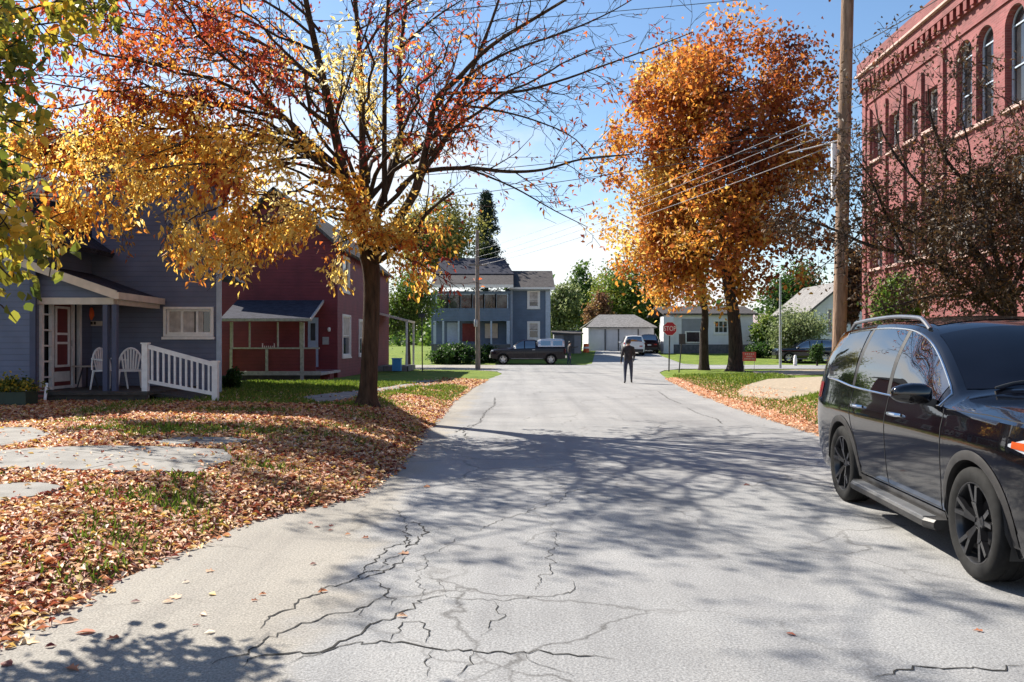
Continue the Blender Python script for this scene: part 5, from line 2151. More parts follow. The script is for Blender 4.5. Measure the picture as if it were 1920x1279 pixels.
def car(name, label, cat, T, loc, rz, paint, group=None, kind='suv', detail=True):
    root = thing(name, label, cat, loc, rz, group)
    H = T['half']

    def zlow(u):
        z = T['sill'] + (.03 if u > H - .5 else 0) + (.05 * max(0, (abs(u) - (H - .35)) / .35))
        for a in (T['axF'], T['axR']):
            if abs(u - a) < T['R'] - 1e-6:
                z = max(z, T['zc'] + math.sqrt(max(0, T['R'] ** 2 - (u - a) ** 2)) * .985)
        return z

    def sfun(z): return float(np.interp(z, *T['side']))
    xbk = .958

    def xs_low(u, z): return T['w'](u) * sfun(z)

    def xs_up(u, z):
        zb, ze = T['zb'](u), T['zt'](u) - T['drop'](u)
        s = (z - zb) / max(ze - zb, 1e-4)
        xb = T['w'](u) * sfun(zb)
        return xb + (T['wr'](u) - xb) * s + .035 * math.sin(math.pi * min(max(s, 0), 1)) * min(1, (ze - zb) / .4)

    def xs(u, z):
        return xs_up(u, z) if z > T['zb'](u) else xs_low(u, z)

    def ztop(u, x):
        return T['zt'](u) - T['drop'](u) * min(1.2, abs(x) / T['wr'](u)) ** 2.4
    us = set(np.linspace(-H, H, 70).tolist())
    us |= {H - .01, H - .03, H - .06, H - .1, -H + .01, -H + .03, -H + .06, -H + .1}
    for a in (T['axF'], T['axR']):
        for t in np.linspace(0, math.pi, 25):
            us.add(a + T['R'] * math.cos(t))
        us |= {a + T['R'] + .0015, a - T['R'] - .0015}
    us = sorted(us)
    nl, nu_, nr_ = 12, 9, 8
    rows = []
    for u in us:
        zl, zb, ze, wr = zlow(u), T['zb'](u), T['zt'](u) - T['drop'](u), T['wr'](u)
        sec = []
        for i in range(nl + 1):
            z = zl + (zb - zl) * i / nl
            sec.append((xs_low(u, z), u, z))
        for i in range(1, nu_ + 1):
            z = zb + (ze - zb) * i / nu_
            sec.append((xs_up(u, z), u, z))
        for i in range(1, nr_ + 1):
            x = wr * (1 - i / nr_)
            sec.append((x, u, ztop(u, x)))
        full = sec + [(-x, u_, z) for (x, u_, z) in sec[:-1][::-1]]
        rows.append(full)
    b = MB()
    k = len(rows[0])
    vs = [p for r_ in rows for p in r_]
    fs = []
    for i in range(len(rows) - 1):
        for j in range(k - 1):
            fs.append((i * k + j, i * k + j + 1, (i + 1) * k + j + 1, (i + 1) * k + j))
    fs.append(tuple(range(k)))
    fs.append(tuple((len(rows) - 1) * k + j for j in range(k - 1, -1, -1)))
    b.add(vs, fs)
    body = outward(b.build('body', paint, root, smooth=True, local=True, ang=50))

    # underside and wheel housings
    b = MB()
    b.bbox(-.60, .60, -H + .12, H - .12, T['sill'] + .02, T['sill'] + .10)
    for a in (T['axF'], T['axR']):
        for sgn in (1, -1):
            arc = [(a + (T['R'] + .0) * math.cos(t), T['zc'] + (T['R'] + .0) * math.sin(t)) for t in np.linspace(-.35, math.pi + .35, 20)]
            w0, w1 = .50 * sgn, (T['w'](a) - .012) * sgn
            n = len(arc)
            b.add([(w0, u, z) for u, z in arc] + [(w1 * (1.0 if z > T['sill'] + .1 else .96), u, z) for u, z in arc], [(i, i + 1, n + i + 1, n + i) for i in range(n - 1)] + [tuple(range(n))])
    b.bbox(-.8, .8, T['axR'] + T['R'] + .03, T['axF'] - T['R'] - .03, T['sill'] + .03, T['sill'] + .08)
    b.build('underbody', M['plastic'], root, local=True)

    def patch(u0, u1, zlo, zhi, sgn, off, nu2=14, nz2=8, sl0=0.0, sl1=0.0):
        """grid patch lying on the side surface"""
        vs, fs = [], []
        for i in range(nu2 + 1):
            for j in range(nz2 + 1):
                bb = j / nz2
                u = (u0 + sl0 * bb) + ((u1 + sl1 * bb) - (u0 + sl0 * bb)) * i / nu2
                zl = zlo(u) if callable(zlo) else zlo
                zh = max(zhi(u) if callable(zhi) else zhi, zl + .002)
                z = zl + (zh - zl) * bb
                vs.append(((xs(u, z) + off) * sgn, u, z))
        for i in range(nu2):
            for j in range(nz2):
                a = i * (nz2 + 1) + j
                fs.append((a, a + 1, a + nz2 + 2, a + nz2 + 1))
        return vs, fs
    zwl = lambda u: T['zb'](u) + .022
    zwh = lambda u: T['zt'](u) - T['drop'](u) - .045
    if kind == 'suv':
        panes = [(-.07, .86, .0, -.02), (-1.00, -.15, -.02, .0), (-1.93, -1.08, .12, -.03)]
    else:
        panes = [(.30, 1.12, 0, 0), (-.55, .22, 0, 0)]
    for sgn in (1, -1):
        for (u0, u1, s0, s1) in panes:
            b = MB()
            b.add(*patch(u0, u1, zwl, zwh, sgn, .0045, 18, 8, s0, s1))
            b.build('side_window', M['car_glass'], root, smooth=True, local=True)
    # windscreen, rear window, glass roof
    def top_panel(u0, u1, inset, off=.006, n=12, m_=14, rake=0.0):
        vs, fs = [], []
        for i in range(n + 1):
            for j in range(m_ + 1):
                q = (j / m_) * 2 - 1
                u = u0 + (u1 - u0) * i / n - rake * q * q * (i / n)
                x = q * (T['wr'](u) - inset)
                vs.append((x, u, ztop(u, x) + off))
        for i in range(n):
            for j in range(m_):
                a = i * (m_ + 1) + j
                fs.append((a, a + 1, a + m_ + 2, a + m_ + 1))
        return vs, fs
    if kind == 'suv':
        b = MB(); b.add(*top_panel(.28, 1.04, .045, rake=.10)); b.build('windscreen', M['windscreen'], root, smooth=True, local=True)
        b = MB(); b.add(*top_panel(-2.42, -2.25, .06, off=.012)); b.build('rear_window', M['car_glass'], root, smooth=True, local=True)
        b = MB(); b.add(*top_panel(-1.5, .08, .12, off=.005)); b.build('roof_glass', M['car_glass'], root, smooth=True, local=True)
    else:
        b = MB(); b.add(*top_panel(.48, 1.27, .05, rake=.08)); b.build('windscreen', M['windscreen'], root, smooth=True, local=True)
        b = MB(); b.add(*top_panel(-.71, -.63, .08, off=.01)); b.build('rear_window', M['car_glass'], root, smooth=True, local=True)
    # wheels
    for a in (T['axF'], T['axR']):
        for sgn in (1, -1):
            cx = T['track'] * sgn
            c = (cx, a, T['tyre'])
            ro, ri, hw = T['tyre'], T['rimr'], T['tw'] / 2
            b = MB()
            b.lathe([(.001, .072 * sgn), (.055, .070 * sgn), (.062, .055 * sgn), (.06, .0)], 20, c, axis='X')
            for i in range(5):
                th = i * 2 * math.pi / 5 + .3
                for dth, rr in ((-.13, 1), (.13, 1)):
                    p0 = Vector((cx + .055 * sgn, a + .045 * math.cos(th), c[2] + .045 * math.sin(th)))
                    p1 = Vector((cx + .082 * sgn, a + .55 * ri * math.cos(th + dth * .9), c[2] + .55 * ri * math.sin(th + dth * .9)))
                    p2 = Vector((cx + .096 * sgn, a + .985 * ri * math.cos(th + dth * 1.5), c[2] + .985 * ri * math.sin(th + dth * 1.5)))
                    b.bar(p0, p1, .034, .045, up=(1, 0, 0))
                    b.bar(p1, p2, .030, .036, up=(1, 0, 0))
            wh = b.build('wheel', M['black_alloy'] if kind == 'suv' and detail else M['alu'], root, local=True)
            b = MB()
            b.lathe([(ri * .97, -hw * .9 * sgn), (ri * .93, 0), (ri * .95, hw * .7 * sgn), (ri * 1.0, hw * .86 * sgn), (ri * 1.03, hw * .86 * sgn), (ri * 1.03, hw * .6 * sgn)], 40, c, axis='X')
            b.lathe([(.001, -.02 * sgn), (ri * .62, -.02 * sgn)], 24, c, axis='X')
            b.build('rim', M['black_alloy'] if kind == 'suv' and detail else M['alu'], wh, smooth=True, local=True)
            b = MB()
            prof = [(ri * 1.0, -hw * .8), (ri * 1.12, -hw * .98), (ro * .90, -hw * 1.0), (ro * .975, -hw * .86), (ro, -hw * .70), (ro, -.045), (ro * .985, -.042), (ro * .985, -.03),
                    (ro, -.027), (ro, .027), (ro * .985, .03), (ro * .985, .042), (ro, .045), (ro, hw * .70), (ro * .975, hw * .86), (ro * .90, hw * 1.0), (ri * 1.12, hw * .98), (ri * 1.0, hw * .8)]
            b.lathe(prof, 48, c, axis='X')
            b.build('tyre', M['rubber'], wh, smooth=True, local=True, ang=35)
    # arch lips and sill cladding
    for a in (T['axF'], T['axR']):
        for sgn in (1, -1):
            b = MB()
            rows_ = []
            for t in np.linspace(-.12, math.pi + .12, 36):
                r0, r1 = T['R'] - .01, T['R'] + (.055 if kind == 'suv' else .03)
                q = []
                for rr, o in ((r0, -.03), (r0, .010), ((r0 + r1) / 2, .014), (r1, .004)):
                    u, z = a + rr * math.cos(t), T['zc'] + rr * math.sin(t)
                    q.append(((xs_low(u, min(max(z, .2), 1.2)) + o) * sgn, u, max(z, T['sill'] - .02)))
                rows_.append(q)
            n = len(rows_)
            b.add([p for q in rows_ for p in q], [(i * 4 + j, i * 4 + j + 1, (i + 1) * 4 + j + 1, (i + 1) * 4 + j) for i in range(n - 1) for j in range(3)])
            b.build('arch_trim', M['clad'] if kind == 'suv' else paint, root, smooth=True, local=True)
    for sgn in (1, -1):
        b = MB()
        v, f = patch(T['axR'] + T['R'] + .05, T['axF'] - T['R'] - .05, T['sill'] - .02, T['sill'] + .10, sgn, .010, 20, 3)
        b.add(v, f)
        b.build('sill_trim', M['clad'] if kind == 'suv' else M['plastic'], root, smooth=True, local=True)
    # running boards
    for sgn in (1, -1):
        b = MB()
        u0, u1 = T['axR'] + T['R'] + .06, T['axF'] - T['R'] - .04
        x0, x1 = .86, 1.075
        zt_, zb_ = T['sill'] + .045, T['sill'] - .03
        pts = [(x0, zb_ + .01), (x1 - .02, zb_), (x1, zb_ + .02), (x1, zt_ - .02), (x1 - .02, zt_), (x0, zt_)]
        n = len(pts)
        secs = [(u0, .80), (u0 + .10, 1.0), (u1 - .10, 1.0), (u1, .80)]
        vs = []
        for u, q in secs:
            vs += [((x0 + (x - x0) * q) * sgn, u, z) for x, z in pts]
        fs = [(i * n + j, i * n + (j + 1) % n, (i + 1) * n + (j + 1) % n, (i + 1) * n + j) for i in range(len(secs) - 1) for j in range(n)]
        fs += [tuple(range(n)), tuple((len(secs) - 1) * n + j for j in range(n))]
        b.add(vs, fs)
        outward(b.build('running_board', M['clad'], root, local=True))
        b = MB()
        b.bbox((x1 - .11) * sgn, (x1 - .015) * sgn, u0 + .12, u1 - .12, zt_ - .004, zt_ + .006)
        b.build('step_pad', M['alu'], root, local=True)

    def surf(u, z, o, sgn): return ((xs(u, z) + o) * sgn, u, z)
    # bright moulding round the side glass
    if kind == 'suv':
        for sgn in (1, -1):
            b = MB()
            lo = [surf(u, T['zb'](u) + .012, .006, sgn) for u in np.linspace(-1.93, .92, 40)]
            hi = [surf(u, max(T['zt'](u) - T['drop'](u) - .036, T['zb'](u) + .014), .006, sgn) for u in np.linspace(.92, -1.80, 40)]
            b.tube(lo + hi, .0095, 6, closed=True)
            b.build('window_moulding', M['chrome'], root, smooth=True, local=True)
            for uu, sl in ((-.11, 0), (-1.04, .05)):
                b = MB()
                v, f = patch(uu - .035, uu + .035, zwl, zwh, sgn, .0052, 2, 8, sl * .6, sl * .6)
                b.add(v, f)
                b.build('door_pillar', M['plastic'], root, local=True)
            # door gaps
            b = MB()
            for pl in ([(1.02, T['zb'](1.02)), (1.04, .9), (1.02, .55), (.97, .36)], [(-.10, T['zb'](-.1)), (-.10, .36)],
                       [(-1.04, T['zb'](-1.04)), (-1.05, .95), (-.98, .80), (-.86, .62), (-.80, .36)], [(-.80, .37), (.97, .37)],
                       [(1.06, T['zb'](1.06) + .0), (1.6, T['zb'](1.6) + .022), (2.1, T['zb'](2.1) + .02)]):
                pts = []
                for p0, p1 in zip(pl[:-1], pl[1:]):
                    for t in np.linspace(0, 1, 10):
                        pts.append(surf(p0[0] + (p1[0] - p0[0]) * t, p0[1] + (p1[1] - p0[1]) * t, .0, sgn))
                b.tube(pts, .0042, 4)
            b.build('door_gap', M['plastic'], root, local=True)
            # character crease low on the doors
            for uu in (.14, -.80):
                b = MB()
                z = .985
                pts = [surf(uu + d_, z + .008, o_, sgn) for d_, o_ in ((-.11, .0), (-.085, .032), (0, .042), (.085, .032), (.11, .0))]
                b.tube(pts, [.014, .017, .016, .017, .014], 8)
                b.build('door_handle', M['chrome'], root, smooth=True, local=True)
            # roof rails
            b = MB()
            pts = []
            for t in np.linspace(0, 1, 26):
                u = -1.95 + 2.10 * t
                h = .055 * min(1, math.sin(math.pi * t) * 4.5)
                x = T['wr'](u) - .03
                pts.append((x * sgn, u, ztop(u, x) + .008 + h))
            b.tube(pts, .019, 8)
            b.build('roof_rail', M['dark_steel'] if False else M['rail'], root, smooth=True, local=True)
            # mirror
            b = MB()
            mx, mu, mz = (xs(.85, 1.13) + .16), .80, 1.205
            for t, rx, rz_ in ((0, .0, .0),):
                pass
            n1, n2 = 14, 12
            vs = []
            for i in range(n1 + 1):
                ph = math.pi * i / n1
                for j in range(n2):
                    th = 2 * math.pi * j / n2
                    # superellipsoid shell: wide in x, flat face backwards
                    cx_, sx_ = math.cos(ph), math.sin(ph)
                    e = .6
                    fx = math.copysign(abs(cx_) ** e, cx_) * .145
                    fu = math.copysign((abs(math.cos(th)) ** e) * (sx_ ** e), math.cos(th)) * (.075 if math.cos(th) > 0 else .05)
                    fz = math.copysign((abs(math.sin(th)) ** e) * (sx_ ** e), math.sin(th)) * .082
                    vs.append(((mx + fx) * sgn, mu + fu - .06 * (fx + .1), mz + fz * (1.0 - .25 * (fx > 0) * fx / .145)))
            fs = [(i * n2 + j, i * n2 + (j + 1) % n2, (i + 1) * n2 + (j + 1) % n2, (i + 1) * n2 + j) for i in range(n1) for j in range(n2)]
            b.add(vs, fs)
            mir = outward(b.build('wing_mirror', M['black_paint'] if paint is M['black_paint'] else paint, root, smooth=True, local=True))
            b = MB()
            b.bar(((xs(.85, 1.1) - .02) * sgn, mu + .02, 1.135), ((mx - .08) * sgn, mu, 1.155), .07, .06)
            b.build('mirror_arm', M['plastic'], mir, local=True)
            # head lamps wrap round the corner
            hl = MB()
            v, f = patch(1.98, 2.40, lambda u: .95 - .07 * (u - 1.98) / .42, lambda u: .965 + .055 * min(1, (u - 1.98) / .2), sgn, .006, 12, 5)
            hl.add(v, f)
            h = hl.build('headlight', M['lamp_clear'], root, smooth=True, local=True)
            hl = MB()
            v, f = patch(2.02, 2.16, lambda u: .945 - .03 * (u - 2.0), lambda u: .985, sgn, .011, 6, 4, .0, .08)
            hl.add(v, f)
            hl.build('amber_marker', M['lamp_amber'], h, smooth=True, local=True)
            hl = MB()
            v, f = patch(2.22, 2.37, .915, .985, sgn, .009, 6, 4)
            hl.add(v, f)
            hl.build('lamp_inner', M['plastic'], h, smooth=True, local=True)
            # tail lamps
            tl = MB()
            v, f = patch(-2.44, -2.06, lambda u: 1.0, lambda u: 1.17 + .02 * (u + 2.06), sgn, .006, 12, 5)
            tl.add(v, f)
            tl.bbox(.45 * sgn, .72 * sgn, -H - .012, -H + .02, .78, .88)
            tl.build('tail_light', M['lamp_red'], root, smooth=True, local=True)
        # nose: grille, bumper, lower intake, badge-less bar
        b = MB()
        b.bbox(-.52, .52, H - .03, H + .012, .60, .82)
        b.bbox(-.70, .70, H - .10, H - .012, .32, .46)
        b.build('grille', M['plastic'], root, local=True)
        b = MB()
        for z in (.65, .70, .75):
            b.bbox(-.50, .50, H + .012, H + .022, z, z + .02)
        b.tube([(-.56, H - .01, .80), (-.3, H + .02, .79), (.3, H + .02, .79), (.56, H - .01, .80)], .016, 6)
        b.build('grille_bar', M['chrome'] if paint is not M['black_paint'] else M['black_alloy'], root, local=True)
        b = MB()
        b.bbox(-.72, .72, H - .12, H + .03, .26, .32)
        b.build('front_skid', M['clad'], root, local=True)
        b = MB()
        b.bbox(-.80, .80, -H - .03, -H + .15, .32, .56)
        b.build('rear_bumper', M['clad'], root, local=True)
        b = MB()
        b.bbox(-.17, .17, -H - .022, -H - .004, .72, .83)
        b.build('number_plate', M['sign_white'], root, local=True)
        # aerial fin
        b = MB()
        z0 = T['zt'](-1.75)
        b.add([(-.02, -1.6, z0 - .005), (.02, -1.6, z0 - .005), (.025, -1.84, z0 - .01), (-.025, -1.84, z0 - .01), (0, -1.80, z0 + .075), (0, -1.72, z0 + .04)],
              [(0, 1, 5), (1, 2, 4, 5), (2, 3, 4), (3, 0, 5, 4)])
        b.build('aerial_fin', M['black_paint'], root, smooth=True, local=True)
        # wipers
        b = MB()
        for x0, x1 in ((-.45, .12), (.10, .58)):
            pts = []
            for t in np.linspace(0, 1, 8):
                x = x0 + (x1 - x0) * t
                u = 1.03 - .05 * math.sin(math.pi * t) - .05 * abs(x)
                pts.append((x, u, ztop(u, x) + .022))
            b.tube(pts, .008, 5)
        b.build('wiper', M['plastic'], root, local=True)
    else:
        for sgn in (1, -1):
            b = MB()
            v, f = patch(2.62, 2.80, 1.0, 1.10, sgn, .006, 5, 4)
            b.add(v, f)
            b.bbox(.62 * sgn, .84 * sgn, H - .03, H + .01, .92, 1.02)
            b.build('headlight', M['lamp_clear'], root, local=True)
            b = MB()
            b.bbox((xs(1.0, 1.2) + .03) * sgn, (xs(1.0, 1.2) + .20) * sgn, .92, 1.02, 1.22, 1.42)
            b.build('wing_mirror', M['chrome'], root, local=True)
            b = MB()
            pts = [surf(-.42 + d_, 1.13, o_, sgn) for d_, o_ in ((-.1, 0), (-.07, .03), (.07, .03), (.1, 0))]
            b.tube(pts, .018, 6)
            b.build('door_handle', M['chrome'], root, local=True)
            b = MB()
            for pl in ([(1.15, 1.2), (1.15, .5)], [(-.60, 1.22), (-.60, .5)], [(.26, 1.2), (.26, .5)], [(-.72, 1.25), (-.72, .48)]):
                b.tube([surf(pl[0][0] + (pl[1][0] - pl[0][0]) * t, pl[0][1] + (pl[1][1] - pl[0][1]) * t, 0, sgn) for t in np.linspace(0, 1, 8)], .006, 4)
            b.build('door_gap', M['plastic'], root, local=True)
        b = MB()
        b.bbox(-.80, .80, H - .02, H + .10, .52, .74)
        b.bbox(-.80, .80, -H - .14, -H + .02, .50, .68)
        b.build('bumper', M['chrome'], root, local=True)
        b = MB()
        b.bbox(-.55, .55, H - .02, H + .02, .78, 1.02)
        b.build('grille', M['chrome'], root, local=True)
        # topper over the bed
        b = MB()
        p = [(-.74, 1.90), (-1.0, 1.95), (-1.8, 1.98), (-2.62, 1.96), (-2.78, 1.90)]
        rows_ = []
        for u, z in [(-.76, 1.86)] + p[1:]:
            rows_.append([(.93, u, 1.36), (.90, u, 1.55), (.84, u, z - .12), (.74, u, z - .02), (0, u, z), (-.74, u, z - .02), (-.84, u, z - .12), (-.90, u, 1.55), (-.93, u, 1.36)])
        n = 9
        b.add([q for r_ in rows_ for q in r_], [(i * n + j, i * n + j + 1, (i + 1) * n + j + 1, (i + 1) * n + j) for i in range(len(rows_) - 1) for j in range(n - 1)] +
              [tuple(range(n)), tuple((len(rows_) - 1) * n + j for j in range(n))])
        tp = outward(b.build('truck_cap', M['alu'], root, local=True))
        for sgn in (1, -1):
            for u0, u1 in ((-1.72, -.98), (-2.62, -1.92)):
                b = MB()
                b.add([(.925 * sgn, u0, 1.45), (.925 * sgn, u1, 1.45), (.868 * sgn, u1, 1.80), (.868 * sgn, u0, 1.80)], [(0, 1, 2, 3)])
                b.build('cap_window', M['car_glass'], tp, local=True)
        for sgn in (1, -1):
            b = MB()
            b.bbox(.80 * sgn, .94 * sgn, -H - .02, -H + .02, .85, 1.20)
            b.build('tail_light', M['lamp_red'], root, local=True)
    return root


# black SUV parked facing the camera on the right
hx, hy = -.085, -1.0
fw_ = Vector((hx, hy, 0)).normalized()
cen = Vector((4.075, 5.49, 0)) - fw_ * 1.52
car('parked_suv', 'large black sport utility vehicle parked close by on the right side of the road', 'car', SUV, (cen.x, cen.y, .016), math.pi - .085, M['black_paint'])
# white SUV seen from behind in the yard
yw = 75.0
car('parked_suv', 'white sport utility vehicle seen from behind in the yard in front of the garage', 'car', SUV, (X(1193, yw), yw + 2.4, gzf(9, yw + 1) + .05), R(-4), M['white_car'], detail=False)
yw = 79.0
car('parked_suv', 'dark vehicle half hidden behind the right side of the white vehicle', 'car', SUV, (X(1221, yw), yw + 2.5, gzf(9, yw + 1) + .05), R(-4), M['navy_car'], detail=False)
# black car on the side street at right, nose to the left
yw = 66.0
car('parked_car', 'black car parked nose to the left behind the right hand lawn', 'car', SUV, (X(1510, yw), yw, gzf(22, yw) + .02), R(86), M['black_paint'], detail=False)
# dark pickup with a cap
yw = 63.2
car('pickup_truck', 'dark pickup truck with a silver cap over its bed at the street corner', 'truck', TRUCK, (X(991, yw) - .05, yw + .6, gzf(0, yw) + .02), R(90), M['navy_car'], kind='truck', detail=False)


# ------------------------------------------------------------------ people
def person(label, loc, rz, joints, edges, radii, matfn, extras=None, height=1.75):
    """one continuous skinned body"""
    names = list(joints)
    me = bpy.data.meshes.new('person')
    me.from_pydata([joints[n] for n in names], [(names.index(a), names.index(b)) for a, b in edges], [])
    o = bpy.data.objects.new('person', me)
    COL.objects.link(o)
    md = o.modifiers.new('skin', 'SKIN')
    md.use_smooth_shade = True
    for i, n in enumerate(names):
        r_ = radii[n]
        me.skin_vertices[0].data[i].radius = r_ if hasattr(r_, '__len__') else (r_, r_)
        me.skin_vertices[0].data[i].use_root = (n == 'pelvis')
    sb = o.modifiers.new('sub', 'SUBSURF')
    sb.levels = sb.render_levels = 1
    dg = bpy.context.evaluated_depsgraph_get()
    m2 = bpy.data.meshes.new_from_object(o.evaluated_get(dg))
    o.modifiers.clear()
    o.data = m2
    mats = [M['jacket'], M['jeans'], M['skin'], M['shoe']]
    m2.materials.clear()
    for m in mats:
        m2.materials.append(m)
    for p in m2.polygons:
        p.material_index = matfn(p.center)
        p.use_smooth = True
    o.location = loc
    o.rotation_euler = (0, 0, rz)
    tag(o, label, 'person')
    return o


def make_body(armL, armR, step=.16, lean=0.0):
    """armL/armR: (elbow, wrist) points; figure faces +Y, stands at z=0"""
    J, E, Rr = {}, [], {}

    def add(n, p, r_, frm=None):
        J[n] = p; Rr[n] = r_
        if frm: E.append((frm, n))
    add('pelvis', (0, 0, .95), (.155, .105))
    add('waist', (0, lean * .3, 1.10), (.175, .13), 'pelvis')
    add('chest', (0, lean * .7, 1.30), (.20, .135), 'waist')
    add('upper', (0, lean, 1.44), (.15, .095), 'chest')
    add('neck', (0, lean + .01, 1.52), .055, 'upper')
    add('head1', (0, lean + .025, 1.60), (.070, .080), 'neck')
    add('head2', (0, lean + .03, 1.68), (.078, .095), 'head1')
    add('head3', (0, lean + .02, 1.755), (.050, .060), 'head2')
    for s, nm, arm in ((-1, 'L', armL), (1, 'R', armR)):
        add('sh' + nm, (.19 * s, lean, 1.42), .078, 'upper')
        add('el' + nm, arm[0], .060, 'sh' + nm)
        add('wr' + nm, arm[1], .034, 'el' + nm)
        e, w = Vector(arm[0]), Vector(arm[1])
        d = (w - e).normalized()
        palm = w + d * .07
        add('pa' + nm, tuple(palm), (.036, .022), 'wr' + nm)
        side = Vector((0, 1, 0))
        side = (side - d * side.dot(d)).normalized()
        for i, (off, ln) in enumerate(((-.028, .07), (-.009, .082), (.010, .076), (.027, .060))):
            k1 = palm + d * ln * .5 + side * off + Vector((-.006 * s, 0, 0))
            k2 = palm + d * ln + side * off + Vector((-.022 * s, 0, 0))
            add(f'f{nm}{i}a', tuple(k1), .0095, 'pa' + nm)
            add(f'f{nm}{i}b', tuple(k2), .008, f'f{nm}{i}a')
        th = w + d * .03 + side * .035
        add(f't{nm}a', tuple(th), .011, 'wr' + nm)
        add(f't{nm}b', tuple(th + d * .04 + side * .015), .009, f't{nm}a')
        yk = step * s
        add('hip' + nm, (.105 * s, 0, .88), .105, 'pelvis')
        add('kn' + nm, (.13 * s, .5 * yk + .04, .50), .075, 'hip' + nm)
        add('an' + nm, (.14 * s, yk - .02, .095 + (.04 if yk < 0 else 0)), .043, 'kn' + nm)
        add('he' + nm, (.14 * s, yk - .035, .045 + (.03 if yk < 0 else 0)), .040, 'an' + nm)
        add('to' + nm, (.165 * s, yk + .15, .035), (.042, .032), 'he' + nm)
    return J, E, Rr


def body_mat(c):
    if c.z > 1.515 or (abs(c.x) > .19 and c.z < .86):
        return 2
    if c.z < .115:
        return 3
    if c.z < .93 and abs(c.x) < .19:
        return 1
    return 0


def people():
    d = 1.6 * FPX / 74.0
    x = X(1178, d)
    J, E, Rr = make_body(((-.25, -.13, 1.17), (-.285, -.10, .91)), ((.245, .06, 1.16), (.235, .24, .97)), step=.33)
    o = person('person in a dark jacket, dark trousers and cap walking down the middle of the road', (x, d, .012), R(-6), J, E, Rr, body_mat)
    c = MB()
    c.lathe([(.104, 1.665), (.108, 1.70), (.100, 1.75), (.07, 1.785), (.001, 1.797)], 18, (0, .025, 0))
    c.prism([(-.08, .11), (.08, .11), (.07, .20), (-.07, .20)], 1.685, 1.695)
    c.build('cap', M['cap'], o, smooth=True, local=True)
    h = MB()
    h.lathe([(.085, 1.60), (.103, 1.64), (.105, 1.67)], 14, (0, .012, 0))
    h.build('hair', M['wire'], o, smooth=True, local=True)
    # second person behind the pickup
    d = 62.3
    J, E, Rr = make_body(((-.27, .02, 1.14), (-.26, .14, .92)), ((.30, .22, 1.32), (.30, .50, 1.36)), step=.05, lean=.05)
    o = person('person in dark clothes standing at the tail of the dark pickup with one arm raised', (X(1067, d), d, gzf(4, d) + .02), R(-75), J, E, Rr, body_mat)
    h = MB()
    h.lathe([(.088, 1.62), (.104, 1.68), (.098, 1.74), (.06, 1.785), (.001, 1.797)], 14, (0, .065, 0))
    h.build('hair', M['wire'], o, smooth=True, local=True)


people()


# ------------------------------------------------------------------ poles, signs, wires
def text_mesh(txt, size, ext):
    cu = bpy.data.curves.new('lettering', 'FONT')
    cu.body = txt
    cu.size = size
    cu.extrude = ext
    cu.align_x = 'CENTER'
    cu.align_y = 'CENTER'
    o = bpy.data.objects.new('lettering', cu)
    COL.objects.link(o)
    dg = bpy.context.evaluated_depsgraph_get()
    me = bpy.data.meshes.new_from_object(o.evaluated_get(dg))
    bpy.data.objects.remove(o)
    bpy.data.curves.remove(cu)
    return me


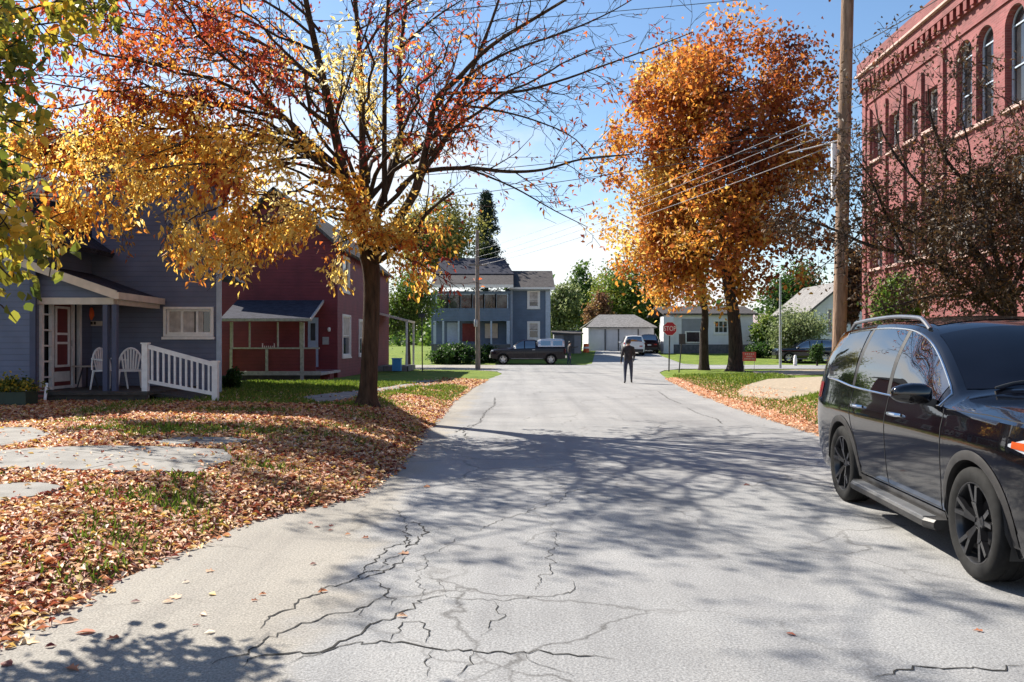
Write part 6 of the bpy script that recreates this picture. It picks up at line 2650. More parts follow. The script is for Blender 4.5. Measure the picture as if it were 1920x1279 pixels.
def signs():
    d = 47.5
    x, zc = X(1256, d), Z(616.5, d)
    g = gzf(x, d)
    t = thing('stop_sign', 'red octagonal stop sign on a dark post at the right street corner', 'sign', (x, d, g))
    b = MB()
    b.bar((x - .05, d + .03, g - .05), (x, d + .03, zc + .35), .07, .05, up=(0, 1, 0))
    b.build('post', M['dark_steel'], t)

    def octo(b_, r_, y0, y1):
        o8 = [(x + r_ * math.cos(R(22.5 + 45 * i)), zc + r_ * math.sin(R(22.5 + 45 * i))) for i in range(8)]
        b_.add([(p[0], y0, p[1]) for p in o8] + [(p[0], y1, p[1]) for p in o8], [tuple(range(8)), tuple(range(15, 7, -1))] + [(i, (i + 1) % 8, 8 + (i + 1) % 8, 8 + i) for i in range(8)])
    b = MB(); octo(b, .43, d - .004, d + .003)
    pl = b.build('border', M['sign_white'], t)
    b = MB(); octo(b, .395, d - .010, d - .0045)
    b.build('face', M['sign_red'], t)
    me = text_mesh('STOP', .31, .003)
    me.materials.clear()
    me.materials.append(M['sign_white'])
    o = bpy.data.objects.new('lettering', me)
    COL.objects.link(o)
    o.parent = t
    o.location = (0, -.015, zc - g)
    o.rotation_euler = (R(90), 0, 0)
    o.scale = (.95, 1.25, 1)
    # second sign, seen from behind
    d = 44.5
    xb, xt = X(1273, d), X(1279, d)
    g = gzf(xb, d)
    t = thing('road_sign', 'small dark sign seen from behind on a thin leaning post right of the stop sign', 'sign', (xb, d, g))
    b = MB()
    b.bar((xb, d + .02, g - .05), (xt + .02, d + .02, Z(626, d)), .055, .045, up=(0, 1, 0))
    b.build('post', M['dark_steel'], t)
    b = MB()
    b.box((xt, d - .02, Z(636, d)), (.36, .012, .56))
    b.build('plate', M['dark_steel'], t)
    # red yard sign
    d = 41.0
    x = X(1405, d)
    g = gzf(x, d)
    t = thing('yard_sign', 'small red yard sign with pale lettering right of the larger maple trunk', 'sign', (x, d, g))
    b = MB()
    z0, z1 = Z(677, d), Z(660, d)
    b.bbox(x - .33, x + .33, d - .01, d + .01, z0, z1)
    b.build('board', mat('faded_red_board', (.50, .08, .075), .5, var=.15), t)
    b = MB()
    for i, (a, c) in enumerate(((-.24, .24), (-.15, .15), (-.26, .26))):
        z = z1 - .10 - .12 * i
        n = 5 + i
        for k in range(n):
            q = a + (c - a) * (k + .5) / n
            b.box((q, d - .014, z), ((c - a) / n * .6, .006, .06))
    for v in b.v:
        pass
    b.v = [(p[0] + x, p[1], p[2]) for p in b.v]
    b.build('lettering', M['cream_paint'], t)
    for s in (-.25, .25):
        b = MB()
        b.box((x + s, d + .02, (g + z0) / 2), (.02, .02, z0 - g + .1))
        b.build('stake', M['steel'], t)
    # right utility pole
    d = 18.0
    xb, xt = X(1570, d), X(1589, d)
    zt = 13.5
    g = gzf(xb, d)
    t = thing('utility_pole', 'tall wooden utility pole at right in front of the brick building', 'pole', (xb, d, g))
    b = MB()
    zz = np.linspace(g - .3, zt, 24)
    top_x = xb + (xt - xb) * (zz - 0) / 9.0
    b.tube([(top_x[i], d, zz[i]) for i in range(24)], list(np.linspace(.150, .118, 24)), 16)
    b.build('shaft', M['pole_wood'], t, smooth=True)
    xm = X(1562, d)
    b = MB()
    b.tube([(xm, d - .05, Z(372, d)), (xm, d - .05, Z(270, d))], .062, 10)
    b.build('conduit_box', M['white_paint'], t, smooth=True)
    b = MB()
    b.tube([(xm + .10, d - .02, g), (xm + .13, d - .02, Z(372, d)), (xm + .03, d - .04, Z(368, d))], .03, 8)
    b.build('conduit', M['steel'], t, smooth=True)
    b = MB()
    for py in (215, 245, 285):
        b.lathe([(.05, -.03), (.06, 0), (.05, .03)], 8, (X(1576, d) - .06, d, Z(py, d)), axis='X')
    b.build('insulator', M['steel'], t)
    # left utility pole at the far corner
    d = 51.0
    x = X(896, d)
    g = gzf(x, d)
    t = thing('utility_pole', 'slim grey brown utility pole in front of the slate blue house', 'pole', (x, d, g))
    b = MB()
    zz = np.linspace(g - .3, Z(432, d), 14)
    b.tube([(x - .04 * (z / 8), d, z) for z in zz], list(np.linspace(.17, .10, 14)), 12)
    b.build('shaft', M['pole_grey'], t, smooth=True)
    b = MB()
    b.lathe([(.09, -.2), (.11, -.1), (.11, .2), (.09, .25)], 10, (x - .12, d - .15, Z(607, d)))
    b.build('meter_can', M['steel'], t, smooth=True)
    b = MB()
    b.box((x, d - .12, Z(497, d)), (1.1, .09, .11))
    b.build('cross_arm', M['pole_grey'], t)
    # thin post on the left verge
    d = 46.0
    x = X(792, d)
    g = gzf(x, d)
    t = thing('sign_post', 'thin dark metal post on the grass left of the slim utility pole', 'post', (x, d, g))
    b = MB()
    b.bar((x, d, g - .1), (x - .03, d, Z(588, d)), .06, .05, up=(0, 1, 0))
    b.build('post', M['dark_steel'], t)
    b = MB()
    b.box((x - .03, d - .03, Z(592, d)), (.36, .012, .22))
    b.build('plate', M['dark_steel'], t)
    # pale street light mast at right
    d = 54.0
    x = X(1463, d)
    g = gzf(x, d)
    t = thing('lamp_post', 'slender pale grey mast standing in front of the green bushes left of the black car', 'post', (x, d, g))
    b = MB()
    b.tube([(x, d, g - .1), (x, d, Z(560, d)), (x, d, Z(520, d))], [.085, .07, .05], 10)
    b.build('mast', M['steel'], t, smooth=True)
    b = MB()
    b.tube([(x, d, Z(522, d)), (x + .05, d, Z(516, d)), (x + .5, d, Z(512, d))], .035, 8)
    b.build('arm', M['steel'], t, smooth=True)
    b = MB()
    b.lathe([(.001, .05), (.10, .04), (.16, -.03), (.12, -.07), (.001, -.08)], 12, (x + .62, d, Z(512, d)))
    b.build('lamp', M['steel'], t, smooth=True)
    # short white marker post
    d = 60.0
    x = X(1491, d)
    g = gzf(x, d)
    t = thing('marker_post', 'short white marker post on the grass edge in front of the black car', 'post', (x, d, g))
    b = MB()
    b.lathe([(.13, 0), (.13, .55), (.10, .60), (.10, .72), (.06, .78), (.001, .80)], 12, (x, d, g))
    b.build('shaft', M['white_paint'], t, smooth=True)
    b = MB()
    b.lathe([(.14, .06), (.14, .12)], 12, (x, d, g))
    b.build('band', M['steel'], t)


signs()


def wire(label, pts, sag, rad, m, group='overhead wires'):
    pts = [Vector(p) for p in pts]
    out = []
    for i, (a, c) in enumerate(zip(pts[:-1], pts[1:])):
        n = 22
        for k in range(n):
            t = k / n
            p = a.lerp(c, t)
            p.z -= sag * 4 * t * (1 - t)
            out.append(p)
    out.append(pts[-1])
    b = MB()
    b.tube(out, rad, 6)
    o = b.build('overhead_wire', m, None, smooth=True)
    tag(o, label, 'wire', group)
    return o


def wires():
    wire('black overhead wire crossing the top of the bare branches from the left edge', [P(-700, -20, 30), P(640, 40, 21), P(1592, -70, 18)], .05, .011, M['wire'])
    wire('black overhead wire just under the topmost one, over the bare branches', [P(-700, 75, 30), P(640, 60, 22), P(1590, -20, 18)], .06, .008, M['wire'])
    wire('thin wire crossing the yellow leaves level with the top of the blue house', [P(-300, 330, 22), P(690, 336, 20.5), P(1582, 235, 18)], .12, .008, M['wire'])
    wire('thin wire crossing the lower yellow leaves above the blue house', [P(-300, 396, 22), P(560, 402, 21), P(1580, 255, 18)], .12, .008, M['wire'])
    a = [('uppermost', 205, 470), ('second', 222, 482), ('third', 240, 490), ('lowest', 268, 497)]
    for nm, p0, p1 in a:
        wire(f'pale wire from the near pole across the rust maple, {nm} of the four', [P(1576, p0, 18), P(890 + (p1 - 470) * .4, p1, 50.9)], .25, .009 if nm == 'lowest' else .007, M['wire_grey'], 'wires between the two utility poles')
    wire('grey service wire from the near pole towards the brick building', [P(1590, 95, 18), P(1850, -60, 13)], .05, .010, M['wire'])
    wire('thick pale cable end clamped near the pole below the four wires', [P(1577, 262, 18), P(1478, 287, 19.6)], .01, .016, M['wire_grey'], 'wires between the two utility poles')


wires()
# ------------------------------------------------------------------ trees


class Wood:
    """collects branches of one tree; builds one mesh"""

    def __init__(s, r):
        s.mb = MB()
        s.r = r
        s.tw = []          # (pts, level)

    def branch(s, pts, r0, r1, n, level):
        k = len(pts)
        rad = [r0 + (r1 - r0) * (i / (k - 1)) ** 0.8 for i in range(k)]
        s.mb.tube(pts, rad, n, cap=False)
        s.tw.append((pts, level))
        return rad

    def grow(s, p, d, length, r0, r1, level, up=0.06, wander=0.22, n=5, seg=0.28):
        k = max(3, int(length / seg) + 1)
        pts = [Vector(p)]
        d = Vector(d).normalized()
        for i in range(k):
            d = (d + Vector((s.r.gauss(0, wander), s.r.gauss(0, wander), s.r.gauss(0, wander))) * .5 + Vector((0, 0, up))).normalized()
            pts.append(pts[-1] + d * (length / k))
        s.branch(pts, r0, r1, n, level)
        return pts

    def spawn(s, pts, r0, r1, level, spacing, len_f, ang=(35, 65), up=0.05, start=.2, maxlev=3, thin=.55, wander=.22):
        """children along a path"""
        k = len(pts)
        tot = sum((pts[i + 1] - pts[i]).length for i in range(k - 1))
        acc, nxt = 0.0, tot * start + s.r.random() * spacing
        for i in range(k - 1):
            a, c = pts[i], pts[i + 1]
            L = (c - a).length
            while nxt <= acc + L:
                t = (nxt - acc) / max(L, 1e-6)
                p = a.lerp(c, t)
                f = nxt / tot
                tan = (c - a).normalized()
                ax = tan.orthogonal().normalized()
                ax = Matrix.Rotation(s.r.uniform(0, 6.283), 3, tan) @ ax
                d = Matrix.Rotation(R(s.r.uniform(*ang)), 3, ax) @ tan
                ln = len_f(f) * s.r.uniform(.65, 1.25)
                rr = (r0 + (r1 - r0) * f) * thin
                ch = s.grow(p, d, ln, max(rr, .006), max(rr * .25, .004), level, up, wander, 5 if level == 1 else (4 if level == 2 else 3), .25 if level < 3 else .2)
                if level < maxlev:
                    s.spawn(ch, rr, rr * .25, level + 1, spacing * .72, lambda f_, q=ln: max(.22, q * (.55 - .25 * f_)), ang, up, .15, maxlev, thin, wander)
                nxt += spacing * s.r.uniform(.6, 1.4)
            acc += L


def bez(a, b, c, n=9):
    a, b, c = Vector(a), Vector(b), Vector(c)
    return [a * (1 - t) ** 2 + b * 2 * t * (1 - t) + c * t * t for t in np.linspace(0, 1, n)]


def smooth_path(pts, n=5):
    out = []
    k = len(pts)
    for i in range(k - 1):
        p0, p1, p2, p3 = pts[max(i - 1, 0)], pts[i], pts[i + 1], pts[min(i + 2, k - 1)]
        for j in range(n):
            t = j / n
            out.append(0.5 * ((2 * p1) + (p2 - p0) * t + (2 * p0 - 5 * p1 + 4 * p2 - p3) * t * t + (3 * p1 - p0 - 3 * p2 + p3) * t ** 3))
    out.append(pts[-1])
    return out


def twig_leaves(tw, weight, per, spread, size, wr, lev=2, seed=1, droop=.5):
    """leaf arrays scattered along the twigs"""
    g = np.random.default_rng(seed)
    P_, D_ = [], []
    for pts, level in tw:
        if level < lev:
            continue
        tuft = 0.25 if g.random() < .45 else 1.7
        for i in range(len(pts) - 1):
            a, c = np.array(pts[i]), np.array(pts[i + 1])
            w = weight((a + c) / 2) * tuft
            if w <= 0:
                continue
            m = g.poisson(per * w)
            if m == 0:
                continue
            t = g.random((m, 1))
            P_.append(a + (c - a) * t + g.normal(0, spread, (m, 3)))
            dd = np.tile((c - a) / (np.linalg.norm(c - a) + 1e-9), (m, 1)) * .5 + g.normal(0, .75, (m, 3))
            dd[:, 2] -= droop
            D_.append(dd)
    p = np.concatenate(P_)
    d = np.concatenate(D_)
    n = len(p)
    nr = g.normal(0, 1, (n, 3)) + np.array([-.3, .1, .9])
    L = g.uniform(size * .7, size * 1.3, n)
    return p, d, nr, L, L * g.uniform(wr * .75, wr * 1.3, n)


def ash_tree():
    d0 = 17.4
    bx = X(690, d0)
    g = gzf(bx, d0)
    t = thing('ash_tree', 'big half bare ash tree with yellow and red leaves left of the road', 'tree', (bx, d0, g))
    w = Wood(random.Random(5))

    def limb(px, d1, r0, r1, sp=.42, lf=None, n=8, lev_up=.03, maxlev=3):
        k = len(px)
        pts = [P(q[0], q[1], d0 + (d1 - d0) * i / (k - 1)) for i, q in enumerate(px)]
        pts = smooth_path(pts, 4)
        r0, r1 = r0 * .74, r1 * .74
        w.branch(pts, r0, r1, n, 0)
        w.spawn(pts, r0, r1, 1, sp, lf or (lambda f: 2.1 - 1.1 * f), (28, 58), lev_up, .22, maxlev, .42)
        return pts
    # trunk with root flare
    tp = [P(688, 762, d0), P(689, 745, d0), P(691, 720, d0), P(694, 650, d0), P(697, 560, d0), P(696, 505, d0), P(690, 478, d0)]
    w.mb.tube(smooth_path(tp, 4), list(np.interp(np.linspace(0, 1, 25), [0, .08, .17, .4, .7, .9, 1.0], [.33, .26, .215, .178, .172, .19, .19])), 18, cap=False)
    limb([(690, 490), (673, 425), (646, 328), (627, 245), (607, 153), (585, 57), (568, -30), (550, -140)], 16.2, .20, .05)
    limb([(692, 490), (680, 425), (680, 330), (679, 245), (675, 110), (666, 0), (655, -150)], 18.6, .17, .045)
    limb([(700, 480), (708, 400), (722, 360), (745, 290), (752, 245), (747, 175), (752, 88), (763, -10), (775, -150)], 19.5, .14, .04)
    limb([(700, 485), (735, 430), (778, 355), (804, 254), (817, 188), (857, 149), (918, 88), (1010, 30), (1110, -30)], 16.0, .15, .03, .38)
    limb([(735, 430), (778, 365), (795, 320), (830, 271), (857, 197), (896, 105), (931, 13), (960, -90)], 18.6, .12, .03)
    limb([(702, 492), (716, 486), (745, 463), (778, 438), (800, 400), (850, 360)], 15.2, .10, .03, .4)
    limb([(745, 360), (787, 324), (874, 315), (953, 322), (1020, 318), (1093, 298), (1180, 290)], 16.0, .085, .016, .40, lambda f: 1.5 - .7 * f)
    limb([(817, 188), (839, 175), (962, 173), (1045, 153), (1120, 127), (1210, 95), (1300, 60)], 17.0, .06, .012, .36, lambda f: 1.7 - .8 * f)
    limb([(804, 254), (870, 150), (960, 95), (1060, 60), (1150, 20), (1230, -30)], 19.5, .06, .012, .36, lambda f: 1.7 - .8 * f)
    limb([(857, 197), (920, 205), (1000, 225), (1080, 262), (1130, 330)], 18.5, .045, .010, .36, lambda f: 1.2 - .5 * f)
    limb([(874, 315), (960, 350), (1040, 395), (1100, 425)], 17.2, .035, .009, .36, lambda f: 1.0 - .4 * f)
    limb([(721, 380), (721, 210), (725, 44), (735, -80)], 16.3, .09, .03)
    limb([(642, 320), (585, 271), (537, 223), (480, 184), (400, 150), (300, 120), (200, 110)], 15.6, .10, .02, .36)
    limb([(607, 160), (540, 110), (470, 70), (380, 20), (300, -60)], 18.8, .07, .018, .38)
    limb([(627, 245), (560, 190), (500, 120), (430, 90), (350, 80)], 19.6, .06, .015, .36)
    limb([(675, 110), (720, 40), (790, -10), (850, -60)], 16.5, .05, .015, .36)
    limb([(752, 88), (820, 30), (900, -20)], 20.2, .05, .014, .36)
    # towards and away from the camera
    st = P(690, 430, d0)

    def wbez(a, m_, c, n, amp=.10):
        ph = w.r.random() * 60
        q = bez(a, m_, c, n)
        for i in range(1, n):
            f = min(1.0, i / 3)
            q[i] = q[i] + Vector((mnoise.noise(Vector((ph, i * .55, 0))), mnoise.noise(Vector((ph, i * .55, 9))), mnoise.noise(Vector((ph, i * .55, 19))))) * amp * 2 * f
        return q
    for e in ((-2.2, 12.8, 6.6), (-4.2, 12.4, 7.0), (-.6, 21.5, 7.5), (-3.5, 22.5, 7.8), (.8, 18.5, 8.0), (-1.0, 13.2, 6.4), (1.4, 15.2, 7.0), (-6.4, 13.2, 7.8)):
        pts = wbez(st + Vector((0, 0, w.r.uniform(0, 1.0))), (st + Vector(e)) / 2 + Vector((0, 0, .9)), e, 14, .16)
        w.branch(pts, .055, .012, 7, 0)
        w.spawn(pts, .05, .012, 1, .40, lambda f: 1.9 - .9 * f, (28, 58), .03, .25, 3, .45)
    n_sparse = len(w.tw)
    # heavy leafy boughs on the left
    for (sx_, sy_, sd), e, hump in (((646, 328, 17.0), (-9.6, 13.6, 4.4), .9), ((625, 300, 17.0), (-8.7, 15.2, 3.7), 1.0), ((655, 360, 17.0), (-7.3, 12.2, 3.9), 1.0),
                                    ((660, 380, 17.0), (-5.7, 12.7, 3.45), .9), ((670, 420, 17.1), (-4.9, 14.2, 3.2), .7), ((610, 290, 16.6), (-10.2, 16.2, 4.8), .8),
                                    ((640, 318, 17.4), (-8.6, 18.0, 4.3), .9), ((672, 425, 17.0), (-3.9, 13.6, 3.4), .7), ((665, 400, 17.2), (-6.6, 15.4, 3.3), .9),
                                    ((680, 450, 17.3), (-3.3, 15.4, 3.3), .5), ((690, 470, 17.3), (-2.3, 15.6, 3.3), .35), ((690, 465, 17.3), (-1.8, 16.9, 3.6), .3), ((690, 460, 17.2), (-2.9, 15.9, 4.2), .3),
                                    ((630, 310, 16.9), (-6.6, 13.6, 4.8), 1.0), ((650, 350, 17.4), (-6.0, 17.6, 3.7), .9), ((655, 345, 17.0), (-4.7, 13.0, 4.7), .8),
                                    ((590, 275, 16.3), (-8.4, 13.8, 5.3), .6), ((560, 250, 16.2), (-9.4, 14.8, 5.2), .4), ((700, 455, 17.3), (-1.7, 15.6, 3.7), .4)):
        a = P(sx_, sy_, sd)
        e = Vector(e)
        if e.y < 13.9:
            e.y += .8
        mid = (a + e) / 2 + Vector((0, 0, hump))
        pts = wbez(a, mid, e, 15, .14)
        w.branch(pts, .034, .008, 6, 0)
        w.spawn(pts, .034, .008, 1, .34, lambda f: 1.35 - .5 * f, (30, 68), -.04, .30, 2, .5, .3)
    n_low = len(w.tw)
    # reddish boughs, upper left
    for (sx_, sy_, sd), e in (((585, 271, 16.4), (-8.4, 14.2, 6.3)), ((607, 160, 16.6), (-7.0, 13.6, 6.9)), ((560, 120, 18.6), (-9.0, 17.2, 7.2)), ((540, 225, 16.0), (-8.8, 13.6, 5.8)),
                              ((537, 223, 16.0), (-9.8, 15.6, 6.0)), ((620, 220, 16.6), (-5.4, 13.2, 6.4)), ((590, 70, 16.5), (-6.6, 12.6, 7.8)), ((480, 184, 15.7), (-9.2, 12.8, 6.6)), ((480, 80, 19.0), (-9.8, 16.6, 8.4)),
                              ((600, 100, 16.5), (-7.6, 11.6, 7.2)), ((600, 60, 16.5), (-5.6, 11.2, 8.6))):
        a = P(sx_, sy_, sd)
        e = Vector(e)
        pts = wbez(a, (a + e) / 2 + Vector((0, 0, .5)), e, 13, .14)
        w.branch(pts, .030, .008, 6, 0)
        w.spawn(pts, .03, .008, 1, .34, lambda f: 1.35 - .5 * f, (30, 65), .0, .2, 2, .5, .3)
    w.mb.build('trunk', M['bark'], t, smooth=True, ang=60)

    def w_sparse(p):
        x, y, z = p
        if x < -4.6: v = .62
        elif x < -2.2: v = .85
        elif x < -.6: v = .42
        else: v = .16
        if z > 6.8: v *= .7
        if y < 14.6: v *= .4
        if z > 8.6: v *= .4
        q = mnoise.noise(Vector((x * .8, y * .8, z * .8)))
        return v * max(0, 1 + 1.9 * q)
    A = twig_leaves(w.tw[:n_sparse], w_sparse, 1.8, .07, .125, .38, 2, 3, .7)
    Bq = twig_leaves(w.tw[n_sparse:n_low], lambda p: (1.0 if p[2] > 2.75 else .15) * max(.12, 1 + 1.7 * mnoise.noise(Vector((p[0] * .9, p[1] * .9, p[2] * 1.2)))), 4.7, .11, .135, .38, 1, 4, .9)
    Cq = twig_leaves(w.tw[n_low:], lambda p: max(.1, 1 + 1.8 * mnoise.noise(Vector((p[0] * .9, p[1] * .9, p[2] * 1.2)))), 3.4, .11, .13, .38, 1, 5, .8)
    p = np.concatenate([A[0], Bq[0], Cq[0]])
    d = np.concatenate([A[1], Bq[1], Cq[1]])
    nr = np.concatenate([A[2], Bq[2], Cq[2]])
    L = np.concatenate([A[3], Bq[3], Cq[3]])
    W = np.concatenate([A[4], Bq[4], Cq[4]])
    na, nb, nc = len(A[0]), len(Bq[0]), len(Cq[0])
    ns = nz(p, .75, 2.0)
    tt = np.empty(len(p))
    gg = np.random.default_rng(8)
    x, z = p[:, 0], p[:, 2]
    # colours: yellow-gold low left, rust red upper left, pale yellow in the middle, red on the far right twigs
    gold = .72 + .32 * ns + gg.normal(0, .09, len(p))
    red = .15 + .34 * ns + gg.normal(0, .10, len(p))
    pale = .84 + .3 * ns + gg.normal(0, .14, len(p))
    tt = gold.copy()
    tt[na + nb:] = (.24 + .42 * ns + gg.normal(0, .1, len(p)))[na + nb:]
    sp = np.zeros(len(p), bool); sp[:na] = True
    tt = np.where(sp & (x < -4.6), red + .12, tt)
    tt = np.where(sp & (x >= -4.6) & (x < -1.6), np.where(ns > -.1, pale, red), tt)
    tt = np.where(sp & (x >= -1.6), red + .06, tt)
    rr_ = gg.random(len(p))
    tt = np.where(rr_ < .22, tt - .26, tt)
    redpatch = nz(p, 1.3, 40) > .33
    tt = np.where(redpatch & ~sp, tt - .33, tt)
    leaves_object('crown', p, d, nr, L, W, np.clip(tt, 0, 1), M['leaf_ash'], t, '4', gg.uniform(.5, 2.2, len(p)))
    print('ash leaves', len(p), 'twigs', len(w.tw))


ash_tree()


def clump_tree(name, label, cat, base, trunk_r, fork_z, ells, n_cl, per, size, cl_r, m_leaf, m_bark, tfun, seed, gap=-.25, group=None, wr=.55, lean=(0, 0), flat=1.0, multi=1, trunk_pts=None, lo=None):
    g = np.random.default_rng(seed)
    rr = random.Random(seed)
    base = Vector(base)
    t = thing(name, label, cat, base, 0, group)
    wts = np.array([e[3] * e[4] * e[5] for e in ells]); wts = wts / wts.sum()
    cs = []
    tries = 0
    while len(cs) < n_cl and tries < n_cl * 60:
        tries += 1
        e = ells[g.choice(len(ells), p=wts)]
        v = g.normal(0, 1, 3); v /= np.linalg.norm(v)
        rad = g.random() ** .42
        c = np.array([e[0] + v[0] * rad * e[3], e[1] + v[1] * rad * e[4], e[2] + v[2] * rad * e[5]])
        if lo is not None and c[2] < lo: continue
        s_ = 2.2 / max(e[3], .5)
        if mnoise.noise(Vector((c[0] * s_ + seed, c[1] * s_, c[2] * s_))) < gap:
            continue
        cs.append(c)
    cs = np.array(cs)
    w = Wood(rr)
    cen = Vector(np.average([e[:3] for e in ells], axis=0, weights=wts))
    topz = max(e[2] + e[5] * .55 for e in ells)
    tops = []
    if trunk_pts:
        tp = smooth_path([Vector(q) for q in trunk_pts], 4)
    else:
        tp = smooth_path([base + Vector((0, 0, -.15)), base + Vector((lean[0] * .2, lean[1] * .2, (fork_z - base.z) * .5)), Vector((base.x + lean[0], base.y + lean[1], fork_z)),
                          Vector(((base.x + cen.x) / 2 + lean[0] * .5, (base.y + cen.y) / 2, (fork_z + topz) / 2)), Vector((cen.x, cen.y, topz))], 5)
    k = len(tp)
    fl = [trunk_r * (1.45 if i == 0 else (1.12 if i == 1 else 1.0)) * (1 - .86 * (i / (k - 1))) for i in range(k)]
    w.mb.tube(tp, fl, 12, cap=False)
    nodes = [(q, fl[i]) for i, q in enumerate(tp) if q.z > fork_z * .98 - .1]
    # main limbs to spread-out clumps
    nl = min(max(6, n_cl // 14), 26)
    order = g.permutation(len(cs))[:nl]
    for i in order:
        c = Vector(cs[i])
        cand = [q for q in nodes[:k] if q[0].z < c.z + .2] or nodes[:2]
        q = min(cand, key=lambda q_: (q_[0] - c).length + rr.random() * .8)
        a = q[0]
        pts = bez(a, (a + c) / 2 + Vector((0, 0, (c - a).length * .14)), c, 8)
        r0 = min(q[1] * .6, trunk_r * .38)
        w.branch(pts, max(r0, .02), .015, 6, 0)
        for j, p in enumerate(pts[2:]):
            nodes.append((p, max(r0, .02) * (1 - j / 7) + .01))
    pa = np.array([tuple(q[0]) for q in nodes])
    for i in range(len(cs)):
        c = cs[i]
        j = int(np.argmin(np.linalg.norm(pa - c, axis=1)))
        a, c = Vector(pa[j]), Vector(c)
        if (c - a).length < .15: continue
        w.branch(bez(a, (a + c) / 2 + Vector((0, 0, .1 * (c - a).length)), c, 5), min(.03 + .012 * trunk_r, nodes[j][1] * .7), .008, 4, 1)
    w.mb.build('trunk', m_bark, t, smooth=True, ang=60)
    n = len(cs) * per
    ci = np.repeat(np.arange(len(cs)), per)
    scl = g.uniform(.6, 1.25, len(cs))[ci][:, None]
    p = cs[ci] + g.normal(0, 1, (n, 3)) * cl_r * scl * np.array([1, 1, flat])
    d = g.normal(0, 1, (n, 3)); d[:, 2] -= .35
    nr = g.normal(0, 1, (n, 3)) + np.array([-.35, .1, .8])
    L = g.uniform(size * .65, size * 1.35, n)
    tt = tfun(p, cs[ci], g)
    leaves_object('crown', p, d, nr, L, L * g.uniform(wr * .75, wr * 1.25, n), np.clip(tt, 0, 1), m_leaf, t, '4', g.uniform(.5, 2, n))
    return t


def maples():
    def tf(p, c, g):
        h = nz(c[::1], .28, 4.0) if len(c) < 2000 else None
        # per clump noise only (c repeats), cheap: unique rows
        u, inv = np.unique(c, axis=0, return_inverse=True)
        q = nz(u, .30, 4.0)[inv.ravel()] + .55 * nz(u, .95, 14.0)[inv.ravel()]
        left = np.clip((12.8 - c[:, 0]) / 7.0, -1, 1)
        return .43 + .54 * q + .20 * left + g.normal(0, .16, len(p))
    d = 46.0
    g0 = gzf(X(1378, d), d)
    bx = X(1378, d)
    clump_tree('maple_tree', 'larger rust and gold maple with a thick trunk on the right lawn', 'tree', (bx, d, g0), .46, 4.4,
               [(12.3, d, 13.8, 5.0, 4.6, 6.9), (13.4, d - .5, 9.0, 4.7, 4.4, 4.8), (14.6, d, 13.0, 3.9, 3.6, 5.6), (11.6, d - 1, 7.2, 4.2, 3.8, 3.9)],
               330, 92, .27, .50, M['leaf_maple'], M['bark_dark'], tf, 21, gap=-.10,
               trunk_pts=[(bx, d, g0 - .1), (bx + .05, d, g0 + 1.2), (bx - .1, d, 3.4), (bx - .45, d, 5.2), (bx - .8, d, 9), (bx - .5, d, 13), (bx - .3, d, 17.5)], wr=.6, lo=3.2)
    d = 49.0
    bx = X(1320, d)
    g0 = gzf(bx, d)
    clump_tree('maple_tree', 'slimmer rust and yellow maple standing left of and behind the larger maple', 'tree', (bx, d, g0), .31, 4.2,
               [(9.3, d, 12.6, 4.2, 4.0, 6.4), (8.9, d - .5, 8.6, 4.2, 3.8, 3.9), (10.6, d, 16.0, 3.2, 3.0, 3.8), (10.6, d - .5, 6.3, 3.0, 3.0, 2.6), (8.4, d - 1, 6.4, 2.8, 2.6, 2.2)],
               300, 90, .27, .48, M['leaf_maple'], M['bark_dark'], lambda p, c, g: tf(p, c, g) + .10, 33, gap=-.10, wr=.6, lo=3.0)


maples()


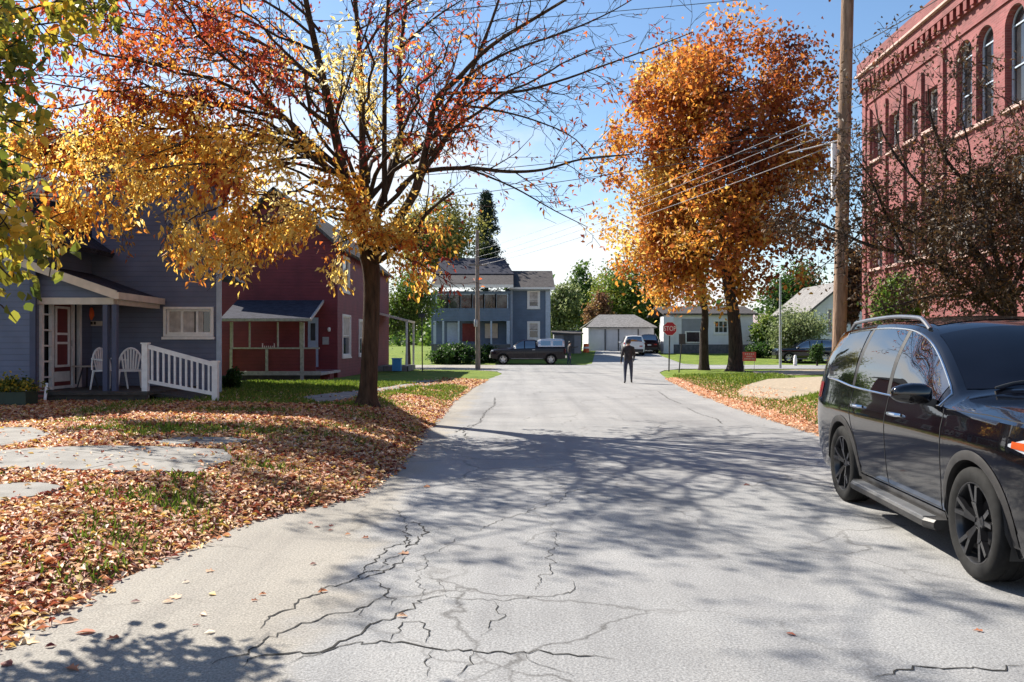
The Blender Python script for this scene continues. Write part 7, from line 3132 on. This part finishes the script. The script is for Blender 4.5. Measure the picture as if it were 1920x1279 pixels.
def crab_tree():
    d0 = 14.6
    bx = X(1893, d0)
    g = gzf(bx, d0)
    t = thing('crabapple_tree', 'dark twiggy tree in front of the brick building behind the black car', 'tree', (bx, d0, g))
    w = Wood(random.Random(17))
    w.mb.tube([Vector((bx + .05, d0, g - .1)), Vector((bx, d0, 1.2)), P(1890, 600, d0), P(1888, 540, d0)], [.24, .17, .15, .14], 12, cap=False)

    def limb(px, d1, r0, r1, sp=.27, lf=None):
        r0, r1 = r0 * .62, r1 * .7
        k = len(px)
        pts = smooth_path([P(q[0], q[1], d0 + (d1 - d0) * i / (k - 1)) for i, q in enumerate(px)], 4)
        w.branch(pts, r0, r1, 7, 0)
        w.spawn(pts, r0, r1, 1, sp, lf or (lambda f: 1.45 - .5 * f), (35, 75), .05, .08, 3, .45, .36)
    limb([(1890, 600), (1800, 520), (1700, 478), (1630, 460), (1567, 432), (1500, 408)], 14.2, .10, .02)
    limb([(1888, 560), (1830, 470), (1775, 395), (1705, 325), (1655, 250), (1640, 190)], 15.6, .10, .012)
    limb([(1888, 545), (1830, 375), (1775, 300), (1745, 215), (1740, 160)], 13.6, .09, .012)
    limb([(1889, 545), (1900, 430), (1890, 330), (1880, 240)], 16.0, .09, .012)
    limb([(1890, 560), (1960, 400), (2010, 260)], 14.0, .09, .015)
    limb([(1850, 560), (1760, 555), (1690, 570), (1620, 590)], 13.8, .06, .012)
    limb([(1700, 478), (1660, 400), (1630, 330), (1600, 290)], 14.0, .05, .010)
    limb([(1800, 520), (1720, 440), (1640, 420), (1580, 470), (1540, 500)], 15.6, .055, .010)
    limb([(1890, 590), (1840, 500), (1800, 440), (1760, 420)], 12.8, .07, .012)
    limb([(1890, 590), (1870, 480), (1850, 400), (1830, 330)], 12.9, .07, .012)
    limb([(1890, 580), (1940, 500), (1960, 420)], 12.6, .07, .012)
    limb([(1890, 580), (1850, 540), (1800, 545), (1740, 500)], 16.6, .07, .012)
    limb([(1705, 325), (1680, 250), (1690, 170), (1670, 120)], 15.0, .03, .010)
    limb([(1800, 420), (1820, 300), (1800, 200), (1820, 130)], 14.0, .04, .010)
    limb([(1900, 400), (1930, 280), (1910, 190)], 13.4, .04, .010)
    limb([(1630, 460), (1600, 400), (1570, 350)], 14.6, .03, .008)
    w.mb.build('trunk', M['bark_dark'], t, smooth=True, ang=60)

    def wt(p):
        x, y, z = p
        py = HY - (z - CAMH) / y * FPX
        v = 1.0 if z < 4.4 else (.6 if z < 5.0 else .38)
        q = mnoise.noise(Vector((x * .9, y * .9, z * .9 + 5)))
        return v * max(.1, 1 + 1.5 * q)
    p, d, nr, L, W = twig_leaves(w.tw, wt, 2.7, .10, .078, .5, 2, 9, .5)
    gg = np.random.default_rng(4)
    tt = .42 + .4 * nz(p, .8, 9) + gg.normal(0, .16, len(p))
    leaves_object('crown', p, d, nr, L, W, np.clip(tt, 0, 1), M['leaf_crab'], t, '4', gg.uniform(.5, 2, len(p)))
    print('crab leaves', len(p), len(w.tw))


crab_tree()


def near_tree():
    bx, by = -6.9, 6.2
    g = gzf(bx, by)
    t = thing('near_tree', 'near tree with large green and yellow leaves overhanging the left edge', 'tree', (bx, by, g))
    w = Wood(random.Random(23))
    st = Vector((bx + .1, by, 2.6))
    w.mb.tube([Vector((bx, by, g - .1)), Vector((bx, by, 1.2)), st, Vector((bx + .2, by, 5.5))], [.30, .22, .20, .12], 12, cap=False)
    ends = [P(-40, 500, 5.6), P(40, 470, 6.0), P(95, 440, 6.2), P(20, 390, 5.8), P(60, 300, 6.3), P(-30, 300, 5.7), P(40, 200, 6.2), P(-60, 180, 5.6), P(20, 520, 5.9), P(75, 395, 6.4),
            P(10, 130, 6.4), P(120, 40, 7.0), P(210, 10, 7.2), P(60, 20, 6.6), P(-20, 60, 6.0), P(170, -50, 6.8), P(260, -30, 7.4), P(60, 250, 5.9), P(-120, 420, 5.4), P(-160, 520, 5.3), P(-200, 300, 5.5),
            P(-130, 560, 5.2)]
    for e in ends:
        a = st + Vector((.1, 0, w.r.uniform(.2, 2.4)))
        pts = bez(a, (a + e) / 2 + Vector((0, 0, .35)), e, 10)
        w.branch(pts, .030, .006, 6, 0)
        w.spawn(pts, .022, .006, 1, .24, lambda f: .42 - .1 * f, (35, 70), -.05, .62, 2, .55)
    w.mb.build('trunk', M['bark_dark'], t, smooth=True, ang=60)
    p, d, nr, L, W = twig_leaves(w.tw, lambda p: 1.0 if p[0] > -4.9 else .5, 3.4, .075, .092, .62, 1, 6, .95)
    keep = (p[:, 0] / p[:, 1] < -.475)
    keep &= ~((p[:, 0] / p[:, 1] > -.56) & (p[:, 2] < 1.6 + .335 * p[:, 1]) & (rng.random(len(p)) < .6))
    p, d, nr, L, W = p[keep], d[keep], nr[keep], L[keep], W[keep]
    gg = np.random.default_rng(14)
    tt = .58 + .6 * nz(p, .9, 3) + gg.normal(0, .14, len(p)) - .10 * (p[:, 2] > 3.6)
    leaves_object('crown', p, d, nr, L, W, np.clip(tt, 0, 1), M['leaf_near'], t, '7', gg.uniform(.4, 1.8, len(p)))
    print('near leaves', len(p))


near_tree()


def back_trees():
    def tf(p, c, g, a=.45, s=.35, lit=.0):
        u, inv = np.unique(c, axis=0, return_inverse=True)
        return a + s * nz(u, .35, 6.0)[inv.ravel()] + g.normal(0, .13, len(p))

    def tree(name, label, px, py0, py1, d, hw, m, seed, a=.5, s=.4, n=70, per=70, size=.36, cat='tree', bark=None, depth=None, gap=-.35, group=None, trunk=.22):
        x = X(px, d)
        g = gzf(x, d)
        z0, z1 = Z(py1, d), Z(py0, d)
        r = hw / FPX * d
        zc, rz = (z0 + z1) / 2, (z1 - z0) / 2
        ry = depth or r
        ells = [(x, d, zc, r, ry, rz * .85), (x - r * .3, d, zc - rz * .3, r * .75, ry * .7, rz * .65), (x + r * .25, d, zc + rz * .35, r * .6, ry * .6, rz * .6)]
        return clump_tree(name, label, cat, (x, d, g), trunk, max(g + .4, z0 + .1), ells, n, per, size, min(r, rz) * .22, m, bark or M['bark_dark'],
                          lambda p, c, g_: tf(p, c, g_, a, s), seed, gap=gap, group=group, wr=.6)
    tree('leafy_tree', 'leafy green tree between the big ash trunk and the slate blue house', 765, 505, 640, 56, 52, M['leaf_green'], 101, .55, .4, 90, 90, .20)
    tree('leafy_tree', 'tall olive green tree behind the ash, above the roof of the slate blue house', 825, 365, 520, 84, 72, M['leaf_olive'], 102, .45, .45, 110, 90, .34)
    tree('leafy_tree', 'pale green tree far left of the garage, over the pale blue house', 1058, 520, 655, 100, 34, M['leaf_pale'], 103, .55, .4, 70, 90, .40)
    tree('leafy_tree', 'darker green tree with a rounded top left of the street gap in the far background', 1088, 492, 640, 112, 30, M['leaf_green'], 104, .35, .35, 70, 80, .42)
    tree('leafy_tree', 'bright yellow green tree behind the white garage', 1172, 486, 625, 98, 62, M['leaf_green'], 105, .76, .35, 120, 90, .38)
    tree('leafy_tree', 'green tree between the white garage and the rust maple', 1226, 545, 640, 94, 30, M['leaf_green'], 106, .55, .35, 60, 80, .36)
    tree('rust_shrub', 'rusty brown shrub left of the white garage', 1122, 545, 640, 94, 26, M['leaf_rust'], 107, .5, .4, 50, 80, .30, 'shrub')
    tree('leafy_tree', 'dark green tree behind the slender pale grey mast', 1490, 488, 650, 88, 58, M['leaf_green'], 108, .34, .35, 110, 90, .36)
    tree('leafy_bush', 'pale green bush between the slender pale grey mast and the white gabled house', 1500, 575, 662, 68, 46, M['leaf_pale'], 109, .42, .45, 90, 90, .22, 'bush')
    tree('leafy_bush', 'green and orange bush left of the slender pale grey mast', 1434, 588, 665, 78, 24, M['leaf_green'], 110, .72, .4, 50, 80, .24, 'bush')
    tree('leafy_bush', 'dark clipped bush in front of the black car', 1532, 640, 684, 60, 11, M['leaf_green'], 111, .25, .3, 30, 70, .14, 'bush', trunk=.08)
    tree('hedge', 'low dark hedge at the right end of the white building', 1432, 640, 668, 73, 30, M['leaf_green'], 112, .18, .25, 50, 90, .20, 'hedge', trunk=.08)
    tree('leafy_shrub', 'low dark shrub before the slate blue house porch, left of the slim utility pole', 852, 646, 684, 65, 42, M['leaf_green'], 113, .15, .25, 70, 90, .20, 'shrub', trunk=.08)
    tree('leafy_shrub', 'low dark shrub behind the nose of the dark pickup', 915, 650, 682, 66, 26, M['leaf_green'], 114, .20, .25, 45, 90, .20, 'shrub', trunk=.08)
    tree('leafy_shrub', 'yellow green shrub against the foot of the brick building', 1690, 520, 640, 24, 48, M['leaf_green'], 115, .62, .45, 60, 120, .11, 'shrub', trunk=.08)
    tree('leafy_tree', 'narrow dark tree between the utility pole and the brick corner', 1598, 440, 640, 38, 22, M['leaf_crab'], 116, .45, .4, 70, 110, .15, trunk=.15)
    tree('leafy_shrub', 'dark low shrub beside the red house porch at the blue house corner', 432, 690, 735, 22, 16, M['leaf_green'], 117, .3, .4, 20, 90, .09, 'shrub', trunk=.04)
    # conifer behind the slate blue house
    d = 92
    x = X(912, d)
    g = gzf(x, d)
    tc = thing('conifer_tree', 'dark conifer rising behind the roof of the slate blue house', 'tree', (x, d, g))
    gg = np.random.default_rng(77)
    w = Wood(random.Random(77))
    z1 = Z(362, d)
    w.mb.tube([Vector((x, d, g - .1)), Vector((x, d, (g + z1) / 2)), Vector((x, d, z1))], [.35, .2, .03], 8, cap=False)
    P_, C_ = [], []
    for i in range(150):
        f = gg.random() ** .8
        z = 3 + (z1 - 3) * f
        r = (1 - f) ** .75 * 3.4 * gg.uniform(.65, 1.05) + .15
        th = gg.uniform(0, 2 * np.pi)
        e = Vector((x + r * math.cos(th), d + r * math.sin(th), z - .18 * r))
        w.branch([Vector((x, d, z + .1)), Vector((x + .5 * r * math.cos(th), d + .5 * r * math.sin(th), z + .05 * r)), e], .04, .01, 4, 1)
        m_ = 90
        q = gg.random((m_, 1)) ** .7
        P_.append(np.array([x, d, z]) + (np.array(e) - np.array([x, d, z])) * q + gg.normal(0, .22, (m_, 3)))
    w.mb.build('trunk', M['bark_dark'], tc, smooth=True)
    p = np.concatenate(P_)
    n = len(p)
    dd = gg.normal(0, 1, (n, 3)); dd[:, 2] -= .3
    leaves_object('crown', p, dd, gg.normal(0, 1, (n, 3)), gg.uniform(.25, .5, n), gg.uniform(.08, .16, n), gg.random(n), M['leaf_conifer'], tc, '4')
    # far wooded rise that closes the horizon behind the houses
    gg = np.random.default_rng(55)
    n = 26000
    cx_ = gg.uniform(-150, 150, 420)
    cy_ = gg.uniform(150, 215, 420)
    ch = 5.5 + 5 * gg.random(420)
    ci = gg.integers(0, 420, n)
    p = np.stack([cx_[ci] + gg.normal(0, 3.0, n), cy_[ci] + gg.normal(0, 3.0, n), gz(cx_[ci], cy_[ci]) + np.abs(gg.normal(0, .42, n)) * ch[ci]], 1)
    dd = gg.normal(0, 1, (n, 3))
    o = leaves_object('far_woods', p, dd, gg.normal(0, 1, (n, 3)) + np.array([-.4, 0, .6]), gg.uniform(1.0, 2.0, n), gg.uniform(.7, 1.3, n), np.clip(.4 + .5 * nz(np.stack([cx_[ci], cy_[ci], 0 * cx_[ci]], 1), .03, 1) + gg.normal(0, .1, n), 0, 1), M['leaf_green'], None, '4', None, 'stuff')


back_trees()
